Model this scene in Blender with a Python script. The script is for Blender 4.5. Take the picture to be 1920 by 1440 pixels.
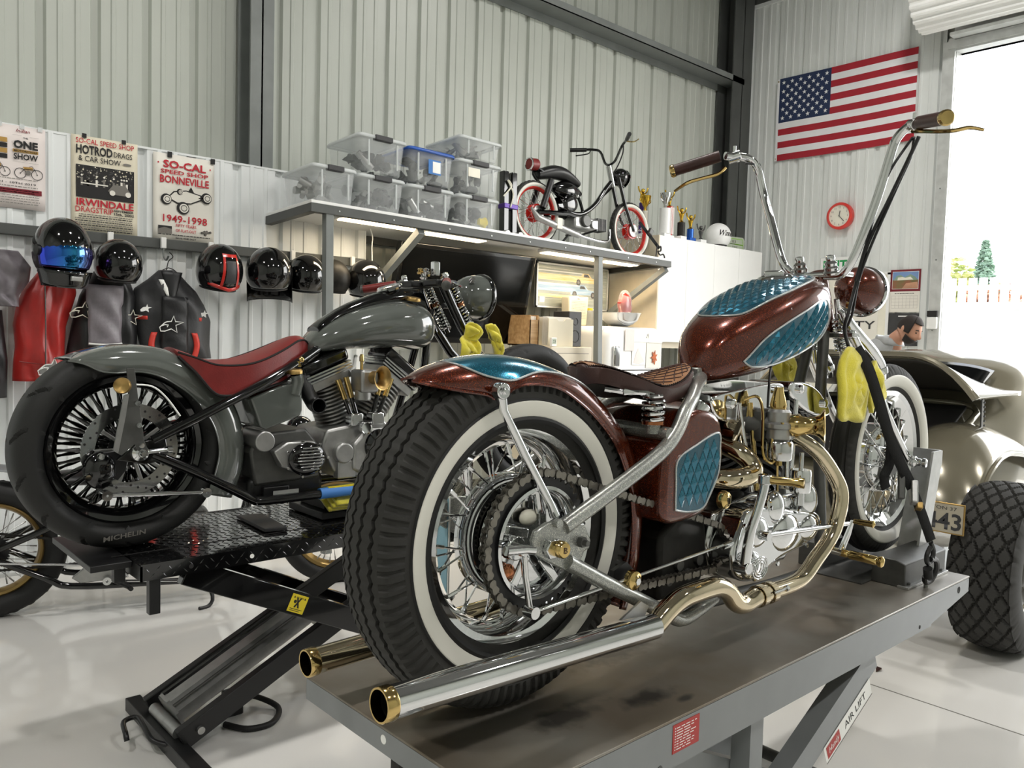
import bpy, math, random
from mathutils import Vector as V, Matrix, Euler
for o in list(bpy.data.objects): bpy.data.objects.remove(o, do_unlink=True)
S = bpy.context.scene; COL = S.collection
R_ = math.radians; PI = math.pi; sin, cos = math.sin, math.cos
random.seed(7)
# ------------------------------------------------------------------ camera
cam = bpy.data.objects.new('camera', bpy.data.cameras.new('camera')); COL.objects.link(cam)
yaw, pit, rol, FPX = R_(47.7), R_(-3.18), R_(1.6), 1524.0
_f = V((cos(yaw)*cos(pit), sin(yaw)*cos(pit), sin(pit))); _r = V((sin(yaw), -cos(yaw), 0)); _u = _r.cross(_f)
_r2 = _r*cos(rol)+_u*sin(rol); _u2 = _u*cos(rol)-_r*sin(rol)
cam.matrix_world = Matrix(((_r2.x,_u2.x,-_f.x,0),(_r2.y,_u2.y,-_f.y,0),(_r2.z,_u2.z,-_f.z,1.6),(0,0,0,1)))
cam.data.sensor_width = 36; cam.data.lens = FPX/1920*36; cam.data.clip_start = .05; cam.data.clip_end = 400
S.camera = cam
# ------------------------------------------------------------------ world, exposure
W = bpy.data.worlds.new('sky'); S.world = W; W.use_nodes = True
wn = W.node_tree; bg = wn.nodes['Background']
sk = wn.nodes.new('ShaderNodeTexSky'); sk.sky_type = 'HOSEK_WILKIE'; sk.turbidity = 8; sk.ground_albedo = .5
sk.sun_direction = V((.5, -.5, .7)).normalized()
hs = wn.nodes.new('ShaderNodeHueSaturation'); hs.inputs['Saturation'].default_value = .35
wn.links.new(sk.outputs[0], hs.inputs['Color']); wn.links.new(hs.outputs[0], bg.inputs[0]); bg.inputs[1].default_value = 13.0
vs = S.view_settings; S.display_settings.display_device = 'sRGB'; vs.view_transform = 'Standard'; vs.look = 'None'; vs.exposure = 0.5; vs.gamma = 1; vs.use_curve_mapping = False
S.cycles.use_denoising = True
S.cycles.max_bounces = 10; S.cycles.glossy_bounces = 6; S.cycles.transparent_max_bounces = 16; S.cycles.sample_clamp_indirect = 6; S.cycles.caustics_reflective = False; S.cycles.caustics_refractive = False
LIGHT_W = 52.0
# ------------------------------------------------------------------ materials
def lin(c):
    c = c/255; return c/12.92 if c <= .04045 else ((c+.055)/1.055)**2.4
def rgb(c): return (lin(c[0]), lin(c[1]), lin(c[2]), 1)
MT = {}
def mat(name, c, rough=.5, metal=0., vary=.06, scale=6., bump=0., bscale=60., coat=0., spec=None, trans=0., alpha=1., emit=None, estr=0., flake=None, aniso=None, c2=None, detail=4., sheen=0., stretch=None, ior=None, thr=(.35,.65)):
    m = bpy.data.materials.new(name); m.use_nodes = True; nt = m.node_tree; b = nt.nodes['Principled BSDF']; MT[name] = m
    N, L = nt.nodes.new, nt.links.new
    col = rgb(c)
    tc = N('ShaderNodeTexCoord'); src = tc.outputs['Object']
    if stretch:
        mp = N('ShaderNodeMapping'); mp.inputs['Scale'].default_value = stretch; L(src, mp.inputs[0]); src = mp.outputs[0]
    nz = N('ShaderNodeTexNoise'); nz.inputs['Scale'].default_value = scale; nz.inputs['Detail'].default_value = detail; L(src, nz.inputs['Vector'])
    rp = N('ShaderNodeValToRGB'); e = rp.color_ramp.elements; e[0].position, e[1].position = thr
    if c2: e[0].color, e[1].color = col, rgb(c2)
    else:
        e[0].color = tuple(max(0, x*(1-vary)) for x in col[:3])+(1,); e[1].color = tuple(min(1, x*(1+vary)) for x in col[:3])+(1,)
    L(nz.outputs[0], rp.inputs[0]); out = rp.outputs[0]
    if flake:
        vo = N('ShaderNodeTexVoronoi'); vo.inputs['Scale'].default_value = flake[0]; L(tc.outputs['Object'], vo.inputs['Vector'])
        sp = N('ShaderNodeSeparateColor'); L(vo.outputs['Color'], sp.inputs[0])
        th = N('ShaderNodeMath'); th.operation = 'GREATER_THAN'; th.inputs[1].default_value = flake[1]; L(sp.outputs[0], th.inputs[0])
        mx = N('ShaderNodeMix'); mx.data_type = 'RGBA'; L(th.outputs[0], mx.inputs[0]); L(out, mx.inputs[6]); mx.inputs[7].default_value = rgb(flake[2]); out = mx.outputs[2]
        bm = N('ShaderNodeBump'); bm.inputs['Strength'].default_value = flake[3]; bm.inputs['Distance'].default_value = .001; L(sp.outputs[1], bm.inputs['Height']); L(bm.outputs[0], b.inputs['Normal'])
    L(out, b.inputs['Base Color'])
    b.inputs['Metallic'].default_value = metal; b.inputs['Coat Weight'].default_value = coat; b.inputs['Coat Roughness'].default_value = .03
    if rough > .12 and not trans and vary > .02:
        mr = N('ShaderNodeMapRange'); mr.inputs[3].default_value = rough*.85; mr.inputs[4].default_value = min(1, rough*1.15); L(nz.outputs[0], mr.inputs[0]); L(mr.outputs[0], b.inputs['Roughness'])
    else: b.inputs['Roughness'].default_value = rough
    if spec is not None: b.inputs['Specular IOR Level'].default_value = spec
    if ior: b.inputs['IOR'].default_value = ior
    b.inputs['Transmission Weight'].default_value = trans; b.inputs['Alpha'].default_value = alpha
    b.inputs['Sheen Weight'].default_value = sheen
    if emit: b.inputs['Emission Color'].default_value = rgb(emit); b.inputs['Emission Strength'].default_value = estr
    if aniso: b.inputs['Anisotropic'].default_value = aniso
    if bump and not flake:
        n2 = N('ShaderNodeTexNoise'); n2.inputs['Scale'].default_value = bscale; n2.inputs['Detail'].default_value = 3; L(src, n2.inputs['Vector'])
        bm = N('ShaderNodeBump'); bm.inputs['Strength'].default_value = bump; bm.inputs['Distance'].default_value = .004; L(n2.outputs[0], bm.inputs['Height']); L(bm.outputs[0], b.inputs['Normal'])
    return m
mat('wall', (182,186,178), .38, vary=.03, scale=1.5)
mat('wall_end', (224,227,225), .38, vary=.03, scale=1.5)
mat('wainscot', (232,235,235), .33, vary=.03, scale=1.5)
mat('steel_grey', (120,124,122), .45, vary=.08)
mat('steel_dark', (78,80,78), .5, vary=.1)
mat('galv', (200,202,200), .35, .2, vary=.08, scale=12)
mat('floor', (222,220,216), .1, vary=.04, scale=.8, coat=.25, spec=.5)
mat('ceiling', (120,120,118), .8)
mat('joint', (120,118,112), .8)
mat('chrome', (226,227,228), .045, 1., vary=.02)
mat('nickel', (214,200,172), .06, 1., vary=.03)
mat('brass', (208,180,118), .12, 1., vary=.05)
mat('brass_matte', (176,146,92), .4, 1., vary=.06)
mat('alu', (170,170,168), .38, .85, vary=.08, scale=30)
mat('alu_bright', (205,206,206), .16, 1., vary=.04)
mat('alu_dark', (96,96,94), .5, .8, vary=.12, scale=25)
mat('black_gloss', (10,10,11), .08, vary=.1, coat=.6)
mat('black_satin', (20,20,21), .38, vary=.12)
mat('black_matte', (18,18,18), .75, vary=.15)
mat('iron', (46,45,43), .5, .7, vary=.2, scale=30)
mat('chain_steel', (128,124,116), .35, .8, vary=.15, scale=40)
mat('rubber', (24,24,23), .62, vary=.15, scale=14, bump=.1, bscale=160)
mat('rubber_dark', (13,13,13), .6, vary=.15, scale=14)
mat('rubber_tread', (40,39,36), .7, vary=.12, scale=20, bump=.1, bscale=180)
mat('white_wall', (226,224,214), .5, vary=.02)
mat('root_beer', (78,26,11), .22, .45, vary=.04, coat=1., spec=.3, flake=(1500, .95, (200,104,48), .04))
mat('teal', (2,96,122), .18, .6, vary=.15, coat=1., flake=(1500, .9, (70,160,180), .06), scale=40)
mat('teal_dark', (2,72,94), .2, .55, vary=.15, coat=1., flake=(1500, .92, (50,140,160), .06), scale=40)
mat('silver_flake', (150,152,148), .3, .75, vary=.06, coat=.6, flake=(1300, .88, (236,236,222), .6))
mat('silver_pin', (196,200,200), .3, .8, vary=.05, flake=(1300, .85, (240,240,240), .5))
mat('leather_tan', (150,104,66), .42, vary=.12, scale=18, bump=.15, bscale=220)
mat('leather_brown', (58,30,24), .38, vary=.15, scale=18, bump=.15, bscale=220)
mat('leather_red', (122,32,30), .4, vary=.12, scale=16, bump=.12, bscale=220)
mat('stitch', (20,14,12), .8)
mat('grey_paint', (92,96,92), .1, vary=.04, coat=.9)
mat('plate_steel', (150,146,138), .34, .55, vary=.1, scale=3.2, c2=(124,113,98), detail=8, bump=.03, bscale=25)
mat('lift_grey', (132,135,136), .38, .25, vary=.06, scale=8)
mat('yellow_cloth', (238,224,76), .95, vary=.1, scale=20, bump=.5, bscale=260, sheen=.5)
mat('strap_black', (16,16,17), .8, vary=.1, bump=.3, bscale=300)
mat('white_paint', (238,238,236), .3, vary=.01)
mat('cab_white', (240,240,238), .28, vary=.01)
mat('beige', (214,204,184), .45, vary=.02)
mat('paper', (234,230,220), .7, vary=.02)
mat('paper_cream', (226,218,196), .7, vary=.03)
mat('paper_pink', (232,222,218), .7, vary=.02)
mat('ink', (28,26,26), .7); mat('ink_red', (190,30,48), .7); mat('ink_dkred', (120,26,40), .7); mat('ink_tan', (176,138,70), .7); mat('ink_grey', (120,116,110), .7); mat('ink_white', (244,244,240), .7); mat('ink_green', (30,150,80), .5)
mat('flag_red', (168,36,50), .8, vary=.06, bump=.2, bscale=400); mat('flag_white', (236,236,238), .8, vary=.02, bump=.2, bscale=400); mat('flag_blue', (36,50,84), .8, vary=.06, bump=.2, bscale=400)
mat('clock_red', (214,60,52), .35); mat('cream', (236,232,216), .5)
mat('red_leather', (176,44,40), .38, vary=.12, scale=9, bump=.2, bscale=60)
mat('grey_leather', (128,122,128), .4, vary=.2, scale=9, bump=.2, bscale=60)
mat('jacket_black', (24,24,26), .45, vary=.15, scale=9, bump=.2, bscale=80)
mat('jacket_char', (52,52,54), .5, vary=.15, scale=9, bump=.2, bscale=80)
mat('orange_red', (206,60,48), .45)
mat('pane', (240,244,244), .03, alpha=.1, vary=0, spec=.5)
mat('clear', (236,240,240), .2, trans=.0, alpha=.26, vary=.01, spec=.5)
mat('clear_lid', (226,230,230), .3, alpha=.55, vary=.02)
mat('blue_lid', (34,84,170), .35)
mat('glass', (240,244,244), .02, trans=1., ior=1.45)
mat('tv', (6,7,8), .1, vary=.05, spec=.25)
mat('screen_panel', (14,16,20), .1, vary=.1)
mat('wood', (190,156,112), .5, c2=(160,124,82), scale=4, stretch=(1,8,8))
mat('gold_rim', (150,124,76), .3, .8, vary=.08)
mat('moped_red', (196,44,36), .25, coat=.5)
mat('purple', (70,40,120), .3, .4); mat('blue_tr', (40,96,190), .25, .5); mat('gold', (220,180,70), .2, 1.)
mat('skin', (196,146,122), .5, vary=.06, scale=20); mat('hair', (38,30,28), .8, vary=.2, scale=60, bump=.5, bscale=300); mat('hoodie', (168,170,172), .9, vary=.06, scale=30, bump=.3, bscale=300)
mat('car_grey', (132,126,108), .2, .3, vary=.03, coat=.9, scale=2)
mat('car_dark', (70,68,64), .35, .2, vary=.05)
mat('amber', (220,110,30), .2, coat=.5)
mat('concrete', (196,194,188), .8, vary=.06, scale=2, bump=.2, bscale=30)
mat('leaf', (170,186,120), .7, c2=(206,204,140), scale=1.5); mat('conifer', (140,166,146), .8, vary=.2, scale=3); mat('leaf_red', (200,150,120), .8, vary=.2)
mat('hi_viz', (226,204,40), .5)
mat('blue_tape', (60,120,190), .6)
mat('caution_red', (176,52,48), .5)
mat('green_plate', (180,190,170), .5); mat('lime', (140,200,60), .5)
mat('copper', (184,120,84), .2, 1.)
mat('stain', (30,30,28), .6, vary=.2)
mat('lamp_warm', (255,236,200), .5, emit=(255,226,176), estr=9.)
mat('lamp_cool', (255,255,250), .5, emit=(250,252,255), estr=16.)
# iridescent visor: fixed hue ramp runs from side to side across the coating
m = mat('visor', (30,60,200), .05, .9, coat=.6); nt = m.node_tree; b = nt.nodes['Principled BSDF']
tcn = nt.nodes.new('ShaderNodeTexCoord'); sxyz = nt.nodes.new('ShaderNodeSeparateXYZ'); nt.links.new(tcn.outputs['Generated'], sxyz.inputs[0])
r = nt.nodes.new('ShaderNodeValToRGB'); r.color_ramp.elements[0].color = rgb((40,60,220)); r.color_ramp.elements[1].color = rgb((110,60,190))
e = r.color_ramp.elements.new(.45); e.color = rgb((20,130,180)); nt.links.new(sxyz.outputs[0], r.inputs[0]); nt.links.new(r.outputs[0], b.inputs['Base Color'])
# ------------------------------------------------------------------ mesh helpers
def frame(d):
    d = d.normalized(); a = V((0,0,1)) if abs(d.z) < .9 else V((1,0,0))
    u = d.cross(a).normalized(); return u, d.cross(u).normalized()
def crom(P, k):
    """Catmull-Rom resampling of a polyline"""
    P = [V(p) for p in P]; out = []
    for i in range(len(P)-1):
        p0, p1, p2, p3 = P[max(i-1,0)], P[i], P[i+1], P[min(i+2,len(P)-1)]
        for j in range(k):
            t = j/k; out.append(.5*((2*p1)+(p2-p0)*t+(2*p0-5*p1+4*p2-p3)*t*t+(3*p1-p0-3*p2+p3)*t**3))
    out.append(P[-1]); return out
def interp(L, t):
    t = min(max(t, 0), 1)*(len(L)-1); i = min(int(t), len(L)-2); f = t-i; return L[i]*(1-f)+L[i+1]*f
class MB:
    def __init__(s): s.v = []; s.f = []
    def add(s, vs, fs):
        o = len(s.v); s.v += [V(p) for p in vs]; s.f += [tuple(i+o for i in f) for f in fs]; return s
    def bx(s, x0, x1, y0, y1, z0, z1):
        return s.add([(x,y,z) for x in (x0,x1) for y in (y0,y1) for z in (z0,z1)], [(0,1,3,2),(4,6,7,5),(0,4,5,1),(2,3,7,6),(0,2,6,4),(1,5,7,3)])
    def box(s, c, d, rot=(0,0,0)):
        m = Euler([R_(a) for a in rot]).to_matrix(); c = V(c)
        return s.add([c+m@V((sx*d[0]/2, sy*d[1]/2, sz*d[2]/2)) for sx in (-1,1) for sy in (-1,1) for sz in (-1,1)], [(0,1,3,2),(4,6,7,5),(0,4,5,1),(2,3,7,6),(0,2,6,4),(1,5,7,3)])
    def beam(s, a, b, w, h, up=(0,0,1)):
        """rectangular bar from a to b, w across, h along up"""
        a, b, up = V(a), V(b), V(up); d = (b-a).normalized(); u = d.cross(up).normalized(); t = u.cross(d)
        return s.add([p+u*sx*w/2+t*sz*h/2 for p in (a,b) for sx in (-1,1) for sz in (-1,1)], [(0,1,3,2),(4,6,7,5),(0,4,5,1),(2,3,7,6),(0,2,6,4),(1,5,7,3)])
    def cyl(s, a, b, r, r2=None, n=16, cap=True):
        return s.tube([a,b], [r, r if r2 is None else r2], n, cap)
    def tube(s, P, r, n=10, cap=True, k=0, closed=False, flat=None):
        if k: 
            if closed: P = crom(list(P)+[P[0]], k)[:-1]
            else: P = crom(P, k)
        P = [V(p) for p in P]; m = len(P); rs = list(r) if isinstance(r, (list,tuple)) else [r]*m
        if len(rs) != m: rs = [interp(rs, i/(m-1)) for i in range(m)]
        T = []
        for i in range(m):
            d = (P[(i+1)%m]-P[i-1]) if closed or 0 < i < m-1 else (P[1]-P[0] if i == 0 else P[-1]-P[-2])
            T.append(d.normalized())
        u, w = frame(T[0]); vs = []
        for i in range(m):
            if i:
                u = u-T[i]*u.dot(T[i])
                u = u.normalized() if u.length > 1e-6 else frame(T[i])[0]
                w = T[i].cross(u)
            sc = 1.
            if 0 < i < m-1 and not closed:
                cb = (P[i]-P[i-1]).normalized().dot((P[i+1]-P[i]).normalized()); sc = 1/max(.5, math.sqrt(max(.05,(1+cb)/2)))
            fl = flat or (1,1)
            vs += [P[i]+(u*cos(2*PI*j/n)*fl[0]+w*sin(2*PI*j/n)*fl[1])*rs[i]*sc for j in range(n)]
        fs = [(i*n+j, i*n+(j+1)%n, ((i+1)%m)*n+(j+1)%n, ((i+1)%m)*n+j) for i in range(m if closed else m-1) for j in range(n)]
        if cap and not closed: fs += [tuple(range(n-1,-1,-1)), tuple((m-1)*n+j for j in range(n))]
        return s.add(vs, fs)
    def lathe(s, prof, o=(0,0,0), ax=(0,1,0), n=32, fn=None, a0=0., a1=2*PI):
        """prof = [(radius, distance along axis)]"""
        o, ax = V(o), V(ax).normalized(); u, w = frame(ax); full = abs(a1-a0-2*PI) < 1e-6; m = n if full else n+1; k = len(prof); vs = []
        for i in range(m):
            a = a0+(a1-a0)*i/n; d = u*cos(a)+w*sin(a)
            for (r, h) in (fn(a, prof) if fn else prof): vs.append(o+ax*h+d*r)
        fs = [(i*k+j, i*k+j+1, ((i+1)%m)*k+j+1, ((i+1)%m)*k+j) for i in range(n) for j in range(k-1)]
        return s.add(vs, fs)
    def prism(s, poly, ax, lo, hi):
        def P(p, h): return {'x':(h,p[0],p[1]), 'y':(p[0],h,p[1]), 'z':(p[0],p[1],h)}[ax]
        n = len(poly); return s.add([P(p,lo) for p in poly]+[P(p,hi) for p in poly], [tuple(range(n)), tuple(range(2*n-1,n-1,-1))]+[(i, n+i, n+(i+1)%n, (i+1)%n) for i in range(n)])
    def loft(s, rings, cap=True, closed=True):
        n = len(rings[0]); m = len(rings); fs = [(i*n+j, i*n+(j+1)%n, (i+1)*n+(j+1)%n, (i+1)*n+j) for i in range(m-1) for j in range(n if closed else n-1)]
        if cap: fs += [tuple(range(n-1,-1,-1)), tuple((m-1)*n+j for j in range(n))]
        return s.add([p for r in rings for p in r], fs)
    def ball(s, c, r, n=16, m=10, fn=None):
        c = V(c); r = (r,r,r) if isinstance(r, (int,float)) else r; vs = [c+V((0,0,r[2]))]; 
        for i in range(1, m):
            for j in range(n):
                t, p = PI*i/m, 2*PI*j/n; vs.append(c+V((r[0]*sin(t)*cos(p), r[1]*sin(t)*sin(p), r[2]*cos(t))))
        vs.append(c-V((0,0,r[2])))
        if fn: vs = [fn(p) for p in vs]
        fs = [(0,1+j,1+(j+1)%n) for j in range(n)]+[(1+i*n+j, 1+(i+1)*n+j, 1+(i+1)*n+(j+1)%n, 1+i*n+(j+1)%n) for i in range(m-2) for j in range(n)]
        return s.add(vs, fs+[(len(vs)-1, 1+(m-2)*n+(j+1)%n, 1+(m-2)*n+j) for j in range(n)])
    def grid(s, fn, nu, nv, cu=False, cv=False):
        mu, mv = (nu if cu else nu+1), (nv if cv else nv+1)
        return s.add([fn(i/nu, j/nv) for i in range(mu) for j in range(mv)], [(i*mv+j, ((i+1)%mu)*mv+j, ((i+1)%mu)*mv+(j+1)%mv, i*mv+(j+1)%mv) for i in range(nu) for j in range(nv)])
    def hexnut(s, c, ax, r, h):
        return s.cyl(V(c), V(c)+V(ax).normalized()*h, r, n=6)
    def coil(s, a, b, R, r, turns, n=12, m=6):
        a, b = V(a), V(b); d = b-a; u, w = frame(d); N = int(turns*n)
        return s.tube([a+d*(i/N)+(u*cos(2*PI*i/n)+w*sin(2*PI*i/n))*R for i in range(N+1)], r, m)
    def xf(s, M):
        s.v = [M@p for p in s.v]; return s
    def build(s, name, m, parent=None, sm=40, bev=0, seg=2, solid=0, sub=0, world=False, label=None, cat=None, group=None, kind=None, off=0):
        me = bpy.data.meshes.new(name); vs = s.v
        if world and parent:
            q = V((0,0,0)); p = parent
            while p: q = q+p.location; p = p.parent
            vs = [p-q for p in vs]
        me.from_pydata([tuple(p) for p in vs], [], s.f); me.materials.append(MT[m] if isinstance(m, str) else m)
        import bmesh
        bm = bmesh.new(); bm.from_mesh(me); bmesh.ops.recalc_face_normals(bm, faces=bm.faces); bm.to_mesh(me); bm.free()
        if sm:
            me.polygons.foreach_set('use_smooth', [True]*len(me.polygons)); me.set_sharp_from_angle(angle=R_(sm))
        me.update(); o = bpy.data.objects.new(name, me); COL.objects.link(o)
        if parent: o.parent = parent
        if solid: d = o.modifiers.new('solid', 'SOLIDIFY'); d.thickness = solid; d.offset = off
        if bev: d = o.modifiers.new('bevel', 'BEVEL'); d.width = bev; d.segments = seg; d.limit_method = 'ANGLE'; d.angle_limit = R_(40)
        if sub: d = o.modifiers.new('sub', 'SUBSURF'); d.levels = sub; d.render_levels = sub
        return tag(o, label, cat, group, kind)
def tag(o, label=None, cat=None, group=None, kind=None):
    if label: o['label'] = label
    if cat: o['category'] = cat
    if group: o['group'] = group
    if kind: o['kind'] = kind
    return o
def thing(name, label, cat, loc=(0,0,0), group=None, rz=0):
    o = bpy.data.objects.new(name, None); COL.objects.link(o); o.location = loc; o.rotation_euler[2] = R_(rz); o.empty_display_size = .1
    return tag(o, label, cat, group)
def inst(o, parent, M=None, name=None):
    c = o.copy(); COL.objects.link(c); c.parent = parent
    if name: c.name = name
    if M is not None: c.matrix_basis = M
    return c
def copy_tree(o, parent=None):
    c = o.copy(); COL.objects.link(c); c.parent = parent
    for ch in list(o.children): copy_tree(ch, c)
    return c
def text(s, m, parent, P, ux, uz, h, name='lettering', w=None, bold=0., al='CENTER', depth=.0006, shear=0., sp=1.):
    """raised lettering: P anchor on baseline, ux reading direction, uz up, h cap height, w total width"""
    cu = bpy.data.curves.new(name, 'FONT'); cu.body = s; cu.align_x = al; cu.size = 1.; cu.offset = bold; cu.extrude = 0.; cu.shear = shear; cu.space_character = sp; cu.resolution_u = 2
    t = bpy.data.objects.new('t', cu); COL.objects.link(t); dg = bpy.context.evaluated_depsgraph_get(); dg.update()
    me = bpy.data.meshes.new_from_object(t.evaluated_get(dg)); bpy.data.objects.remove(t); bpy.data.curves.remove(cu)
    if not len(me.vertices): return None
    xs = [v.co.x for v in me.vertices]; sx = (w/(max(xs)-min(xs))) if w else h/.7
    sy = h/.7; ux, uz, P = V(ux).normalized(), V(uz).normalized(), V(P); nn = ux.cross(uz)
    for v in me.vertices: v.co = P+ux*v.co.x*sx+uz*v.co.y*sy+nn*depth
    me.name = name; me.materials.clear(); me.materials.append(MT[m]); o = bpy.data.objects.new(name, me); COL.objects.link(o); o.parent = parent
    return o
# ================================================================== the setting
FZ = .15
XE, YW, YU, ZC = 8.65, 5.35, 5.62, 6.4      # end wall, wainscot plane, upper wall plane, ceiling
X0, Y0 = -4.0, -5.0
fl = MB().bx(X0-.1, XE+.12, Y0-.1, YU+.1, FZ-.1, FZ).build('floor', 'floor', sm=0, kind='structure')
MB().bx(3.490, 3.496, Y0, YW-.02, FZ+.0002, FZ+.0012).build('floor_joint', 'joint', fl, sm=0)
MB().bx(X0, XE, -1.2, -1.194, FZ+.0002, FZ+.0012).build('floor_joint', 'joint', fl, sm=0)
MB().bx(X0-.1, XE+.12, Y0-.1, YU+.12, ZC, ZC+.1).build('ceiling', 'ceiling', sm=0, kind='structure')
def rib_profile(pitch=.305):
    """one pitch of the ribbed sheet: (along, proud): deep flute then two low ribs"""
    return [(0,0),(.012,.028),(.05,.028),(.062,0),(.118,0),(.124,-.007),(.146,-.007),(.152,0),(.216,0),(.222,-.007),(.244,-.007),(.25,0)]
def ribbed(parent, along, x0, x1, yb, z0, z1, mname, sgn=1, name='panel', w=.915, skip=None):
    """sheets side by side; along 'x': wall faces -Y at y=yb ; along 'y': faces -X at x=yb"""
    x = x0
    while x < x1-1e-4:
        e = min(x+w, x1); prof = []; k = 0
        while x+k*.305 < e-1e-6:
            for (a, d) in rib_profile():
                if x+k*.305+a <= e: prof.append((x+k*.305+a, d))
            k += 1
        prof.append((e, 0)); pts = []
        for z in (z0, z1):
            for (a, d) in prof: pts.append((a, yb+d, z) if along == 'x' else (yb+d, a, z))
        n = len(prof); MB().add(pts, [(i, i+1, n+i+1, n+i) for i in range(n-1)]).build(name, mname, parent, sm=0)
        x = e
# long wall: outer sheets above, liner wainscot below standing proud of the columns
wl = MB().bx(X0, XE+.1, YU+.04, YU+.1, FZ, ZC).build('wall_left', 'wall', sm=0, kind='structure')
ribbed(wl, 'x', X0, 3.015, YU, 2.5, ZC, 'wall'); ribbed(wl, 'x', 3.015, XE, YU, FZ, ZC, 'wall')
XWE = 3.32
wp = MB().bx(X0, XWE, YW+.035, YW+.05, FZ, 2.715).build('wainscot_wall', 'wainscot', wl, sm=0)
ribbed(wp, 'x', X0+.19, XWE, YW, FZ+.02, 2.72, 'wainscot')
MB().bx(X0, XWE, YW-.004, YU, 2.715, 2.728).bx(XWE, XWE+.012, YW-.004, YU, FZ, 2.728).build('ledge', 'wainscot', wl, sm=0)
MB().bx(X0, XWE, YW-.01, YW+.004, FZ, FZ+.02).build('base_angle', 'galv', wl, sm=0)
def ibeam(name, x0, x1, y0, y1, z0, z1, m):
    b = MB().bx(x0,x1,y0,y0+.015,z0,z1).bx(x0,x1,y1-.015,y1,z0,z1); xm = (x0+x1)/2
    b.bx(xm-.006,xm+.006,y0,y1,z0,z1); return b.build(name, m, sm=0, kind='structure')
ibeam('trim_1', 2.432, 2.60, 5.40, 5.615, FZ, ZC, 'steel_grey')
ibeam('trim_2', 8.215, 8.60, 5.40, 5.615, FZ, ZC, 'steel_dark')
ibeam('trim_3', -2.9, -2.73, 5.40, 5.615, FZ, ZC, 'steel_grey')
MB().bx(X0, 8.45, 5.40, 5.615, 4.632, 4.640).bx(X0, 8.45, 5.40, 5.408, 4.632, 4.70).bx(X0, 8.45, 5.607, 5.615, 4.56, 4.64).build('trim_4', 'steel_grey', sm=0, kind='structure')
# end wall with the roll-up door opening
DY0, DY1, DZ = -1.6, 3.14, 4.52
wr = MB().bx(XE+.04, XE+.1, DY1, YU+.1, FZ, ZC).bx(XE+.04, XE+.1, DY0, DY1, DZ, ZC).bx(XE+.04, XE+.1, Y0, DY0, FZ, ZC).build('wall_right', 'wall', sm=0, kind='structure')
ribbed(wr, 'y', 3.25, 5.45, XE, FZ, 5.58, 'wall_end')
ribbed(wr, 'y', Y0, DY0-.1, XE, FZ, 5.58, 'wall_end')
MB().bx(XE-.012, XE+.035, DY0-.1, 3.25, 5.0, 5.58).build('header_panel', 'wall_end', wr, sm=0)
MB().bx(XE-.02, XE+.03, 5.43, 5.47, FZ, 5.6).bx(XE-.02, XE+.03, 3.2, 5.47, 5.56, 5.6).build('trim_5', 'wainscot', sm=0, kind='structure')
MB().bx(XE-.01, XE+.05, 5.47, 5.62, FZ, ZC).build('trim_6', 'steel_dark', sm=0, kind='structure')
MB().bx(XE-.02, XE+.05, 3.2, 5.47, 5.6, ZC).build('trim_7', 'steel_dark', sm=0, kind='structure')
wb = MB().bx(X0-.1, X0, Y0, YU, FZ, ZC).build('wall_back', 'wall', sm=0, kind='structure'); 
wf = MB().bx(X0, XE, Y0-.1, Y0, FZ, ZC).build('wall_front', 'wall', sm=0, kind='structure')
# door frame, guides, header, coil
for k, (a, b_) in enumerate(((3.14, 3.25), (DY0-.11, DY0))):
    s_ = 1 if k == 0 else -1; e = a if k == 0 else b_
    f_ = MB().bx(XE-.05, XE+.11, a-.004, b_+.004, FZ, 4.62).build('trim_%d' % (8+k), 'galv', sm=0, kind='structure')
    MB().bx(XE-.09, XE-.05, e-.0 if k == 0 else e-.04, e+.04 if k == 0 else e, FZ, 4.6).bx(XE-.086, XE-.078, (a+.04 if k == 0 else a), (b_ if k == 0 else b_-.04), FZ, 4.62).build('guide', 'galv', f_, sm=0)
    for z in (.4, 1.1, 1.8, 2.5, 3.2, 3.9): MB().lathe([(0,-.004),(.007,-.004),(.007,0)], (XE-.09, (a+b_)/2+.01*s_, z), (1,0,0), 8).build('bolt', 'steel_grey', f_)
MB().bx(XE-.08, XE+.1, DY0, DY1, DZ, DZ+.16).bx(XE-.1, XE-.08, DY0-.1, 3.2, DZ+.02, DZ+.12).build('trim_10', 'galv', sm=0, kind='structure')
dc = thing('roll_up_door', 'white ribbed roll-up door coiled above the open bay doorway', 'door', (XE-.36, 3.3, 4.98))
def slats(r0, n=26):
    pr = []
    for i in range(n*4): a = 2*PI*i/(n*4); pr.append((r0+(.02 if i % 4 in (0,1) else 0), a))
    return pr
ring = slats(.30); cb = MB(); cb.loft([[V((r*cos(a), y, r*sin(a))) for r, a in ring] for y in (.07, DY0-3.3-.1)]).build('door_coil', 'white_paint', dc, sm=0)
MB().cyl((0,.16,0),(0,-5.2,0),.035,n=12).build('axle', 'steel_dark', dc)
MB().bx(.12,.3,DY0-3.3,DY1-3.3,-.36,-.33).build('bottom_bar', 'galv', dc, sm=0)
MB().bx(.235,.25,DY0-3.3,DY1-3.3,-.36,.15).build('door_curtain', 'white_paint', dc, sm=0)
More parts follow.
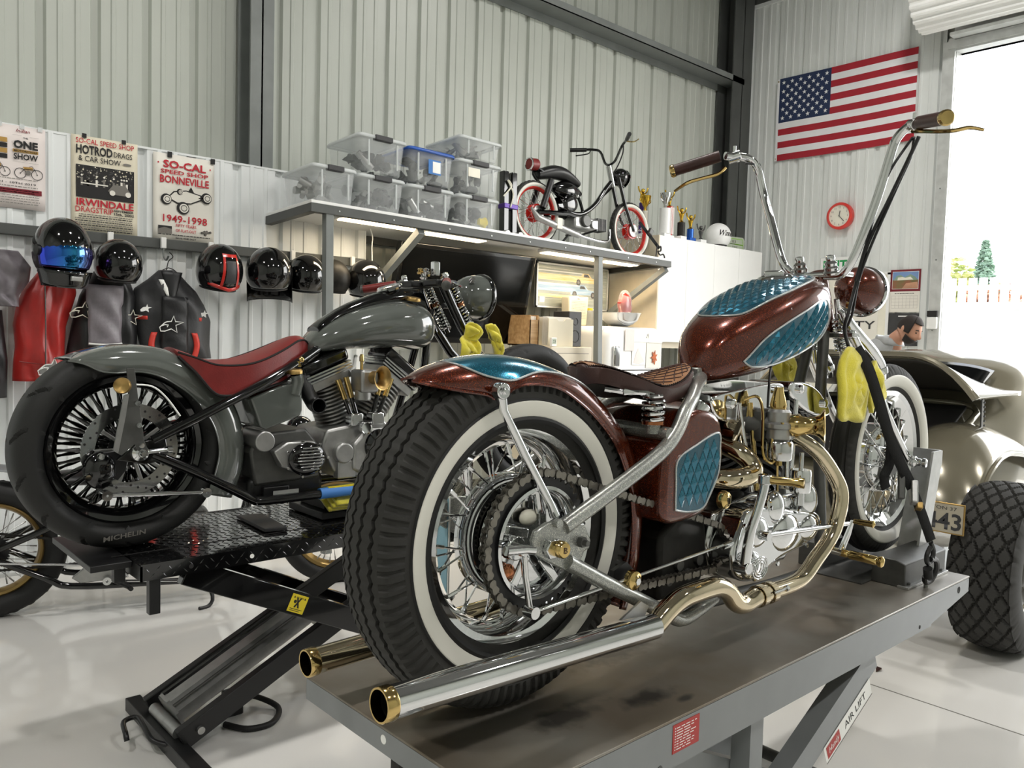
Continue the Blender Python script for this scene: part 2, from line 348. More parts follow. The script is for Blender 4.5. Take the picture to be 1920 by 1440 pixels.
# high-bay lamps under the roof
def highbay(x, y, i):
    t = thing('high_bay_light', 'round high bay light under the roof, %s row, %s' % (('near','far')[i%2], ('far from the open door','mid length','nearest the open door')[i//2]), 'light', (x, y, ZC-.45), 'high bay lights under the roof')
    MB().lathe([(.0,.16),(.06,.15),(.07,.08),(.19,.05),(.2,.0),(.185,.0)], (0,0,0), (0,0,1), 32).build('housing', 'steel_dark', t)
    MB().lathe([(.0,-.004),(.185,-.004),(.185,.002)], (0,0,0), (0,0,1), 32).build('diffuser', 'lamp_cool', t, sm=0)
    MB().cyl((0,0,.15),(0,0,.45),.006,n=6).build('cable', 'steel_grey', t)
    ld = bpy.data.lights.new('high_bay_lamp', 'AREA'); ld.shape = 'DISK'; ld.size = .36; ld.energy = LIGHT_W; ld.color = (1,.97,.92)
    lo = bpy.data.objects.new('high_bay_lamp', ld); COL.objects.link(lo); lo.parent = t; lo.location = (0,0,-.012)
for i, (x, y) in enumerate([(x, y) for x in (-1.6, 2.2, 6.0) for y in (-2.2, 2.4)]): highbay(x, y, i)
# outside: apron, fence, trailer, trees
MB().bx(XE+.12, 60, -40, 40, FZ-.12, FZ-.02).build('apron', 'concrete', sm=0, kind='structure')
# ================================================================== wheels and chains
def tyre_profile(R, rr, tw, n=40, sq=.75, sqr=1.):
    """(lateral, radius) from bead to bead"""
    out = []; Rc, hh = (R+rr)/2, (R-rr)/2
    for i in range(n+1):
        t = -PI*.9+1.8*PI*i/n; s_, c_ = sin(t), cos(t)
        y = tw/2*math.copysign(abs(s_)**sq, s_); r = Rc+hh*math.copysign(abs(c_)**sqr, c_)
        if abs(t) > PI*.5: y *= 1-.32*((abs(t)-PI*.5)/(PI*.4))**2
        out.append((r, y))
    return out
def wheel(parent, name, c, R, tw, rr, rimw, tyre='rubber', rimm='chrome', spokes=40, hub=(.045,.05), spm='chrome', sr=.0022, pat=None, nseg=96, nprof=40, ww=None, sq=.75, wwm='white_wall', hubm='chrome', cross=.9, sqr=1., nip=True, lip=.0, rimn=64, fat=None, custom=None, rd=1.):
    """rim object placed at the wheel centre; tyre, band, hub and spokes hang under it"""
    h = rimw/2
    rimp = [(rr-.012*rd,-h+.006),(rr+.004,-h),(rr+.010,-h+.004),(rr-.002,-h+.014),(rr-.010,-h+.022),(rr-.020*rd,-h+.03),(rr-.030*rd,0),(rr-.020*rd,h-.03),(rr-.010,h-.022),(rr-.002,h-.014),(rr+.010,h-.004),(rr+.004,h),(rr-.012*rd,h-.006)]
    inn = [(rr-.030*rd,h-.026),(rr-.036*rd,0),(rr-.030*rd,-h+.026)]
    rim = MB().lathe(rimp+inn+[rimp[0]], n=rimn).build(name, rimm, parent, sm=50); rim.location = c
    prof = tyre_profile(R, rr, tw, nprof, sq, sqr)
    fn = (lambda a, pr: [(r+pat(a, y, r), y) for r, y in pr]) if pat else None
    if custom: prof = custom[0]; fn = custom[1]; nseg = custom[2]; pat = 1
    MB().lathe(prof, n=nseg, fn=fn).build('tyre', tyre, rim, sm=35 if pat else 60)
    if ww:
        for s_ in (-1,1):
            P = [(r+.0, y) for r, y in prof if y*s_ > 0 and ww[0] <= r <= ww[1]]
            P = sorted(set(P)); 
            # densify along the sidewall
            Q = []
            for i in range(13):
                r = ww[0]+(ww[1]-ww[0])*i/12; S2 = sorted([(abs(q[0]-r), q) for q in prof if q[1]*s_ > 0])[:2]; (d0, a_), (d1, b_) = S2[0], S2[1]; y = (a_[1]*d1+b_[1]*d0)/max(1e-6, d0+d1)
                Q.append((r, y+s_*(.0035 if 0 < i < 12 else .0)))
            MB().lathe(Q, n=96).build('whitewall_band', wwm, rim, sm=60)
    hr, hw = hub
    MB().lathe([(0,-hw-.02),(.018,-hw-.02),(.02,-hw-.004),(hr,-hw-.004),(hr,-hw+.006),(hr*.6,-hw+.014),(hr*.5,0),(hr*.6,hw-.014),(hr,hw-.006),(hr,hw+.004),(.02,hw+.004),(.018,hw+.02),(0,hw+.02)], n=28).build('hub', hubm, rim, sm=40)
    per = spokes//4
    if per:
        for s_ in (-1,1):
            for d in (-1,1):
                a0 = (PI/spokes*2)*((s_+1)/2+(d+1)); a_h = a0-d*cross*.55
                A = V((hr*.92*cos(a_h), s_*hw, hr*.92*sin(a_h))); B_ = V(((rr-.026)*cos(a0), s_*.008, (rr-.026)*sin(a0)))
                if fat: 
                    A = V((hr*.95*cos(a0), s_*hw, hr*.95*sin(a0))); b = MB().tube([A, A+(B_-A)*.12, A+(B_-A)*.3, A+(B_-A)*.62, A+(B_-A)*.8, B_], [fat*.6,fat*.6,fat,fat,fat*.55,fat*.9], 8)
                else:
                    b = MB().tube([A, B_], sr, 6)
                    if nip: b.tube([B_+(A-B_).normalized()*.03, B_], sr*1.9, 6)
                o = b.build('spoke', spm, rim)
                for k in range(1, per): inst(o, rim, Matrix.Rotation(-2*PI*k/per, 4, 'Y'))
    return rim
def chain(parent, pts, y, m='iron', pitch=.0159, name='chain', w=.007, hgt=.0068):
    """closed loop of links through pts (x,z)"""
    P = [V((p[0],0,p[1])) for p in pts]; P.append(P[0]); L = [0]
    for a, b_ in zip(P, P[1:]): L.append(L[-1]+(b_-a).length)
    n = int(L[-1]/pitch); n -= n % 2; pit_ = L[-1]/n
    def at(d):
        d %= L[-1]
        for i in range(len(P)-1):
            if L[i+1] >= d: t = (d-L[i])/max(1e-9, L[i+1]-L[i]); return P[i].lerp(P[i+1], t)
    b = MB()
    for k in range(n): q = at(k*pit_); b.cyl(q+V((0,y-w,0)), q+V((0,y+w,0)), hgt*.5, n=8)
    root = b.build(name, m, parent)
    out = []
    for kind, yy in (('inner', w*.55), ('outer', w*.95)):
        b = MB(); pl = [(-pit_/2-hgt*.75*cos(t), hgt*.95*sin(t)) for t in [PI/2*(1-i/3) for i in range(7)]]
        poly = pl[::1]+[(0,-hgt*.6)]+[(-x, z) for x, z in pl[::-1]]+[(0,hgt*.6)]
        for s_ in (-1,1): b.prism(poly, 'y', s_*yy-.0009, s_*yy+.0009)
        out.append(b)
    base = [None, None]
    for k in range(n):
        a, b_ = at(k*pit_), at((k+1)*pit_); d = b_-a; M = Matrix.Translation((a+b_)/2+V((0,y,0))) @ Matrix.Rotation(-math.atan2(d.z, d.x), 4, 'Y')
        if base[k%2] is None: o = out[k%2].build('link', m, root, sm=0); o.matrix_basis = M; base[k%2] = o
        else: inst(base[k%2], root, M)
    return root
def sprocket_path(c1, r1, c2, r2, n=28):
    """belt outline round two circles (x,z); c1 rear, c2 front"""
    c1, c2 = V((c1[0],c1[1])), V((c2[0],c2[1])); d = c2-c1; D = d.length; th = math.atan2(d.y, d.x); ph = math.acos((r1-r2)/D); P = []
    for i in range(n+1):
        a = th+ph+(2*PI-2*ph)*i/n; P.append((c1.x+r1*cos(a), c1.y+r1*sin(a)))
    m_ = max(6, n//3)
    for i in range(m_+1):
        a = th-ph+2*ph*i/m_; P.append((c2.x+r2*cos(a), c2.y+r2*sin(a)))
    return P
def toothed(b, c, r, y0, y1, n, holes=None, d=.008):
    P = []
    for i in range(n*4): a = 2*PI*i/(n*4); P.append((c[0]+(r+(d if i%4 in (0,1) else 0)-d/2)*cos(a), c[1]+(r+(d if i%4 in (0,1) else 0)-d/2)*sin(a)))
    if holes is None: return b.prism(P, 'y', y0, y1)
    Q = [(c[0]+holes*cos(2*PI*i/(n*4)), c[1]+holes*sin(2*PI*i/(n*4))) for i in range(n*4)]; N = n*4
    vs = [(p[0],y,p[1]) for y in (y0,y1) for L_ in (P,Q) for p in L_]
    fs = []
    for i in range(N):
        j = (i+1)%N; fs += [(i,j,N+j,N+i),(2*N+i,3*N+i,3*N+j,2*N+j),(i,2*N+i,2*N+j,j),(N+i,N+j,3*N+j,3*N+i)]
    return b.add(vs, fs)
# ================================================================== things on the long wall
class Sheet:
    """flat print on a plane: O lower-left corner, ux right, uz up"""
    def __init__(s, parent, O, ux, uz, eps=.0008): s.p=parent; s.O=V(O); s.ux=V(ux).normalized(); s.uz=V(uz).normalized(); s.n=s.ux.cross(s.uz); s.e=eps; s.m={}; s.k=0
    def at(s, u, v, d=0): return s.O+s.ux*u+s.uz*v+s.n*d
    def poly(s, pts, m, lay=1):
        b = s.m.setdefault(m, MB()); n = len(pts); b.add([s.at(u,v,s.e*lay) for u,v in pts], [tuple(range(n))]); return s
    def rect(s, u0, u1, v0, v1, m, lay=1): return s.poly([(u0,v0),(u1,v0),(u1,v1),(u0,v1)], m, lay)
    def disc(s, u, v, r, m, lay=1, n=20, ry=None): return s.poly([(u+r*cos(2*PI*i/n), v+(ry or r)*sin(2*PI*i/n)) for i in range(n)], m, lay)
    def ring(s, u, v, r, w, m, lay=1, n=20):
        b = s.m.setdefault(m, MB()); b.add([s.at(u+q*cos(2*PI*i/n), v+q*sin(2*PI*i/n), s.e*lay) for q in (r, r-w) for i in range(n)], [(i,(i+1)%n,n+(i+1)%n,n+i) for i in range(n)]); return s
    def line(s, pts, w, m, lay=1):
        for (a, b) in zip(pts, pts[1:]):
            d = V((b[0]-a[0], b[1]-a[1])); l = d.length or 1e-6; nx, ny = -d.y/l*w/2, d.x/l*w/2
            s.poly([(a[0]+nx,a[1]+ny),(a[0]-nx,a[1]-ny),(b[0]-nx,b[1]-ny),(b[0]+nx,b[1]+ny)], m, lay)
        return s
    def txt(s, t, u, v, h, m, w=None, bold=0., al='CENTER', lay=2, **k): text(t, m, s.p, s.at(u,v), s.ux, s.uz, h, w=w, bold=bold, al=al, depth=s.e*lay, **k); return s
    def done(s, name='print'):
        for m, b in s.m.items(): b.build(name, m, s.p, sm=0, kind='stuff')
def poster(name, label, x0, x1, z0, z1, paper, y=YW-.012):
    t = thing(name, label, 'poster', ((x0+x1)/2, y, z0)); w, h = x1-x0, z1-z0
    MB().grid(lambda u,v: V((-w/2+w*u, .004-.006*abs(sin(u*9+v*4)), h*v)), 12, 6).build('paper', paper, t, solid=.0006)
    return t, Sheet(t, (-w/2, -.004, 0), (1,0,0), (0,0,1)), w, h
def smallprint(S_, u0, u1, v, h, m='ink', n=1, seed=0):
    rr = random.Random(seed+int(v*9999)); u = u0
    while u < u1-.004:
        l = rr.uniform(.006,.022); e = min(u+l, u1); S_.rect(u, e, v, v+h, m); u = e+.004
def racer(S_, u, v, k, body='paper', m='ink'):
    S_.poly([(u-.1*k,v+.01*k),(u-.06*k,v+.055*k),(u+.02*k,v+.07*k),(u+.12*k,v+.05*k),(u+.125*k,v+.02*k),(u+.05*k,v-.015*k),(u-.04*k,v-.02*k)], m, 1)
    S_.poly([(u-.09*k,v+.012*k),(u-.055*k,v+.048*k),(u+.02*k,v+.063*k),(u+.11*k,v+.045*k),(u+.11*k,v+.022*k),(u+.05*k,v-.008*k),(u-.035*k,v-.013*k)], body, 2)
    for du, dv, r in ((-.105,.0,.034),(.0,-.045,.04),(.15,.035,.035),(-.02,.055,.02)):
        S_.disc(u+du*k, v+dv*k, r*k, m, 3); S_.disc(u+du*k+.006*k, v+dv*k, r*k*.72, body, 4); S_.ring(u+du*k+.006*k, v+dv*k, r*k*.5, .004*k, m, 5)
    S_.poly([(u+.03*k,v+.06*k),(u+.05*k,v+.095*k),(u+.07*k,v+.06*k)], m, 3); S_.line([(u+.1*k,v+.03*k),(u+.15*k,v+.035*k)], .008*k, m, 3)
# poster with the show motorcycles (runs out of the picture at the left)
t, S_, w, h = poster('show_poster', 'white motorcycle show poster with a dark red band at far left', .577, 1.177, 2.258, 2.72, 'paper_pink')
S_.txt('Indian', w-.115, h-.035, .018, 'ink_dkred', w=.07, shear=.35, bold=.01).txt('THE', w-.1, h-.068, .008, 'ink', w=.024, bold=.02)
S_.txt('ONE', w-.1, h-.122, .04, 'ink', w=.122, bold=.045).rect(w-.163, w-.037, h-.146, h-.13, 'ink_tan').txt('MOTORCYCLE', w-.1, h-.143, .01, 'ink', w=.115, bold=.02, lay=3).txt('SHOW', w-.1, h-.185, .031, 'ink', w=.122, bold=.03)
for i in range(4): S_.rect(w-.24, w-.19, h-.1-.03*i, h-.075-.03*i, 'ink' if i%2 else 'ink_tan')
S_.line([(w-.165,h-.2),(w-.035,h-.2)], .001, 'ink_grey').line([(w-.165,h-.052),(w-.12,h-.052)], .001, 'ink_grey').line([(w-.08,h-.055),(w-.035,h-.055)], .001, 'ink_grey')
for (a, k) in ((w-.085, 1.), (w-.24, .9)):
    for du in (-.042, .042): S_.ring(a+du*k, h-.262, .03*k, .0035*k, 'ink'); S_.disc(a+du*k, h-.262, .004, 'ink_grey', 2)
    S_.poly([(a-.03*k,h-.225),(a+.02*k,h-.222),(a+.022*k,h-.238),(a-.02*k,h-.24)], 'ink_tan', 2); S_.disc(a-.002,h-.256,.013,'ink_grey',2); S_.line([(a-.042*k,h-.262),(a-.02*k,h-.236),(a+.03*k,h-.234),(a+.042*k,h-.262)], .003, 'ink', 3); S_.line([(a+.03*k,h-.234),(a+.015*k,h-.215),(a+.002,h-.222)], .0025, 'ink', 3)
smallprint(S_, .05, w-.04, h-.298, .003, 'ink_grey'); S_.txt('FEBRUARY 8TH - 9TH - 10TH 2019', w/2+.03, h-.325, .011, 'ink', w=.44, bold=.01); smallprint(S_, .05, w-.04, h-.34, .004, 'ink_grey', seed=2)
S_.rect(.02, w-.02, h-.378, h-.35, 'ink_dkred'); smallprint(S_, .03, w-.03, h-.362, .004, 'ink_white', seed=3); smallprint(S_, .03, w-.05, h-.373, .004, 'ink_white', seed=4)
for i in range(4): smallprint(S_, .04, w-.03, h-.392-.014*i, .0035, 'ink_grey', seed=5+i)
S_.done()
for x in (.95, 1.06, 1.15): MB().bx(x-.012-.877, x+.012-.877, -.006, -.003, h-.015, h+.012).build('tape', 'clear_lid', t, sm=0)
t, S_, w, h = poster('drag_race_poster', 'cream hot rod drags poster with a dark photograph, red and black lettering', 1.311, 1.683, 2.163, 2.729, 'paper_cream')
S_.txt('SO-CAL SPEED SHOP', w/2, h-.045, .03, 'ink_red', w=.325, bold=.005).txt('HOTROD', .125, h-.105, .05, 'ink', w=.2, bold=.03).txt('DRAGS', .285, h-.1, .032, 'ink', w=.105, bold=.005).txt('& CAR SHOW', .155, h-.148, .032, 'ink', w=.235, bold=.005)
S_.disc(.31, h-.135, .024, 'ink_grey', ry=.008); S_.rect(.025, w-.022, .205, .395, 'ink')
rr = random.Random(5)
for i in range(120):
    u, v = rr.uniform(.03,w-.03), rr.uniform(.3,.39); S_.disc(u, v, rr.uniform(.002,.006), rr.choice(['ink_grey','paper_cream','jacket_char']), 2, 6)
for i in range(9):
    u = rr.uniform(.04,w-.05); S_.rect(u, u+.012, .275, .275+rr.uniform(.03,.05), rr.choice(['paper','ink_grey']), 3); S_.disc(u+.006, .335, .006, 'paper', 4, 8)
S_.poly([(.2,.26),(.23,.3),(.3,.3),(.33,.26),(.31,.24),(.22,.24)], 'ink_grey', 4); S_.disc(.225,.25,.016,'paper',5); S_.disc(.315,.25,.016,'paper',5)
S_.rect(.05,.2,.285,.292,'paper',5)
S_.txt('IRWINDALE', w/2, .158, .04, 'ink_red', w=.32, bold=.025).txt('DRAGSTRIP', .125, .12, .032, 'ink_red', w=.21, bold=.005).txt('SEPTEMBER', .29, .139, .012, 'ink', w=.115, bold=.03).txt('15th, 2002', .29, .119, .014, 'ink', w=.115, bold=.03)
for i in range(8): smallprint(S_, .04 if i < 2 else .02, w-.03, .104-.0125*i, .005, 'ink' if i%2 else 'ink_grey', seed=20+i)
S_.done()
for x in (.07, .29): MB().bx(x-w/2-.012, x-w/2+.012, -.007, -.003, h-.012, h+.012).build('tape', 'black_satin', t, sm=0)
t, S_, w, h = poster('speed_shop_poster', 'white poster with red lettering and an ink drawing of a racing car', 1.775, 2.163, 2.157, 2.706, 'paper')
S_.txt('SO-CAL', w/2, h-.085, .045, 'ink_red', w=.27, bold=.03).txt('SPEED SHOP', w/2, h-.122, .024, 'ink_red', w=.3, bold=.02).txt('BONNEVILLE', w/2, h-.18, .045, 'ink_red', w=.31, bold=.02)
racer(S_, w/2-.01, .265, 1.); S_.disc(.03,h-.06,.005,'ink_red'); S_.disc(w-.03,h-.06,.005,'ink_red')
S_.txt('1949-1998', w/2, .125, .045, 'ink_red', w=.28, bold=.01).txt('FIFTY YEARS', w/2+.01, .098, .018, 'ink_red', w=.13, bold=.01).txt('OF FLAT-OUT', w/2+.01, .066, .018, 'ink_red', w=.13, bold=.01)
S_.rect(.03,.115,.05,.098,'ink_grey'); S_.poly([(.03,.075),(.07,.09),(.115,.08),(.115,.098),(.03,.098)],'ink',2); racer(S_, w-.06, .075, .22, 'ink_grey'); smallprint(S_, .03, w-.03, .042, .005, 'ink', seed=40); S_.txt('SAVE THE SALT', w/2+.01, .022, .009, 'ink', w=.13, bold=.02); smallprint(S_, .03, w-.03, .008, .003, 'ink_red', seed=41); S_.done()
for x in (.1, .375): MB().bx(x-w/2-.014, x-w/2+.014, -.007, -.003, h-.02, h+.014).build('tape', 'black_satin', t, sm=0)
# hanging rail with hooks
rail = thing('hanging_rail', 'long dark steel rail on the ribbed wall carrying the helmets', 'rail', (2.1, YW-.03, 2.105))
MB().bx(-1.5, 1.2, -.025, .025, 0, .062).build('bar', 'steel_dark', rail, bev=.004)
def hook(x, z=2.105):
    MB().bx(x-.016-2.1, x+.016-2.1, -.05, -.026, .0, .068).build('hook_plate', 'white_paint', rail, bev=.004)
    MB().tube([(x-2.1,-.04,.01),(x-2.1,-.045,-.05),(x-2.1,-.09,-.075),(x-2.1,-.13,-.05)], .006, 8, k=4).build('hook', 'steel_grey', rail)
for x in (1.20, 1.51, 1.82, 2.12, 2.47, 2.70, 2.95, 3.18): hook(x)
# ---- helmets: x side, -y front
def shell(b, c, r, zc=-.62, n=28, m=16, face=0.):
    """open-bottomed helmet shell; face>0 cuts a face opening towards -y"""
    c = V(c)
    def fn(u, v):
        t = v*math.acos(zc); p = 2*PI*u; x, y, z = r[0]*sin(t)*sin(p), -r[1]*sin(t)*cos(p), r[2]*cos(t)
        if z < 0: x *= 1-.12*(z/r[2])**2; y *= 1-.1*(z/r[2])**2
        return c+V((x, y, z))
    b.grid(fn, n, m, cu=True); return b
def rim(c, r, zc):
    s_ = math.sqrt(1-zc*zc); return [V(c)+V((r[0]*s_*sin(2*PI*i/32)*(1-.12*zc*zc), -r[1]*s_*cos(2*PI*i/32)*(1-.1*zc*zc), r[2]*zc)) for i in range(32)]
def helmet(label, c, r, m, rz, tilt=0, kind='open', inner='black_matte'):
    t = thing('helmet', label, 'helmet', c, 'helmets hung along the rail'); t.rotation_euler = (R_(tilt), 0, R_(rz))
    shell(MB(), (0,0,0), r).build('shell', m, t, sm=60, solid=.004)
    shell(MB(), (0,0,-.002), tuple(q*.93 for q in r)).build('liner', inner, t, sm=60)
    MB().tube(rim((0,0,0), r, -.62), .006, 8, closed=True).build('edge_trim', 'rubber_dark', t)
    return t
t = helmet('glossy black full-face helmet with an iridescent blue purple visor', (1.175, 4.97, 2.005), (.142,.165,.185), 'black_gloss', 12, 6)
MB().grid(lambda u,v: V((.142*sin(R_(-78+156*u))*cos(R_(-26+48*v)), -.166*cos(R_(-78+156*u))*cos(R_(-26+48*v))-.004, .178*sin(R_(-26+48*v))*.9-.012)), 24, 10).build('visor', 'visor', t, solid=.003)
MB().grid(lambda u,v: V((.14*sin(R_(-80+160*u))*(1-.2*(1-v)), -.172*cos(R_(-80+160*u))*(1-.12*(1-v))-.004, -.185+.09*v)), 20, 5).build('chin_bar', 'black_gloss', t, solid=.01)
MB().bx(-.03,.03,-.182,-.165,-.145,-.12).build('vent', 'alu', t, bev=.004)
for s_ in (-1,1): MB().cyl((s_*.13,-.03,.0),(s_*.15,-.03,.0),.03,n=16).build('visor_pivot', 'black_satin', t, bev=.003)
helmet('plain gloss black open helmet beside the blue-visored one', (1.487, 5.05, 1.965), (.126,.14,.146), 'black_gloss', 190, -8)
t = helmet('black helmet with bright red stripe and panel graphics', (2.10, 5.09, 1.975), (.138,.155,.172), 'black_gloss', 185, -12)
for (u0,u1,v0,v1,m_) in ((-.05,-.036,-.4,.62,'moped_red'),(.036,.05,-.4,.62,'moped_red'),(-.05,.05,.62,.72,'moped_red'),(-.03,.03,-.3,.5,'jacket_char')):
    MB().grid(lambda u,v: (lambda x, e: V((x*(1.1-.25*e), .157*math.sqrt(max(.02, 1-e*e-(x/.138)**2))+.004, .175*e)))(u0+(u1-u0)*u, v0+(v1-v0)*v), 4, 14).build('graphic', m_, t)
MB().grid(lambda u,v: V((.138*sin(R_(-60+120*u))*.9, .157*cos(R_(-60+120*u))*.9+.004, -.105+.022*v+.03*abs(u-.5)*2)), 20, 2).build('graphic', 'moped_red', t, solid=.002)
t = helmet('black helmet with smoked flip-down face shield seen from behind', (2.425, 5.07, 1.99), (.15,.16,.165), 'black_gloss', 150, -10)
MB().grid(lambda u,v: V((.145*sin(R_(-85+170*u)), -.165*cos(R_(-85+170*u))-.02*(1-v), -.2+.2*v)), 20, 6).build('face_shield', 'tv', t, solid=.003)
helmet('smaller gloss black helmet just left of the shelf post', (2.715, 5.11, 1.985), (.132,.14,.15), 'black_gloss', 170, -10)
helmet('dull pewter grey helmet behind the shelf post', (2.94, 5.14, 1.985), (.116,.13,.138), 'iron', 175, -8)
helmet('gloss black helmet at the right end of the rail', (3.178, 5.09, 1.98), (.137,.15,.16), 'black_gloss', 170, -10)
# ---- leathers
def garment(name, label, cat, y, rows, m, base, depth=.09, wr=.012, seed=0, part='body'):
    """rows = (z, x left, x right); front bulges towards the room"""
    t = thing(name, label, cat, base) if isinstance(base, tuple) else base; rr = random.Random(seed); ph = [rr.uniform(0,6) for _ in range(6)]
    bx_, bz = t.location.x, t.location.z; rows = [V(r) for r in rows]
    def fn(u, v):
        r = interp(rows, v); p = 2*PI*u; xc, hw = (r.y+r.z)/2, (r.z-r.y)/2
        x = xc+hw*cos(p); d = depth*sin(p)*(1 if sin(p) > 0 else .35)
        if sin(p) > 0: d += wr*(sin(9*cos(p)+ph[0]+5*v)+.7*sin(17*v+ph[1]+4*cos(p)))*sin(p)
        return V((x-bx_, -d, r.x-bz))
    MB().grid(fn, 36, 40, cu=True).build(part, m, t, sm=180, solid=.004); return t
def star(parent, c, k, m, flip=1, hollow=True):
    """logo mark: pointed star with a swept left side"""
    P = [(-.055,-.012),(-.03,.012),(-.02,.016),(.0,.018),(.012,.045),(.02,.018),(.06,.016),(.022,.0),(.028,-.035),(.0,-.018),(-.03,-.03),(-.05,-.03)]
    P = [(c[0]+a*k*flip, c[2]+b_*k) for a, b_ in P]
    if hollow: 
        b = MB(); b.tube([V((a, c[1], z)) for a, z in P], .0028*k, 5, closed=True); b.build('logo', m, parent)
        MB().tube([V((c[0]+a*k*flip, c[1], c[2]+z*k)) for a, z in ((-.045,-.004),(-.03,.002),(-.015,.0),(-.02,-.01))], .0026*k, 5).build('logo', m, parent)
    else: MB().prism(P, 'y', c[1]-.003, c[1]).build('logo', m, parent, sm=0)
yj = YW-.15
t = garment('leather_vest', 'red leather racing vest hung under the blue-visored helmet', 'vest', yj, [(1.29,.98,1.245),(1.40,.985,1.24),(1.48,.995,1.238),(1.6,.985,1.245),(1.70,1.0,1.275),(1.79,1.03,1.30),(1.86,1.08,1.29),(1.93,1.13,1.24)], 'red_leather', (1.12, yj, 1.29), seed=1)
MB().tube([V((0,-.105,.02)),V((.0,-.115,.3)),V((.0,-.1,.55))], .0035, 6, k=4).build('zip', 'alu_dark', t)
star(t, (.03,-.108,.075), 1.15, 'alu', hollow=False); star(t, (.03,-.112,.075), 1.25, 'ink_white')
MB().tube([V((-.12,-.07,.11)),V((-.05,-.103,.10)),V((.05,-.103,.095)),V((.115,-.06,.1))], .003, 6, k=5).build('seam', 'leather_red', t)
t = garment('leather_jacket', 'black leather jacket with a pale grey front panel and white star on the sleeve', 'jacket', yj, [(1.42,1.245,1.60),(1.5,1.258,1.632),(1.62,1.28,1.635),(1.78,1.32,1.625),(1.86,1.36,1.60),(1.93,1.40,1.55)], 'jacket_black', (1.43, yj, 1.42), seed=2)
MB().grid(lambda u,v: V((-.09+.18*u+(.02 if v>.7 else 0)*(u-.5), -.098-.02*sin(PI*u)-.006*sin(14*v+8*u), .075+.35*v)), 10, 14).build('grey_panel', 'grey_leather', t, sm=180, solid=.004)
MB().tube([V((-.09,-.108,.085)),V((0,-.122,.08)),V((.09,-.108,.088))], .006, 6, k=5).build('hem_stripe', 'ink_white', t)
star(t, (-.115,-.082,.27), 1.2, 'cream'); star(t, (.15,-.075,.24), 1.1, 'cream')
t = garment('race_suit', 'black and red leather race suit with white star logo on a wire hanger', 'suit', yj, [(1.42,1.66,2.09),(1.5,1.655,2.08),(1.66,1.62,2.085),(1.76,1.61,2.04),(1.84,1.62,1.99),(1.90,1.70,1.92),(1.96,1.765,1.85)], 'jacket_char', (1.83, yj, 1.42), seed=3)
MB().grid(lambda u,v: V((-.08+.16*u, -.098-.012*sin(PI*u)-.004*sin(20*v+5*u), .02+.36*v)), 8, 12).build('chest_panel', 'jacket_black', t, sm=180, solid=.004)
for s_ in (-1,1):
    MB().grid(lambda u,v: V((s_*(.1+.035*u+.02*sin(3*v)), -.09-.008*sin(PI*u), .0+.16*v)), 4, 8).build('red_panel', 'orange_red', t, solid=.004)
    MB().grid(lambda u,v: V((s_*(.155+.05*u), -.075+.06*u*u, .235+.022*v)), 6, 2).build('red_band', 'orange_red', t, solid=.004)
star(t, (-.03,-.118,.205), 1.25, 'ink_white'); star(t, (-.165,-.075,.3), .6, 'ink_white', hollow=False); star(t, (.19,-.06,.28), .6, 'ink_white', hollow=False)
MB().grid(lambda u,v: V((-.02+.09*(u-.5)*(.4+v), -.09-.01*sin(PI*u), .36+.17*v)), 6, 8).build('collar', 'jacket_black', t, solid=.012)
MB().grid(lambda u,v: V((-.1+.03*u+.05*(1-v), -.1, .38+.1*v)), 2, 6).build('collar_stripe', 'ink_white', t, solid=.002)
MB().tube([V((-.02,0,.54)),V((-.01,-.01,.6)),V((0.02,0,.63)),V((.01,.03,.66))], .003, 6, k=4).tube([V((-.13,0,.46)),V((-.01,-.01,.56)),V((.1,0,.48))], .003, 6, k=4).build('wire_hanger', 'iron', t)
garment('grey_jacket', 'worn grey leather jacket at the far left edge of the wall', 'jacket', yj-.05, [(1.70,.9,1.0),(1.76,.82,1.0),(1.84,.8,1.05),(1.92,.78,1.06),(2.0,.8,1.0)], 'grey_leather', (.92, yj-.05, 1.68), seed=4)
garment('dark_jacket', 'black textile jacket hanging low at the far left edge', 'jacket', yj, [(1.2,.7,.95),(1.4,.7,.955),(1.55,.7,.94),(1.68,.72,.93)], 'jacket_black', (.84, yj, 1.2), seed=5)
MB()
# ================================================================== wall shelf and what stands on it
TX, TY = -.046, .0153
def zs(x, y): return 2.444-.0153*(x-2.525)-.046*(y-4.7)
SR = Euler((TX, TY, 0)).to_matrix().to_4x4()
def on_shelf(name, label, cat, x, y, group=None, dz=0):
    t = thing(name, label, cat, (x, y, zs(x, y)+dz), group); t.rotation_euler = (TX, TY, 0); return t
sh = thing('wall_shelf', 'long white-topped steel shelf on posts above the television', 'shelf', (2.525, 4.70, zs(2.525, 4.7))); sh.rotation_euler = (TX, TY, 0)
SL, SD = 3.73, .86
MB().bx(0, SL, 0, SD, -.02, 0).build('shelf_board', 'white_paint', sh, bev=.002)
MB().bx(0, SL, 0, .006, -.075, -.02).bx(0, SL, .006, .05, -.075, -.069).build('front_rail', 'steel_dark', sh, sm=0)
MB().bx(0, .006, .006, SD, -.075, -.02).bx(.006,.05,.006,SD,-.075,-.069).build('end_rail', 'steel_dark', sh, sm=0); MB().bx(SL-.006, SL, .006, SD, -.075, -.02).bx(SL-.05,SL-.006,.006,SD,-.075,-.069).build('end_rail', 'steel_dark', sh, sm=0)
MB().bx(0, SL, SD-.04, SD, -.075, -.02).build('back_rail', 'steel_dark', sh, sm=0)
for x in (.11, 2.72): MB().bx(x, x+.055, .008, .063, -zs(2.6,4.7)+FZ+.03, -.07).build('post', 'steel_grey', sh, bev=.003)
MB().beam((.87,.03,-.09),(.87,.78,-.52),.055,.05).build('brace', 'steel_grey', sh, sm=0)
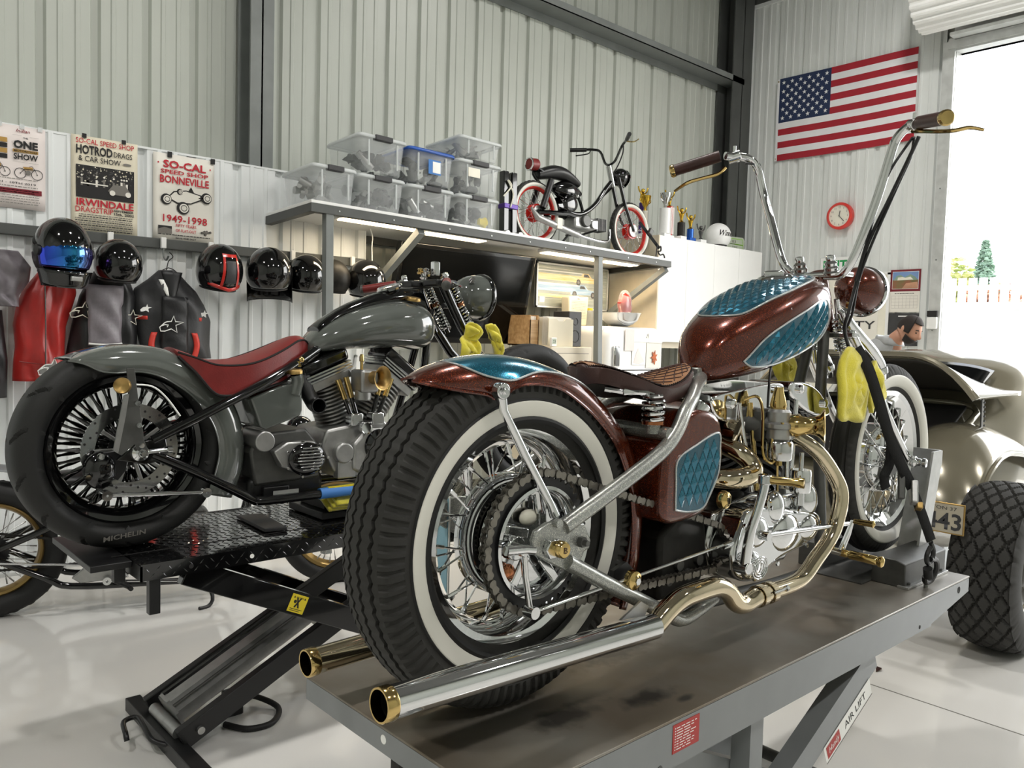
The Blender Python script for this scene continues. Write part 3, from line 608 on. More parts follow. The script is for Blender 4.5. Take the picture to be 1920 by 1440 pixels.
MB().beam((3.70,.04,-.09),(3.70,.78,-.50),.055,.05).build('brace', 'steel_grey', sh, sm=0)
for i, x in enumerate((.2,.62,1.1,1.5,1.9,2.3,2.6,3.1,3.5)): MB().cyl((x,-.004,-.05),(x,.002,-.05),.006,n=8).build('bolt', 'galv', sh)
for x0, x1, y in ((.33,.95,.2),(1.05,1.62,.25),(2.35,3.02,.3),(3.1,3.55,.3)):
    f_ = MB().bx(x0-.02, x1+.02, y-.06, y+.06, -.05, -.022).build('light_fixture', 'white_paint', sh, bev=.004)
    MB().bx(x0, x1, y-.05, y+.05, -.056, -.05).build('tube_diffuser', 'lamp_warm', f_, sm=0)
    ld = bpy.data.lights.new('shelf_lamp', 'AREA'); ld.shape = 'RECTANGLE'; ld.size = x1-x0; ld.size_y = .1; ld.energy = 3.2; ld.color = (1,.84,.62)
    lo = bpy.data.objects.new('shelf_lamp', ld); COL.objects.link(lo); lo.parent = sh; lo.location = ((x0+x1)/2, y, -.06)
MB().tube([(.75,.5,-.03),(.77,.5,-.09),(.765,.5,-.16),(.77,.5,-.3)], .004, 6, k=4).build('pull_cord', 'white_paint', sh)
def bin_(label, x0, x1, y, z0, h, lid='clear_lid', depth=.42, tilt_t=0, latch='jacket_char', seed=0, cont='mixed', tag_=None):
    xc = (x0+x1)/2; t = thing('storage_bin', label, 'bin', (xc, y, zs(xc, y)+z0), 'clear plastic bins on the shelf'); t.rotation_euler = (TX, TY, 0); w = (x1-x0)/2-.012; hb = h-.03; rr = random.Random(seed)
    def ring(z, k, r=.03):
        P = []
        for (sx, sy, a0) in ((1,1,0),(-1,1,90),(-1,-1,180),(1,-1,270)):
            for j in range(4): a = R_(a0+30*j); P.append(V((sx*(w*k-r)+r*cos(a), depth/2+sy*(depth/2*k-r)+r*sin(a), z)))
        return P
    MB().loft([ring(.003,.88), ring(.012,.9), ring(hb*.92,1.), ring(hb*.94,1.04), ring(hb,1.04)], cap=False).add(ring(.003,.88), [tuple(range(16))]).build('tub', 'clear', t, sm=50)
    lid_ = MB().loft([ring(hb-.012,1.06), ring(hb+.004,1.06), ring(hb+.012,1.03), ring(hb+.014,.96), ring(hb+.006,.94)], cap=False).add(ring(hb+.006,.94), [tuple(range(16))]).build('lid', lid, t, sm=50, solid=.002)
    for sx in (-1,1):
        MB().bx(sx*w*.62-.006, sx*w*.62+.006, -.010, .002, hb*.15, hb*.9).build('rib', 'clear_lid', t, bev=.004)
    if latch: MB().bx(-w*.38, w*.38, -.022, .02, hb-.02, hb+.016).build('latch', latch, t, bev=.005)
    b = MB(); b2 = MB()
    for i in range(16):
        p = V((rr.uniform(-.75,.75)*w, rr.uniform(.05,depth-.06), rr.uniform(.02,hb*.75)))
        if cont == 'metal' or rr.random() < .3:
            d = V((rr.uniform(-1,1), rr.uniform(-1,1), rr.uniform(-1,1))).normalized()*rr.uniform(.05,.09); p.y = max(.1, min(depth-.1, p.y)); p.z = max(.09, min(hb-.09, p.z)); p.x = max(-w+.1, min(w-.1, p.x)); b.cyl(p-d, p+d, rr.uniform(.012,.03), n=10)
        else: b2.ball(p, (rr.uniform(.03,.06), rr.uniform(.03,.05), rr.uniform(.02,.05)), 8, 6, fn=lambda q: q+V((rr.uniform(-1,1),rr.uniform(-1,1),rr.uniform(-1,1)))*.012 if q.z > .02 else q)
    for bb, m_ in ((b,'alu'), (b2, {'mixed':'jacket_char','metal':'alu_dark','dark':'black_matte'}[cont])):
        if bb.v:
            bb.v = [V((max(-w*.82,min(w*.82,p.x)), max(.03,min(depth-.04,p.y)), max(.012,min(hb-.02,p.z)))) for p in bb.v]; bb.build('contents', m_, t, sm=50, kind='stuff')
    if tag_ == 'yellow': MB().ball((w*.45,.05,.06),(.05,.03,.035),10,8,fn=lambda q: q+V((.008*sin(q.x*90),0,.008*sin(q.z*130+q.x*80)))).build('yellow_cloth', 'hi_viz', t)
    if tag_ == 'label': MB().bx(-w*.2,w*.35,-.014,-.011,hb*.3,hb*.75).build('label_card', 'blue_tape', t, sm=0); MB().bx(-w*.02,w*.33,-.016,-.0145,hb*.35,hb*.7).build('label_card', 'ink_white', t, sm=0)
    if tag_ == 'note': MB().bx(-w*.6,-w*.05,-.014,-.011,hb*.5,hb*.8).build('label_card', 'cream', t, sm=0)
    return t
yb = 4.745
bin_('clear bin of metal pipes at the left end of the shelf', 2.55, 2.885, yb, .002, .262, seed=1, cont='metal')
bin_('clear lower bin second from the left end of the shelf', 2.89, 3.27, yb, .002, .255, seed=2)
bin_('large clear bin of dark gear stacked second from left', 2.885, 3.275, yb, .262, .262, seed=3, cont='dark')
bin_('clear bin under the blue-lidded bin', 3.29, 3.70, yb, .002, .25, seed=4)
bin_('clear bin with a bright blue lid and a label', 3.285, 3.70, yb, .257, .255, lid='blue_lid', latch=None, seed=5, cont='dark', tag_='label')
bin_('bottom bin of the right stack with a yellow cloth inside', 3.73, 4.14, yb, .002, .25, seed=6, tag_='yellow')
bin_('middle bin of the right stack with a paper note', 3.725, 4.15, yb, .257, .252, seed=7, tag_='note')
bin_('shallow top bin of the right stack holding a steel pan', 3.73, 4.15, yb, .514, .165, seed=8, cont='metal', latch=None)
t = on_shelf('folded_stand', 'black folded stand with a pale cord beside the right stack of bins', 'stand', 4.43, 4.95)
for x in (-.06,.03): MB().bx(x-.028,x+.028,-.03,.03,.04,.54).build('upright', 'black_gloss', t, bev=.006)
MB().bx(-.09,.06,-.04,.04,.24,.28).build('clamp', 'purple', t, bev=.005); MB().tube([(-.1,-.04,.33),(-.02,-.045,.42),(-.06,-.045,.46),(0,-.045,.36),(-.03,-.045,.25)], .006, 6, k=5).build('cord', 'cream', t)
MB().bx(-.13,.11,-.06,.06,0,.045).build('foot', 'iron', t, bev=.01)
for x in (-.08,.06): MB().cyl((x,-.075,.03),(x,-.02,.03),.03,n=18).build('roller', 'alu', t, bev=.004)
# ---- television, pictures, fridge, cabinets under the shelf
t = thing('television', 'large black flat television tilted on the wall under the shelf', 'television', (4.2, 5.33, 1.56)); t.rotation_euler = (R_(13), 0, 0)
MB().bx(-.7,.7,-.045,.03,0,.78).build('casing', 'black_gloss', t, bev=.008); MB().bx(-.665,.665,-.049,-.046,.05,.745).build('screen', 'tv', t, sm=0)
MB().bx(-.2,.2,.03,.12,.25,.55).build('wall_bracket', 'steel_dark', t, sm=0)
t = thing('car_artwork', 'framed artwork of a yellow and a blue car with speed streaks', 'picture', (5.69, 5.43, 1.9)); w, h = .99, .415
MB().bx(-w/2,w/2,-.012,.012,0,h).build('backing', 'lift_grey', t, sm=0)
for a in ((-w/2,w/2,0,.014),(-w/2,w/2,h-.014,h),(-w/2,-w/2+.014,0,h),(w/2-.014,w/2,0,h)): MB().bx(a[0],a[1],-.022,.0,a[2],a[3]).build('frame', 'galv', t, sm=0)
S_ = Sheet(t, (-w/2,-.0125,0), (1,0,0), (0,0,1))
mat('art_y', (232,190,84), .5, c2=(240,226,180), scale=3, stretch=(1,1,40)); mat('art_b', (96,150,206), .5, c2=(190,214,226), scale=3, stretch=(1,1,40)); mat('art_g', (120,128,120), .5, c2=(170,176,160), scale=3, stretch=(1,1,30))
S_.rect(.02,w-.02,.02,h-.02,'art_g').rect(.02,.6,.26,.32,'art_y',2).rect(.02,.55,.16,.22,'art_b',2).rect(.02,.62,.22,.235,'ink_white',3).rect(.02,.5,.1,.13,'art_y',2).rect(.02,.7,.34,.35,'ink_white',2)
for (a, z, m_) in ((.62,.255,'art_y'),(.57,.14,'art_b')):
    S_.poly([(a-.12,z),(a-.1,z+.045),(a-.03,z+.06),(a+.0,z+.095),(a+.08,z+.095),(a+.13,z+.055),(a+.27,z+.04),(a+.29,z+.005)], m_, 4); S_.poly([(a+.01,z+.06),(a+.02,z+.088),(a+.07,z+.088),(a+.1,z+.06)],'ink',5)
    for du in (-.06,.2): S_.disc(a+du, z+.005, .03, 'ink', 5); S_.disc(a+du, z+.005, .016, 'ink_grey', 6)
S_.rect(.05,.11,.05,.1,'ink_white',3); S_.done()
MB().bx(-w/2,w/2,-.018,-.016,0,h).build('glass_pane', 'pane', t, sm=0)
t = thing('steel_cabinet', 'low beige steel cabinet with small grey lettering beside the fridge', 'cabinet', (5.06, 4.82, FZ))
MB().bx(-.24,.26,0,.5,.0,1.395).build('body', 'beige', t, bev=.006); MB().bx(-.2,.215,-.012,0,.6,1.335).build('door', 'beige', t, bev=.003); MB().bx(-.2,.215,-.012,0,.04,.58).build('drawer', 'beige', t, bev=.003)
MB().bx(-.205,.22,-.004,-.001,.595,1.34).build('door_gap', 'ink_grey', t, sm=0)
text('Sanctuary', 'ink_grey', t, (.0,-.0125,1.14), (1,0,0), (0,0,1), .035, w=.24); MB().bx(-.02,.0,-.03,-.012,.75,.85).build('handle', 'chrome', t, bev=.003)
t = thing('paper_box', 'plain wooden magazine file on the steel cabinet', 'box', (4.77, 5.12, 1.546)); MB().bx(-.05,.05,-.14,.14,0,.012).bx(-.05,-.043,-.14,.14,0,.26).bx(.043,.05,-.14,.14,0,.26).bx(-.05,.05,.133,.14,0,.26).bx(-.05,.05,-.14,-.133,0,.22).build('case', 'wood', t, sm=0)
for i in range(5): MB().bx(-.038+.015*i,-.028+.015*i,-.12,.12,.013,.25).build('magazine', 'paper', t, sm=0)
t = thing('letter_tray', 'beige letter holder full of white papers on the steel cabinet', 'tray', (5.0, 4.95, 1.546)); MB().prism([(-.15,0),(.15,0),(.15,.235),(.06,.235),(.03,.215),(-.03,.215),(-.06,.235),(-.15,.235)], 'y', -.06, -.052).bx(-.15,.15,-.052,.06,0,.008).bx(-.15,.15,.052,.06,0,.25).build('holder', 'paper_cream', t, sm=0)
for i in range(6): MB().bx(-.14,.14,-.045+.014*i,-.043+.014*i,.009,.245+.004*(i%3)).build('sheet', 'paper', t, sm=0)
t = thing('desk_speaker', 'small dark loudspeaker standing on the steel cabinet', 'speaker', (5.24, 5.05, 1.546)); MB().bx(-.08,.08,-.1,.1,0,.31).build('cabinet', 'jacket_char', t, bev=.006)
for z, r in ((.09,.05),(.22,.03)): MB().lathe([(r,-.104),(r*1.1,-.1),(r*.9,-.096),(r*.3,-.085),(0,-.09)], (0,0,z), n=24).build('driver', 'black_satin', t)
t = thing('small_display', 'little white digital clock on the steel cabinet front edge', 'clock', (4.87, 4.85, 1.546)); MB().prism([(-.03,0),(.03,0),(.03,.075),(-.03,.075)], 'y', -.012, .012).build('case', 'white_paint', t, bev=.004); MB().bx(-.022,.022,-.014,-.0125,.02,.066).build('screen', 'green_plate', t, sm=0); text('23', 'ink', t, (0,-.0145,.032), (1,0,0), (0,0,1), .02, w=.03)
fr = thing('fridge', 'white retro fridge with children drawings stuck on its door', 'fridge', (5.95, 4.84, 0))
def rr_ring(y, w, z0, z1, r, n=6):
    P = []
    for sx, cz, a0 in ((1,z1-r,0),(-1,z1-r,90),(-1,z0+r,180),(1,z0+r,270)):
        for j in range(n+1): a = R_(a0+90*j/n); P.append(V((sx*(w-r)+r*cos(a), y, cz+r*sin(a))))
    return P
MB().loft([rr_ring(.06,.43,.25,1.74,.09), rr_ring(.62,.43,.25,1.74,.09)]).build('body', 'white_paint', fr, sm=50, bev=.01)
MB().loft([rr_ring(-.0,.36,.29,1.69,.1), rr_ring(.012,.405,.265,1.725,.1), rr_ring(.055,.42,.255,1.735,.09)]).build('door', 'white_paint', fr, sm=60)
MB().bx(-.42,.42,.0,.056,1.335,1.345).build('door_gap', 'ink_grey', fr, sm=0)
MB().bx(-.33,-.25,-.03,.01,1.37,1.56).build('handle', 'chrome', fr, bev=.012)
for (x0,x1,z0,z1,m_,rot) in ((-.17,-.04,1.52,1.72,'paper_pink',.005),(-.06,.14,1.39,1.6,'ink_white',.0),(.15,.36,1.36,1.66,'paper',.001),(.17,.38,1.6,1.69,'ink_white',.006)): MB().bx(x0,x1,-.008-rot,-.004-rot,z0,z1).build('drawing', m_, fr, sm=0)
MB().bx(-.06,.22,-.012,-.006,1.6,1.64).build('name_strip', 'white_paint', fr, bev=.003)
S_ = Sheet(fr, (0,-.009,0), (1,0,0), (0,0,1)); S_.disc(-.1,1.62,.04,'paper_cream',ry=.07); S_.poly([(-.04,1.41),(.02,1.55),(.08,1.47),(.12,1.42),(.04,1.4)],'paper_pink',2)
mat('leaf_orange', (186,96,48), .6, vary=.2, scale=30)
MB().prism([(.26+.05*(1 if i%2 else .45)*cos(2*PI*i/14), 1.46+.07*(1 if i%2 else .5)*sin(2*PI*i/14)) for i in range(14)], 'y', -.02, -.014).build('paper_leaf', 'leaf_orange', fr, sm=0); S_.done()
for sx in (-.3,.3): MB().cyl((sx,.15,FZ),(sx,.15,FZ+.11),.03,n=12).cyl((sx,.55,FZ),(sx,.55,FZ+.11),.03,n=12).build('foot', 'black_satin', fr)
t = thing('mixing_bowl', 'polished steel mixing bowl on top of the fridge', 'bowl', (5.9, 5.0, 1.745)); MB().lathe([(0,0),(.07,0),(.12,.02),(.17,.06),(.2,.12),(.21,.125),(.195,.115),(.16,.06),(.1,.02),(0,.012)], (0,0,0), (0,0,1), 40).build('bowl', 'alu_bright', t, sm=60)
t = thing('candy_bag', 'clear bag of red sweets standing in the steel bowl', 'bag', (5.96, 5.0, 1.775)); MB().ball((0,0,.16),(.085,.05,.13),14,12,fn=lambda q: q+V((.01*sin(q.z*60),0,0))).build('sweets', 'moped_red', t); MB().ball((0,0,.17),(.09,.056,.145),14,12,fn=lambda q: V((q.x*(1.25 if q.z>.26 else 1), q.y*(.3 if q.z>.26 else 1), q.z))).build('wrapper', 'clear', t)
t = thing('paper_bag', 'brown paper bag printed with a list on the fridge top', 'bag', (5.6, 5.3, 1.745)); MB().prism([(-.13,0),(.11,0),(.13,.27),(.04,.26),(-.03,.275),(-.14,.26)], 'y', -.05, .05).build('bag', 'paper_cream', t, bev=.01); S_ = Sheet(t, (-.13,-.051,0), (1,0,0), (0,0,1)); 
for i in range(12): smallprint(S_, .03, .22, .22-.014*i, .003, 'ink_grey', seed=60+i)
S_.txt('MENU', .12, .24, .008, 'ink_dkred', w=.03, bold=.03); S_.done()
t = thing('jar', 'small clear jar with a yellow lid behind the sweets', 'jar', (5.84, 5.36, 1.745)); MB().lathe([(0,0),(.06,0),(.065,.02),(.065,.13),(.05,.15),(0,.15)], (0,0,0), (0,0,1), 20).build('body', 'clear', t); MB().cyl((0,0,.15),(0,0,.17),.05,n=20).build('lid', 'hi_viz', t)
# wall cabinets with trophies on top
cb = thing('wall_cabinet', 'tall white wall cabinets with plain doors right of the shelf', 'cabinet', (6.41, 4.96, 1.61))
MB().bx(0,1.86,.02,.62,0,1.04).build('carcass', 'cab_white', cb, sm=0); 
mat('side_panel', (222,210,186), .5)
MB().bx(-.018,0,.0,.62,0,1.04).build('side_panel', 'side_panel', cb, sm=0)
for x0, x1 in ((0,.449),(.452,.93),(.933,1.395),(1.398,1.86)): MB().bx(x0,x1,0,.019,.002,1.038).build('door', 'cab_white', cb, bev=.0015)
MB().bx(0,1.86,.06,.6,-.06,0).build('light_rail', 'beige', cb, sm=0)
ct = thing('counter', 'white worktop counter below the wall cabinets', 'counter', (7.4, 4.8, 0)); MB().bx(-.98,.9,0,.8,.9,.94).build('worktop', 'white_paint', ct, bev=.004)
for i in range(3): MB().bx(-.96+.62*i,-.345+.62*i,.04,.8,FZ,.9).build('base_unit', 'cab_white', ct, bev=.003)
t = thing('framed_photograph', 'small framed dark photograph under the wall cabinets', 'picture', (7.47, 5.28, 1.37)); MB().bx(-.175,.175,-.012,.012,0,.21).build('frame', 'cream', t, bev=.003); MB().bx(-.14,.14,-.015,-.012,.025,.19).build('photo', 'ink_grey', t, sm=0)
S_ = Sheet(t, (-.14,-.0155,.025), (1,0,0), (0,0,1)); rr = random.Random(9)
for i in range(50): S_.disc(rr.uniform(.02,.26), rr.uniform(.015,.15), rr.uniform(.006,.018), rr.choice(['ink','jacket_char','ink_tan','leather_brown']), 1+i*.02, 7)
S_.done(); MB().bx(-.2,.2,-.06,.06,-.43,-.001).build('easel', 'beige', t, sm=0)
def trophy(label, x, y, col, hcol, top, h1, rcol=.035, base='white_paint', z=2.651):
    t = thing('trophy', label, 'trophy', (x, y, z), 'trophies on the wall cabinets'); MB().bx(-.05,.05,-.04,.04,0,.05).build('base', base, t, bev=.004)
    if hcol: MB().cyl((0,0,.05),(0,0,h1),rcol,n=16).build('column', hcol, t)
    if top == 'cup':
        MB().lathe([(.02,h1),(.012,h1+.03),(.03,h1+.06),(.055,h1+.12),(.058,h1+.15),(.05,h1+.15),(.0,h1+.08)], (0,0,0), (0,0,1), 20).build('cup', col, t)
        for s_ in (-1,1): MB().tube([(s_*.04,0,h1+.07),(s_*.085,0,h1+.1),(s_*.055,0,h1+.145)], .006, 6, k=5).build('cup_handle', col, t)
    else:
        b = MB().lathe([(.03,h1),(.012,h1+.02),(.02,h1+.06),(.028,h1+.085),(.02,h1+.1)], (0,0,0), (0,0,1), 14).ball((0,0,h1+.125),.022,10,8)
        for s_ in (-1,1): b.tube([(s_*.02,0,h1+.09),(s_*.06,0,h1+.12),(s_*.075,0,h1+.16)], .008, 6, k=4)
        b.build('figure', col, t)
    return t
trophy('silver cup trophy with a wide white column on the wall cabinet', 6.655, 5.10, 'alu_bright', 'white_paint', 'cup', .30, .055)
t = trophy('tall trophy with a red striped column and gold figure', 6.80, 5.16, 'gold', 'moped_red', 'fig', .34, .04)
for i in range(4): MB().bx(-.025+.016*i,-.018+.016*i,-.042,-.03,.06,.33).build('stripe', 'ink_white', t, sm=0)
trophy('short trophy with a dark column and gold figure', 6.93, 5.10, 'gold', 'iron', 'fig', .19, .04)
trophy('little gold trophy on a bright blue column', 7.09, 5.10, 'gold', 'blue_tr', 'fig', .14, .035, base='blue_tr')
trophy('tiny pewter figure trophy beside the white Winner helmet', 7.28, 5.10, 'alu_dark', 'alu', 'fig', .05, .03)
trophy('gold cup trophy behind the small motorbike front wheel', 6.56, 5.28, 'gold', 'cream', 'cup', .28, .03)
trophy('gold figure trophy with a purple column behind the small motorbike', 6.64, 5.38, 'gold', 'purple', 'fig', .38, .035)
t = thing('helmet', 'white open-face helmet lettered Winner on the wall cabinets', 'helmet', (7.60, 5.10, 2.735)); t.rotation_euler = (0,0,R_(-100))
shell(MB(), (0,0,.035), (.125,.15,.14), zc=-.7).build('shell', 'white_paint', t, sm=60, solid=.004); shell(MB(), (0,0,.034), (.115,.14,.13), zc=-.7).build('liner', 'black_matte', t, sm=60); MB().tube(rim((0,0,.035),(.125,.15,.14),-.7), .006, 8, closed=True).build('edge_trim', 'rubber_dark', t)
wt = text('Winner', 'ink', t, (.128,-.0,.03), (0,1,0), (0,.25,1), .065, w=.21, shear=.3, bold=.012, depth=.004)
for v in wt.data.vertices: q = 1-(v.co.y/.152)**2-((v.co.z-.035)/.142)**2; v.co.x = .127*math.sqrt(max(.02,q))+.004
t = thing('number_plate_board', 'grey racing number board with lime green lines beside the Winner helmet', 'sign', (8.06, 5.2, 2.651)); MB().prism([(-.2,0),(.19,0),(.2,.14),(.17,.175),(-.2,.16)], 'y', -.015, .015).build('board', 'green_plate', t, bev=.006)
S_ = Sheet(t, (0,-.0155,0), (1,0,0), (0,0,1)); S_.line([(-.17,.14),(.15,.15),(.165,.09),(-.1,.085),(.165,.085),(.15,.03),(-.16,.025)], .007, 'lime'); S_.txt('83', -.02,.1,.03,'ink_grey',w=.08).txt('MRE', .0,.045,.02,'ink_grey',w=.1); S_.done()
# ================================================================== small motorbike on the shelf
mb = on_shelf('small_motorbike', 'small black motorbike with red wheels and whitewall tyres on the shelf', 'motorcycle', 4.79, 5.03)
def knob(a, y, r):
    return (.006 if (int(a*26)+int((y+.1)*80)) % 2 and abs(y) < .028 else 0.)
def pat_mini(a, y, r): return -.005 if (math.floor(a/(2*PI)*70)+math.floor((y+.5)*110)) % 2 and r > .255 else 0.
for nm, x in (('rear_wheel', 0.), ('front_wheel', 1.25)):
    rw = wheel(mb, nm, (x,0,.275), .275, .062, .215, .045, 'rubber_tread', 'moped_red', 36, (.075,.03), 'chrome', .0017, pat=pat_mini, nseg=210, nprof=24, ww=(.219,.252), hubm='moped_red', rd=.45)
    MB().cyl((0,-.075,0),(0,.075,0),.009,n=10).build('axle', 'chrome', rw)
    MB().cyl((0,-.05,0),(0,-.034,0),.058,n=24).build('brake_plate', 'alu', rw)
P = lambda x, z, y=0: V((x, y, z))
MB().tube([P(.3,.35),P(.55,.34),P(.75,.45),P(.9,.62),P(1.0,.72)], .022, 10, k=5).build('frame_tube', 'black_gloss', mb)
MB().tube([P(.62,.36),P(.8,.5),P(1.0,.66)], .012, 8, k=4).build('frame_tube', 'black_gloss', mb)
MB().tube([P(.3,.35),P(.1,.5),P(-.02,.62),P(.2,.66),P(.5,.52),P(.6,.36)], .014, 8, k=5).build('subframe', 'black_gloss', mb)
MB().loft([[P(.02+.5*u+.0, .60+.06*sin(PI*u)+(.07)*sin(a)*(1-.3*u)*(.6+.4*sin(PI*u)), .075*cos(a)*(.6+.5*sin(PI*u))) for a in [2*PI*j/14 for j in range(14)]] for u in [i/10 for i in range(11)]]).build('seat', 'black_satin', mb, sm=60)
MB().loft([[P(.22+.34*u, .52+.09*sin(a)*(sin(PI*(.12+.8*u))), .07*cos(a)*sin(PI*(.15+.75*u))) for a in [2*PI*j/14 for j in range(14)]] for u in [i/8 for i in range(9)]]).build('tank', 'black_gloss', mb, sm=60)
for s_ in (-1,1): MB().ball((.36, s_*.07, .40), (.095,.02,.075), 16, 10).build('side_box', 'black_gloss', mb)
MB().ball((.42,-.095,.47), .018, 10, 8).build('side_knob', 'chrome', mb)
MB().bx(.42,.74,-.07,.07,.2,.31).build('crankcase', 'alu', mb, bev=.02, seg=3); MB().cyl((.55,-.1,.27),(.55,-.06,.27),.055,n=20).build('engine_cover', 'alu_dark', mb, bev=.008); MB().cyl((.66,-.09,.25),(.66,-.06,.25),.04,n=18).build('engine_cover', 'alu', mb, bev=.006)
b = MB()
for i in range(7): b.bx(.74+.018*i,.747+.018*i,-.055,.055,.215,.325)
b.bx(.73,.86,-.035,.035,.235,.305).build('cylinder', 'alu_dark', mb, sm=0)
for s_ in (-1,1):
    MB().tube([P(-.02,.275,s_*.06),P(.35,.31,s_*.06),P(.45,.30,s_*.05)], .022, 8).build('swingarm', 'black_gloss', mb)
    MB().cyl(P(.02,.31,s_*.075),P(.12,.56,s_*.075),.028,n=12).build('shock', 'black_satin', mb)
    MB().tube([P(1.25,.275,s_*.05),P(1.12,.5,s_*.05),P(1.03,.74,s_*.045)], .017, 10).build('fork_leg', 'black_gloss', mb)
MB().beam(P(-.04,.66),P(.08,.62),.1,.012).build('rear_mudguard', 'black_gloss', mb)
MB().cyl(P(-.0,.68,-.02),P(-.09,.67,-.02),.05,n=20).build('tail_light', 'leather_red', mb, bev=.01); MB().tube([P(-.09,.67+.05*sin(a),-.02+.05*cos(a)) for a in [2*PI*i/20 for i in range(20)]], .008, 6, closed=True).build('tail_light_ring', 'chrome', mb)
MB().tube([P(.9,.24,-.05),P(.86,.13,-.07),P(.7,.11,-.085),P(.45,.13,-.09)], .016, 10, k=4).build('exhaust_pipe', 'alu_bright', mb); MB().tube([P(.45,.13,-.09),P(.1,.19,-.095),P(-.06,.22,-.095),P(-.13,.29,-.095)], [.028,.03,.028,.01], 12).build('silencer', 'alu', mb)
MB().bx(.15,.21,-.125,-.118,.15,.24).build('heat_tab', 'cream', mb, sm=0)
MB().cyl(P(1.0,.66),P(.94,.84),.026,n=14).build('head_tube', 'alu_bright', mb)
MB().ball(P(1.1,.76), (.085,.085,.085), 20, 14).build('headlight_shell', 'black_gloss', mb); MB().lathe([(0,.08),(.06,.075),(.085,.04),(.086,.03)], P(1.12,.755), (1,0,-.1), 24).build('headlight_lens', 'chrome', mb)
for s_ in (-1,1):
    MB().tube([P(.95,.85),P(.96,.88,s_*.06),P(.97,1.0,s_*.13),P(.94,1.03,s_*.2),P(.85,1.03,s_*.30)] , .012, 8, k=5).build('handlebar', 'black_gloss', mb)
    MB().cyl(P(.905,1.03,s_*.245),P(.80,1.03,s_*.36),.019,n=12).build('grip', 'black_satin', mb)
    MB().tube([P(.93,1.02,s_*.22),P(.96,1.01,s_*.28),P(.9,1.0,s_*.38)], .006, 6, k=3).build('lever', 'brass' if s_ < 0 else 'black_gloss', mb)
MB().tube([P(.97,1.0,-.15),P(1.02,.95,-.1),P(1.03,.86,-.04),P(1.02,.8,0)], .006, 6, k=5).build('cable', 'black_satin', mb)
MB().bx(.2,.9,-.2,.2,.14,.155).build('footrest', 'black_satin', mb, sm=0) if 0 else MB().tube([P(.58,.18,-.19),P(.58,.16,0),P(.58,.18,.19)], .01, 8).build('footrest', 'black_satin', mb)
MB().tube([P(.5,.18,.06),P(.42,.08,.09),P(.36,.006,.13)], .011, 8).build('side_stand', 'black_satin', mb)
t = on_shelf('ratchet_strap', 'black tie-down strap with S hook hanging at the small motorbike front wheel', 'strap', 6.20, 4.86, dz=.001)
MB().beam((-.1,.1,.36),(.08,.0,.12),.004,.03).build('webbing', 'strap_black', t, sm=0); MB().beam((.06,.01,.16),(.0,-.02,.02),.004,.03).build('webbing', 'strap_black', t, sm=0); MB().box((-.02,.03,.27),(.05,.03,.06),(0,30,0)).build('buckle', 'alu_dark', t, bev=.005)
MB().tube([(.07,0,.13),(.1,0,.14),(.1,0,.1),(.06,0,.09),(.09,0,.06),(.14,0,.07),(.16,0,.04),(.14,0,.015),(.11,0,.03)], .007, 8, k=5).build('s_hook', 'iron', t)
# ================================================================== grey air lift with the maroon chopper
lf = thing('motorcycle_lift', 'grey steel air lift table carrying the maroon chopper', 'lift', (1.9, 1.26, 0))
lx = lambda x: x-1.9
ly = lambda y: y-1.26
PX0, PX1, PY0, PY1, PZ = .853, 2.955, .9425, 1.578, .85
MB().bx(lx(PX0), lx(PX1), ly(PY0), ly(PY1), PZ-.006, PZ).build('deck', 'plate_steel', lf, bev=.002)
side = [(lx(PX0),PZ-.006),(lx(PX0),PZ-.045),(lx(1.0),PZ-.095),(lx(2.64),PZ-.095),(lx(PX1),PZ-.05),(lx(PX1),PZ-.006)]
for y in (PY0, PY1-.006): 
    s_ = MB().prism(side, 'y', ly(y), ly(y)+.006).build('side_rail', 'lift_grey', lf, sm=0)
    MB().bx(lx(1.0), lx(2.64), ly(y)+(0 if y == PY0 else -.03), ly(y)+(.036 if y == PY0 else .006), PZ-.101, PZ-.095).build('flange', 'lift_grey', s_, sm=0)
    if y == PY0:
        MB().lathe([(0,-.001),(.011,-.001),(.011,0)], (lx(2.86), ly(y), PZ-.03), (0,1,0), 16).build('hole', 'ink', s_); MB().lathe([(0,-.001),(.006,-.001),(.006,0)], (lx(2.55), ly(y), PZ-.085), (0,1,0), 12).build('hole', 'ink', s_); MB().lathe([(0,-.001),(.008,-.001),(.008,0)], (lx(1.28), ly(y), PZ-.09), (0,1,0), 12).build('hole', 'steel_dark', s_)
        dcl = MB().bx(lx(1.318), lx(1.408), ly(y)-.0012, ly(y), PZ-.072, PZ-.013).build('warning_decal', 'caution_red', s_, sm=0)
        S_ = Sheet(s_, (lx(1.318), ly(y)-.0012, PZ-.072), (1,0,0), (0,0,1), .0004)
        for i in range(9): smallprint(S_, .012, .08-.01*(i%3), .05-.0055*i, .002, 'ink_white', seed=80+i); S_.rect(.006,.009,.05-.0055*i,.0525-.0055*i,'ink_white')
        S_.done()
MB().bx(lx(PX0)-.001, lx(PX0)+.006, ly(PY0), ly(PY1), PZ-.05, PZ-.004).build('end_plate', 'lift_grey', lf, sm=0)
MB().bx(lx(PX1)-.006, lx(PX1), ly(PY0), ly(PY1), PZ-.05, PZ-.006).build('end_plate', 'lift_grey', lf, sm=0)
for y in (1.273, 1.05): MB().lathe([(0,-.001),(.009,-.001),(.009,.001)], (lx(PX0)-.001, ly(y), PZ-.022), (1,0,0), 14).build('hole', 'ink_white', lf)
MB().bx(lx(.862), lx(.89), ly(1.235), ly(1.262), FZ, PZ-.05).build('rear_leg', 'iron', lf, sm=0)
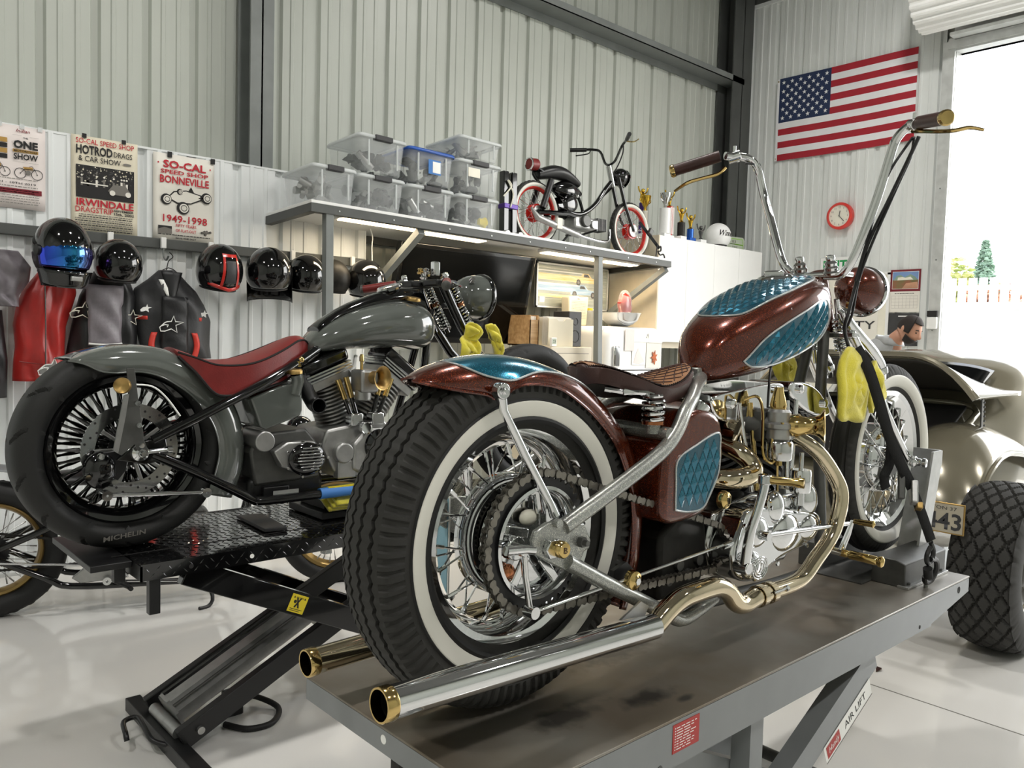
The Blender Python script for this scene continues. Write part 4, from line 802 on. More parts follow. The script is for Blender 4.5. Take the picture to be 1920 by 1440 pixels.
# scissor legs: near pair and far pair
for s_, y in ((0, .99), (1, 1.50)):
    a = MB().beam((lx(2.30), ly(y), PZ-.12), (lx(1.30), ly(y), FZ+.1), .05, .075).build('scissor_arm', 'lift_grey', lf, sm=0)
    if s_ == 0:
        d = V((lx(2.30)-lx(1.30), 0, PZ-.12-FZ-.1)).normalized(); up = V((-d.z,0,d.x)); O = V((lx(2.05), ly(y)-.0258, .545))-up*.02
        S_ = Sheet(a, O, d, up, .0006); S_.rect(-.03,.25,-.012,.045,'ink_white'); S_.rect(-.02,.055,-.002,.037,'caution_red',2).txt('Handy', .018,.01,.018,'ink_white',w=.06,shear=.3,lay=3); S_.txt('AIR LIFT', .15,.007,.022,'ink',w=.13,lay=2); S_.rect(-.03,.25,-.011,-.008,'ink_grey',2); S_.done()
    MB().beam((lx(1.35), ly(y)+.055*(1 if s_ == 0 else -1), PZ-.12), (lx(2.36), ly(y)+.055*(1 if s_ == 0 else -1), FZ+.1), .045, .07).build('scissor_arm', 'lift_grey', lf, sm=0)
    MB().bx(lx(1.0), lx(2.6), ly(y)-.03, ly(y)+.03, FZ, FZ+.06).build('base_rail', 'lift_grey', lf, sm=0)
    MB().cyl((lx(2.42), ly(y)-.05, FZ+.1), (lx(2.42), ly(y)+.05, FZ+.1), .04, n=18).build('roller', 'alu_dark', lf)
    MB().bx(lx(1.66), lx(1.715), ly(y)-.02, ly(y)+.03, .35, PZ-.1).build('safety_leg', 'lift_grey', lf, sm=0)
MB().cyl((lx(1.55),ly(.93),FZ+.08),(lx(1.55),ly(1.58),FZ+.08),.02,n=12).cyl((lx(2.42),ly(.93),FZ+.1),(lx(2.42),ly(1.58),FZ+.1),.02,n=12).build('cross_shaft', 'alu_dark', lf)
MB().cyl((lx(1.3),ly(1.25),.3),(lx(1.75),ly(1.25),.5),.09,n=24).build('air_cylinder', 'steel_dark', lf)
MB().beam((lx(1.7),ly(1.2),.42),(lx(2.2),ly(1.2),.2),.03,.03).beam((lx(1.5),ly(1.1),.5),(lx(2.05),ly(1.1),.33),.02,.03).build('link_bar', 'black_satin', lf, sm=0)
# greasy smudges in the deck plate's own finish
m = MT['plate_steel']; nt = m.node_tree; pb = nt.nodes['Principled BSDF']; tco = nt.nodes.new('ShaderNodeTexCoord'); src = pb.inputs['Base Color'].links[0].from_socket; tot = None
n3 = nt.nodes.new('ShaderNodeTexNoise'); n3.inputs['Scale'].default_value = 26; n3.inputs['Detail'].default_value = 8; nt.links.new(tco.outputs['Object'], n3.inputs['Vector'])
for (cx, cy, rx, ry) in ((1.16,1.09,.17,.07),(1.36,1.04,.14,.05),(1.42,.985,.05,.02),(1.5,1.25,.25,.08),(1.0,1.4,.12,.1)):
    mp = nt.nodes.new('ShaderNodeMapping'); mp.vector_type = 'TEXTURE'; mp.inputs['Location'].default_value = (lx(cx), ly(cy), PZ); mp.inputs['Scale'].default_value = (rx, ry, 1); nt.links.new(tco.outputs['Object'], mp.inputs[0])
    ln = nt.nodes.new('ShaderNodeVectorMath'); ln.operation = 'LENGTH'; nt.links.new(mp.outputs[0], ln.inputs[0]); mr = nt.nodes.new('ShaderNodeMapRange'); mr.inputs[1].default_value = 1.; mr.inputs[2].default_value = .1; nt.links.new(ln.outputs['Value'], mr.inputs[0])
    if tot is None: tot = mr.outputs[0]
    else: mx = nt.nodes.new('ShaderNodeMath'); mx.operation = 'MAXIMUM'; nt.links.new(tot, mx.inputs[0]); nt.links.new(mr.outputs[0], mx.inputs[1]); tot = mx.outputs[0]
ad = nt.nodes.new('ShaderNodeMath'); ad.operation = 'ADD'; nt.links.new(tot, ad.inputs[0]); nt.links.new(n3.outputs[0], ad.inputs[1]); mr = nt.nodes.new('ShaderNodeMapRange'); mr.inputs[1].default_value = .85; mr.inputs[2].default_value = 1.35; mr.inputs[4].default_value = .85; nt.links.new(ad.outputs[0], mr.inputs[0])
mix = nt.nodes.new('ShaderNodeMix'); mix.data_type = 'RGBA'; nt.links.new(mr.outputs[0], mix.inputs[0]); nt.links.new(src, mix.inputs[6]); mix.inputs[7].default_value = rgb((38,36,33)); nt.links.new(mix.outputs[2], pb.inputs['Base Color'])
# front wheel chock on the deck
ch = thing('wheel_chock', 'bent steel wheel chock clamping the chopper front wheel', 'chock', (2.75, 1.24, PZ))
MB().prism([(-.22,.0),(-.22,.075),(-.19,.085),(-.115,.085),(-.115,.0)], 'x', -.13, .2).build('near_channel', 'alu_dark', ch, bev=.003)
MB().prism([(.06,.0),(.06,.085),(.14,.085),(.14,.0)], 'x', -.13, .2).build('far_channel', 'alu_dark', ch, bev=.003)
MB().bx(-.14,.19,-.235,-.2,.0,.008).build('mounting_strip', 'alu', ch, bev=.001)
for x in (-.1,.04,.16): MB().hexnut((x,-.218,.008),(0,0,1),.008,.006).build('bolt', 'alu_dark', ch)
MB().prism([(.10,0),(.18,0),(.29,.36),(.29,.40),(.21,.40),(.13,.1)], 'y', -.16, -.152).prism([(.18,0),(.19,0),(.30,.36),(.30,.40),(.29,.40),(.29,.36)], 'y', -.152, -.06).build('upright_plate', 'alu', ch, sm=0)
MB().prism([(.16,0),(.24,0),(.36,.36),(.36,.40),(.28,.40),(.2,.1)], 'y', .10, .108).build('upright_plate', 'alu', ch, sm=0)
MB().bx(-.2,.3,-.115,.06,.0,.004).build('base_plate', 'alu_dark', ch, sm=0)
MB().lathe([(.018,-.004),(.018,.004),(.008,.004),(.008,-.004),(.018,-.004)], (2.705-2.75,.988-1.24,.03), (0,1,0), 18).cyl((2.705-2.75,.988-1.24,.0),(2.705-2.75,.988-1.24,.014),.007,n=10).build('eye_bolt', 'galv', ch)
# ================================================================== maroon chopper.  local: x forward, -y towards the camera, z up
b1 = thing('chopper', 'maroon chopper with teal quilted panels, tall bars and whitewall tyres', 'motorcycle', (1.11, 1.24, .85))
AX = (0, 0, .352)
def pat_deluxe(a, y, r):
    if r < .285: return 0.
    w = .0725; zg = .0028*(abs(((a*60/PI) % 2)-1)*2-1); d = 0.
    for g in (-.036,-.012,.012,.036):
        if abs(y-g-zg) < .0032: d = -.0075
    if abs(y) > .052 and abs(y) < .0735:
        if ((a*92/PI) % 2) < .55: d = -.006
    return d
def deluxe_profile():
    P = [(.212,-.046),(.222,-.056),(.235,-.064),(.25,-.069),(.265,-.0725),(.279,-.0738),(.290,-.0745),(.294,-.0768),(.306,-.0772),(.318,-.0762),(.328,-.073),(.334,-.067)]
    cr = lambda y: .352-.016*(abs(y)/.066)**2.2
    for g in (-.043,-.0145,.0145,.043): P += ([(cr(.058),-.058)] if g < -.04 else [])+[(cr(g-.0042),g-.0042),(cr(g)-.010,g-.0034),(cr(g)-.010,g+.0034),(cr(g+.0042),g+.0042)]+([(cr(g+.0145),g+.0145)] if g < .04 else [(cr(.058),.058)])
    return P+[(r, -y) for r, y in P[11::-1]]
def deluxe_fn(a, pr):
    z = .0036*(abs(((a*90/PI) % 2)-1)*2-1); notch = ((a*90/PI) % 2) < .68; out = []
    for r, y in pr:
        if abs(y) < .05 and r > .33: y = y+z
        elif abs(y) > .0665 and .300 < r: 
            if notch: r -= .005; y *= .94
        out.append((r, y))
    return out
rim = wheel(b1, 'rear_wheel', AX, .345, .14, .216, .105, 'rubber_tread', 'chrome', 40, (.06,.045), 'chrome', .0021, ww=(.242,.279), sq=.62, cross=1.1, sqr=.8, custom=(deluxe_profile(), deluxe_fn, 540))
MB().lathe([(.232,-.0705),(.239,-.0745),(.246,-.0705)], n=96).lathe([(.275,-.0745),(.2785,-.0775),(.282,-.0745)], n=96).build('sidewall_rib', 'rubber_dark', rim)
MB().lathe([(0.,-.05),(.06,-.05),(.115,-.045),(.125,-.03),(.125,.0),(.05,.01),(0,.01)], n=48).build('brake_drum', 'chrome', rim, sm=40)
b = MB(); toothed(b, (0,0), .131, -.112, -.108, 48, holes=.105); b.build('sprocket', 'black_satin', rim, sm=0)
MB().lathe([(.108,-.115),(.112,-.118),(.105,-.119),(.098,-.112),(.095,-.06),(.1,-.05)], n=56).build('drum_flange', 'chrome', rim, sm=50)
for k in range(5): MB().beam((.035*cos(2*PI*k/5),-.108,.035*sin(2*PI*k/5)),(.1*cos(2*PI*k/5+.25),-.108,.1*sin(2*PI*k/5+.25)),.02,.008,(0,1,0)).build('flange_spoke', 'chrome', rim, bev=.003)
MB().lathe([(0,-.09),(.09,-.09),(.1,-.08),(.1,-.05),(0,-.05)], n=40).build('backing_plate', 'chrome', rim, sm=40)
MB().cyl((-.07,-.125,.0),(-.07,-.1,.0),.024,n=20).cyl((-.07,-.15,.0),(-.07,-.12,.0),.012,n=14).build('brake_cam', 'chrome', rim, bev=.003)
MB().tube([(-.07,-.142,.0),(-.066,-.145,-.05),(-.05,-.145,-.12)], .009, 8, flat=(1,.5)).build('brake_arm', 'chrome', rim); MB().cyl((-.05,-.16,-.12),(-.05,-.135,-.12),.012,n=12).build('clevis', 'chrome', rim)
MB().cyl((0.02,-.02,-.222),(.045,-.03,-.19),.005,n=8).build('valve', 'brass', rim)
for k, (r_, z_) in enumerate(((.03,.06),(.02,.03))): MB().ball((-.02-.05*k,-.1,.05-.1*k),(r_*.8,.012,.016),10,8).build('weight_patch', 'cream' if k == 0 else 'copper', rim)
# chain: rear sprocket to gearbox sprocket
chain(b1, sprocket_path((0,.352), .138, (.63,.245), .052, 30), -.11, 'chain_steel', .0168, hgt=.0088, w=.0095)
# frame
def T_(name, pts, r, m='silver_flake', n=14, k=5, **kw): return MB().tube(pts, r, n, k=k, **kw).build(name, m, b1, sm=60)
plate = [(-.058,.37),(-.05,.388),(-.019,.4),(.008,.401),(.051,.39),(.085,.386),(.095,.367),(.106,.349),(.102,.332),(.087,.328),(.078,.312),(.055,.296),(.031,.3),(-.011,.321),(-.048,.343)]
for s_ in (-1, 1):
    o = MB().prism(plate, 'y', s_*.142, s_*.154).build('axle_plate', 'silver_flake', b1, bev=.003)
    if s_ < 0:
        MB().bx(-.03,.03,-.1555,-.153,.343,.358).build('slot', 'ink', o, sm=0)
        MB().hexnut((-.012,-.154,.351),(0,-1,0),.021,.014).build('axle_nut', 'chrome', o, bev=.002); c_ = MB().lathe([(0,-.187),(.014,-.186),(.0165,-.183),(.0165,-.168)], (-.002,0,.351), (0,1,0), 24).build('axle_cap', 'brass', o)
        text('B', 'leather_brown', o, (-.002,-.1872,.345), (1,0,0), (0,0,1), .012, w=.009)
        MB().hexnut((.073,-.154,.351),(0,-1,0),.011,.012).cyl((.073,-.154,.351),(.073,-.176,.351),.006,n=10).build('guard_bolt', 'alu_dark', o); MB().cyl((.002,-.154,.398),(.002,-.166,.398),.009,n=12).build('guard_bolt', 'silver_flake', o)
        MB().tube([(-.12,-.148,.36),(-.07,-.148,.356),(-.05,-.15,.352)], .009, 10).build('chain_adjuster', 'chrome', o)
    T_('seat_stay', [(.03,s_*.148,.385),(.19,s_*.148,.448),(.33,s_*.145,.506),(.395,s_*.138,.545),(.45,s_*.122,.59),(.51,s_*.098,.618),(.58,s_*.06,.645),(.66,s_*.02,.668)], .0165)
    T_('chain_stay', [(.04,s_*.15,.315),(.16,s_*.15,.25),(.30,s_*.15,.178),(.395,s_*.148,.128),(.44,s_*.145,.112),(.50,s_*.14,.116),(.58,s_*.135,.132)], .0165)
    T_('down_tube', [(.58,s_*.13,.125),(.9,s_*.13,.11),(1.12,s_*.12,.12),(1.2,s_*.09,.2),(1.24,s_*.05,.5),(1.3,s_*.02,.8)], .017, 'alu_dark')
T_('backbone', [(.62,0,.655),(.72,0,.69),(.9,0,.76),(1.15,0,.85),(1.3,0,.9)], .022)
T_('cross_tube', [(.375,-.14,.545),(.375,0,.55),(.375,.14,.545)], .0165, k=0)
T_('seat_post_tube', [(.36,0,.55),(.40,0,.35),(.45,0,.13)], .016, 'root_beer', k=0)
MB().cyl((1.28,0,.98),(1.36,0,.80),.028,n=20).build('neck', 'root_beer', b1)
# rear fender and its struts
RG = [(-.235,.672),(-.19,.693),(-.125,.709),(-.058,.716),(.005,.713),(.067,.701),(.143,.676),(.218,.638),(.288,.583),(.345,.52),(.378,.45),(.395,.37),(.392,.28),(.375,.2),(.345,.13)]
EG = [(-.245,.668),(-.215,.659),(-.165,.650),(-.118,.643),(-.09,.634),(-.035,.66),(.06,.655),(.135,.62),(.2,.575),(.255,.52),(.295,.45),(.316,.38),(.322,.3),(.312,.22),(.29,.15)]
HW = [.016,.045,.068,.079,.084,.084,.084,.084,.084,.084,.084,.084,.084,.084,.082]
RGv, EGv = crom([V((a,0,c)) for a,c in RG], 6), crom([V((a,0,c)) for a,c in EG], 6); HWv = crom([V((a,0,0)) for a in HW], 6)
def fend(u, s, off=0.):
    r, e, h = interp(RGv, u), interp(EGv, u), interp(HWv, u).x; a = s*PI/2; n = (r-e).normalized()
    return V((e.x+(r.x-e.x)*max(0,cos(a))**.75, (h+off)*math.copysign(abs(sin(a))**.85, s), e.z+(r.z-e.z)*max(0,cos(a))**.75))+n*off
fd = MB().grid(lambda u,v: fend(u, -1+2*v), 84, 24).build('rear_fender', 'root_beer', b1, sm=60, solid=.004)
def pw(t): return .88*(sin(PI*min(1,t**.55)))**.8*(1-.25*t)
u0, u1 = .10, .60
MB().grid(lambda u,v: fend(u0+(u1-u0)*u, (-1+2*v)*pw(u), .0035), 48, 14).build('teal_panel', 'teal', fd, sm=60)
for s_ in (-1,1): MB().tube([fend(u0+(u1-u0)*i/60, s_*pw(i/60), .004) for i in range(61)], .0022, 6).build('pinstripe', 'silver_pin', fd)
MB().tube([fend(i/60, -1, .001) for i in range(61)], .0032, 6).build('fender_bead', 'root_beer', fd); MB().tube([fend(i/60, 1, .001) for i in range(61)], .0032, 6).build('fender_bead', 'root_beer', fd)
for s_ in (-1,1):
    st = MB().tube([(-.1,s_*.098,.648),(-.092,s_*.1,.615),(-.04,s_*.112,.52),(.012,s_*.128,.43),(.022,s_*.132,.405)], [.013,.0085,.0095,.0085,.011], 12).build('fender_strut', 'chrome', b1, sm=60)
    MB().cyl((-.102,s_*.092,.652),(-.102,s_*.112,.652),.016,n=18).cyl((-.102,s_*.112,.652),(-.102,s_*.12,.652),.008,n=6).build('strut_bolt', 'chrome', st, bev=.002)
    MB().tube([(-.005,s_*.105,.43),(-.015,s_*.1,.5),(.0,s_*.11,.41)], .007, 8).build('strut_brace', 'chrome', st)
# seat on coil springs
SX = [.222,.235,.262,.313,.366,.414,.493,.56,.60,.616]; SE = [.686,.691,.685,.669,.652,.646,.656,.674,.685,.688]; SW = [.012,.045,.078,.104,.114,.114,.094,.064,.034,.01]
SXv, SEv, SWv = [crom([V((q,0,0)) for q in L_], 4) for L_ in (SX, SE, SW)]
def seat(u, v, dz=0., sh=1.):
    x, e, w = interp(SXv,u).x, interp(SEv,u).x, interp(SWv,u).x*sh; s_ = -1+2*v
    return V((x, w*s_, e+.010*(1-s_*s_)+dz))
so = MB(); nu, nv = 36, 16
rings = []
for i in range(nu+1):
    u = i/nu; top = [seat(u, j/nv) for j in range(nv+1)]; bot = [seat(u, 1-j/nv, -.034, .9) for j in range(nv+1)]; rings.append(top+bot)
seat_o = so.loft(rings).build('seat', 'leather_brown', b1, sm=60, bev=.0)
MB().grid(lambda u,v: seat(.06+.9*u, .09+.82*v, .003), 36, 16).build('seat_top', 'leather_tan', seat_o, sm=60)
for k in range(-4, 12):
    for d in (-1,1):
        P_ = []
        for i in range(25):
            v = .14+.72*i/24; u = .12+.075*k+d*(v-.5)*.5+.1
            if .12 < u < .9: P_.append(seat(u, v, .0042))
        if len(P_) > 3: MB().tube(P_, .0012, 4).build('quilt_stitch', 'leather_brown', seat_o)
for s_ in (0,1):
    b = MB()
    for i in range(64):
        u = .03+.94*i/64; p, q = seat(u, abs(s_-.045), .0035), seat(u, abs(s_-.085), .0045); b.cyl(p, q, .0011, n=4)
    b.build('lace_edge', 'stitch', seat_o, kind='stuff')
MB().grid(lambda u,v: seat(.05+.9*u, .1+.8*v, -.037, .85), 20, 8).build('seat_pan', 'iron', seat_o, solid=.003)
for s_ in (-1,1):
    sp = MB().coil((.362,s_*.1,.572),(.362,s_*.1,.632),.023,.0042,4.5,16).build('seat_spring', 'chrome', b1); MB().cyl((.362,s_*.1,.545),(.362,s_*.1,.572),.018,n=18).build('spring_seat', 'silver_flake', sp); MB().cyl((.362,s_*.1,.566),(.362,s_*.1,.574),.026,n=18).build('spring_cup', 'copper', sp)
    MB().tube([(.25,s_*.05,.645),(.28,s_*.08,.64),(.28,s_*.095,.64),(.36,s_*.1,.636)], .007, 8, k=3).build('spring_bracket', 'chrome', sp)
# fuel tank: superellipse sections
TXs = [.64,.66,.70,.76,.84,.92,1.0,1.08,1.15,1.19,1.205]; TT = [.70,.752,.800,.838,.880,.912,.938,.954,.956,.935,.89]; TB = [.672,.655,.655,.66,.672,.69,.710,.735,.765,.80,.85]; TW = [.018,.055,.085,.11,.128,.136,.138,.132,.115,.085,.02]
Tv = [crom([V((q,0,0)) for q in L_], 5) for L_ in (TXs, TT, TB, TW)]
def tank_at(x):
    lo, hi = 0., 1.
    for _ in range(22):
        m_ = (lo+hi)/2
        if interp(Tv[0], m_).x < x: lo = m_
        else: hi = m_
    return [interp(L_, lo).x for L_ in Tv[1:]]
NE = 3.0
def tank_y(x, z, s_=-1):
    t, b_, w = tank_at(x); zc, hz = (t+b_)/2, (t-b_)/2; q = 1-min(1,abs((z-zc)/hz))**NE; return s_*w*max(0,q)**(1/NE)
def tank_z(x, y):
    t, b_, w = tank_at(x); zc, hz = (t+b_)/2, (t-b_)/2; q = 1-min(1,abs(y/w))**NE; return zc+hz*max(0,q)**(1/NE)
rings = []
for i in range(61):
    u = i/60; x, t, b_, w = [interp(L_, u).x for L_ in Tv]; zc, hz = (t+b_)/2, (t-b_)/2; rings.append([V((x, w*math.copysign(abs(cos(a))**(2/NE), cos(a)), zc+hz*math.copysign(abs(sin(a))**(2/NE), sin(a)))) for a in [2*PI*j/48 for j in range(48)]])
tk = MB().loft(rings).build('fuel_tank', 'root_beer', b1, sm=60)
def inside(p, poly):
    c = False; n = len(poly)
    for i in range(n):
        a, b_ = poly[i], poly[(i+1)%n]
        if (a[1] > p[1]) != (b_[1] > p[1]) and p[0] < (b_[0]-a[0])*(p[1]-a[1])/(b_[1]-a[1])+a[0]: c = not c
    return c
def closed_curve(P, k=6): return crom(P+[P[0]], k)[:-1]
def quilt(parent, poly, surf, dx, dz, ang, mA, h=.006, mB='teal_dark', nrm=None):
    """raised diamonds over the panel: one small object each"""
    xs, zs_ = [p[0] for p in poly], [p[1] for p in poly]; cx, cz = (min(xs)+max(xs))/2, (min(zs_)+max(zs_))/2; R0 = max(max(xs)-min(xs), max(zs_)-min(zs_)); n = int(R0/min(dx,dz))+3
    base = MB().add([(-dx*.47,0,0),(0,0,-dz*.47),(dx*.47,0,0),(0,0,dz*.47),(dx*.05,-h,dz*.12)], [(0,1,4),(1,2,4),(2,3,4),(3,0,4)]); o0 = None; ca, sa = cos(ang), sin(ang)
    for i in range(-n, n+1):
        for j in range(-n, n+1):
            if (i+j) % 2: continue
            a, b_ = i*dx/2, j*dz/2; x, z = cx+a*ca-b_*sa, cz+a*sa+b_*ca
            if not all(inside((x+q*dx*.36*ca, z+q*dx*.36*sa), poly) for q in (-1,1)) or not inside((x,z+dz*.36),poly) or not inside((x,z-dz*.36),poly): continue
            p = surf(x, z); e = .004; tx = (surf(x+e*ca, z+e*sa)-surf(x-e*ca, z-e*sa)).normalized(); tz = (surf(x-e*sa, z+e*ca)-surf(x+e*sa, z-e*ca)).normalized(); ny = tz.cross(tx).normalized(); tz = tx.cross(ny).normalized()
            M = Matrix(((tx.x,ny.x,tz.x,p.x),(tx.y,ny.y,tz.y,p.y),(tx.z,ny.z,tz.z,p.z),(0,0,0,1)))
            if o0 is None: o0 = base.build('diamond', mA, parent, sm=0); o0.matrix_basis = M
            else: inst(o0, parent, M)
def panel(parent, poly, surf, name, off, mB, dens=14):
    """sheet over the outline following surf; fan of rings towards the centroid"""
    C_ = closed_curve([V((p[0],0,p[1])) for p in poly]); c = sum(C_, V((0,0,0)))/len(C_); R_n = []
    for k in range(dens+1):
        f_ = k/dens; R_n.append([surf(*( (c.x+(p.x-c.x)*(1-f_*.98)), (c.z+(p.z-c.z)*(1-f_*.98)) ))+off for p in C_])
    o = MB().loft(R_n, cap=False).build(name, mB, parent, sm=60); MB().tube(R_n[0], .0026, 6, closed=True).build('pinstripe', 'silver_pin', o); return o, [(p.x,p.z) for p in C_]
TP = [(.728,.708),(.79,.768),(.872,.812),(.985,.857),(1.065,.884),(1.098,.872),(1.104,.825),(1.072,.778),(1.0,.742),(.88,.707),(.77,.694)]
for s_ in (-1,1):
    sf = lambda x, z, s_=s_: V((x, tank_y(x, z, s_)+s_*.001, z))
    p_, C2 = panel(b1, TP, sf, 'side_panel', V((0,s_*.0015,0)), 'teal_dark')
    if s_ < 0: quilt(p_, C2, lambda x, z: V((x, tank_y(x, z, -1)-.0025, z)), .024, .046, R_(-20), 'teal', h=.006)
TTp = [(.733,.0),(.742,-.05),(.78,-.078),(.88,-.098),(.98,-.104),(1.08,-.092),(1.13,-.06),(1.145,-.0),(1.13,.06),(1.08,.092),(.98,.104),(.88,.098),(.78,.078),(.742,.05)]
st_ = lambda x, y: V((x, y, tank_z(x, y)+.001))
p_, C2 = panel(b1, TTp, st_, 'top_panel', V((0,0,.0015)), 'teal_dark')
quilt(p_, [q for q in C2], lambda x, y: V((x, y, tank_z(x, y)+.0025)), .042, .022, 0, 'teal', h=.0022)
cz_ = tank_z(1.03, 0)
cap_ = MB().lathe([(0,.010),(.036,.009),(.046,.006),(.05,.001),(.058,.0),(.06,-.008)], (1.03,0,cz_), (-.28,0,1), 40).build('tank_cap', 'chrome', tk, sm=40); MB().bx(1.02,1.03,-.03,.03,cz_+.006,cz_+.022).build('cap_tab', 'chrome', tk, bev=.004)
MB().bx(.63,.66,-.03,.03,.665,.69).build('tank_mount', 'silver_flake', tk, bev=.004)
# horseshoe oil tank with quilted side
OP = [(.353,.37),(.358,.50),(.375,.54),(.453,.593),(.545,.588),(.583,.545),(.588,.452),(.548,.38),(.512,.347),(.41,.338),(.365,.348)]
OPc = [(p.x,p.z) for p in crom([V((a,0,c)) for a,c in OP]+[V((OP[0][0],0,OP[0][1]))], 3)[:-1]]
ot = MB().prism(OPc, 'y', -.142, .142).build('oil_tank', 'root_beer', b1, bev=.016, seg=4, sm=60)
QP = [(.40,.372),(.398,.43),(.402,.486),(.47,.516),(.558,.54),(.568,.5),(.566,.445),(.535,.395),(.505,.364),(.45,.362)]
p_, C2 = panel(b1, QP, lambda x, z: V((x,-.1432,z)), 'side_panel', V((0,-.0005,0)), 'teal_dark'); quilt(p_, C2, lambda x, z: V((x,-.1442,z)), .03, .052, 0, 'teal', h=.006)
MB().cyl((.53,-.1,.585),(.545,-.11,.607),.02,n=18).build('oil_filler', 'chrome', ot, bev=.003); MB().cyl((.555,-.142,.388),(.555,-.166,.388),.0,n=4) 
for x, z in ((.575,.378),(.24,.243)): 
    bo = MB().lathe([(0,-.17),(.008,-.17),(.012,-.166),(.02,-.164),(.022,-.158),(.022,-.15)], (x,0,z), (0,1,0), 24).build('brass_bolt', 'brass', b1); MB().hexnut((x,-.168,z),(0,-1,0),.008,.005).build('bolt_head', 'chrome', bo)
# exhausts
NP = [(1.0,-.10,.50),(1.04,-.15,.46),(1.085,-.185,.385),(1.09,-.2,.335),(1.066,-.2,.262),(1.02,-.2,.215),(.957,-.2,.178),(.90,-.2,.145),(.84,-.2,.134),(.74,-.2,.134)]
ex = MB().tube(NP, .021, 18, k=5).build('front_exhaust', 'nickel', b1, sm=60)
MB().tube([(.74,-.2,.134),(.69,-.2,.134),(.65,-.2,.133),(.61,-.2,.128),(.575,-.2,.14),(.54,-.2,.172),(.50,-.2,.19),(.46,-.2,.195),(.38,-.2,.194),(.34,-.2,.188),(.30,-.2,.172),(.27,-.2,.155),(.25,-.2,.149)], .0235, 18, k=4).build('exhaust_bend', 'nickel', ex, sm=60)
for x in (.735,.69): MB().lathe([(.0255,-.02),(.0275,-.02),(.0275,.0),(.0255,.0)], (x,-.2,.134), (1,0,0), 24).build('clamp_band', 'nickel', ex)
MB().cyl((.70,-.228,.145),(.76,-.228,.145),.004,n=8).hexnut((.755,-.228,.145),(1,0,0),.008,.01).build('clamp_bolt', 'chrome', ex)
def muffler(y, x1, z1, x0, z0, nm):
    o = MB().tube([(x1,y,z1),(x0+.05,y,z0+(z1-z0)*(.05/(x1-x0))),(x0,y,z0)], .0265, 28, cap=False).build(nm, 'chrome' if y < 0 else 'nickel', b1, sm=60); d = V((x0-x1,0,z0-z1)).normalized(); E_ = V((x0,y,z0))
    MB().lathe([(.0275,-.022),(.0285,-.02),(.0285,-.002),(.0275,0),(.0245,0),(.0245,-.02)], E_, d, 32).build('brass_tip', 'brass', o); MB().lathe([(.0,-.12),(.0243,-.12),(.0243,-.019)], E_, d, 28).build('bore', 'iron', o)
    return o
muffler(-.2, .262, .150, -.424, .176, 'silencer'); 
fx = MB().tube([(.70,-.03,.50),(.72,-.1,.475),(.735,-.13,.445),(.72,-.14,.425),(.66,-.135,.418),(.62,-.08,.415)], .0255, 18, k=5).build('rear_exhaust', 'nickel', b1, sm=60); MB().lathe([(.028,-.02),(.031,-.018),(.031,.0),(.028,.002)], (.705,-.055,.495), (.1,-1,-.3), 24).build('exhaust_collar', 'nickel', fx)
MB().tube([(.66,.14,.41),(.6,.2,.2),(.5,.2,.14),(.3,.2,.11)], .023, 14, k=5).build('exhaust_bend', 'nickel', fx, sm=60)
muffler(.2, .30, .105, -.335, .092, 'silencer')
MB().prism([(.17,.178),(.235,.205),(.262,.19),(.25,.172)], 'y', -.185, -.18).build('pipe_bracket', 'alu', b1, sm=0)
# ---- engine
cc = MB().prism([(.62,.33),(.60,.25),(.62,.18),(.68,.15),(.98,.15),(1.05,.2),(1.06,.28),(1.0,.34),(.8,.36)], 'y', -.1, .1).build('crankcase', 'alu_bright', b1, bev=.012, seg=3)
GC = [(.655,.346),(.628,.30),(.6,.247),(.615,.19),(.66,.165),(.715,.162),(.76,.176),(.82,.195),(.9,.205),(.975,.215),(1.025,.25),(1.03,.285),(.985,.305),(.9,.318),(.82,.335),(.72,.348)]
GCc = [(p.x,p.z) for p in crom([V((a,0,c)) for a,c in GC]+[V((GC[0][0],0,GC[0][1]))], 3)[:-1]]
gc = MB().prism(GCc, 'y', -.175, -.1).build('gear_cover', 'chrome', b1, bev=.014, seg=4, sm=60)
for x, z, rx, rz, y in ((.70,.285,.05,.04,-.18),(.84,.265,.07,.05,-.18),(.965,.26,.05,.038,-.178),(.675,.205,.045,.036,-.182)): MB().ball((x,y+.008,z),(rx,.02,rz),24,12).build('cover_boss', 'chrome', gc)
for r_ in (.034,.026,.018): MB().tube([(.675+r_*cos(a),-.202+.002*r_,.205+r_*.8*sin(a)) for a in [2*PI*i/24 for i in range(24)]], .002, 6, closed=True).build('cover_ring', 'chrome', gc)
MB().ball((.79,-.165,.335),(.04,.025,.045),20,12).build('lifter_cover', 'chrome', cc); MB().ball((.985,-.15,.33),(.04,.03,.05),20,12).build('lifter_cover', 'chrome', cc); MB().bx(.76,1.0,-.14,-.05,.3,.35).build('lifter_block', 'chrome', cc, bev=.015, seg=3)
for x, z in ((.64,.31),(.62,.22),(.69,.17),(.8,.19),(.95,.215),(1.015,.27),(.9,.315),(.76,.34)): MB().hexnut((x,-.176,z),(0,-1,0),.0065,.005).build('cover_screw', 'chrome', gc)
MB().cyl((.905,-.21,.40),(.905,-.13,.40),.0,n=4); MB().lathe([(0,0),(.026,0),(.028,.005),(.028,.055),(.026,.06),(0,.06)], (.905,-.175,.365), (0,0,1), 28).build('oil_filter', 'chrome', cc, sm=40); MB().cyl((.905,-.175,.33),(.905,-.175,.365),.012,n=14).build('filter_stem', 'chrome', cc); MB().cyl((.905,-.175,.425),(.905,-.175,.47),.006,n=10).build('oil_line_fitting', 'chrome', cc)
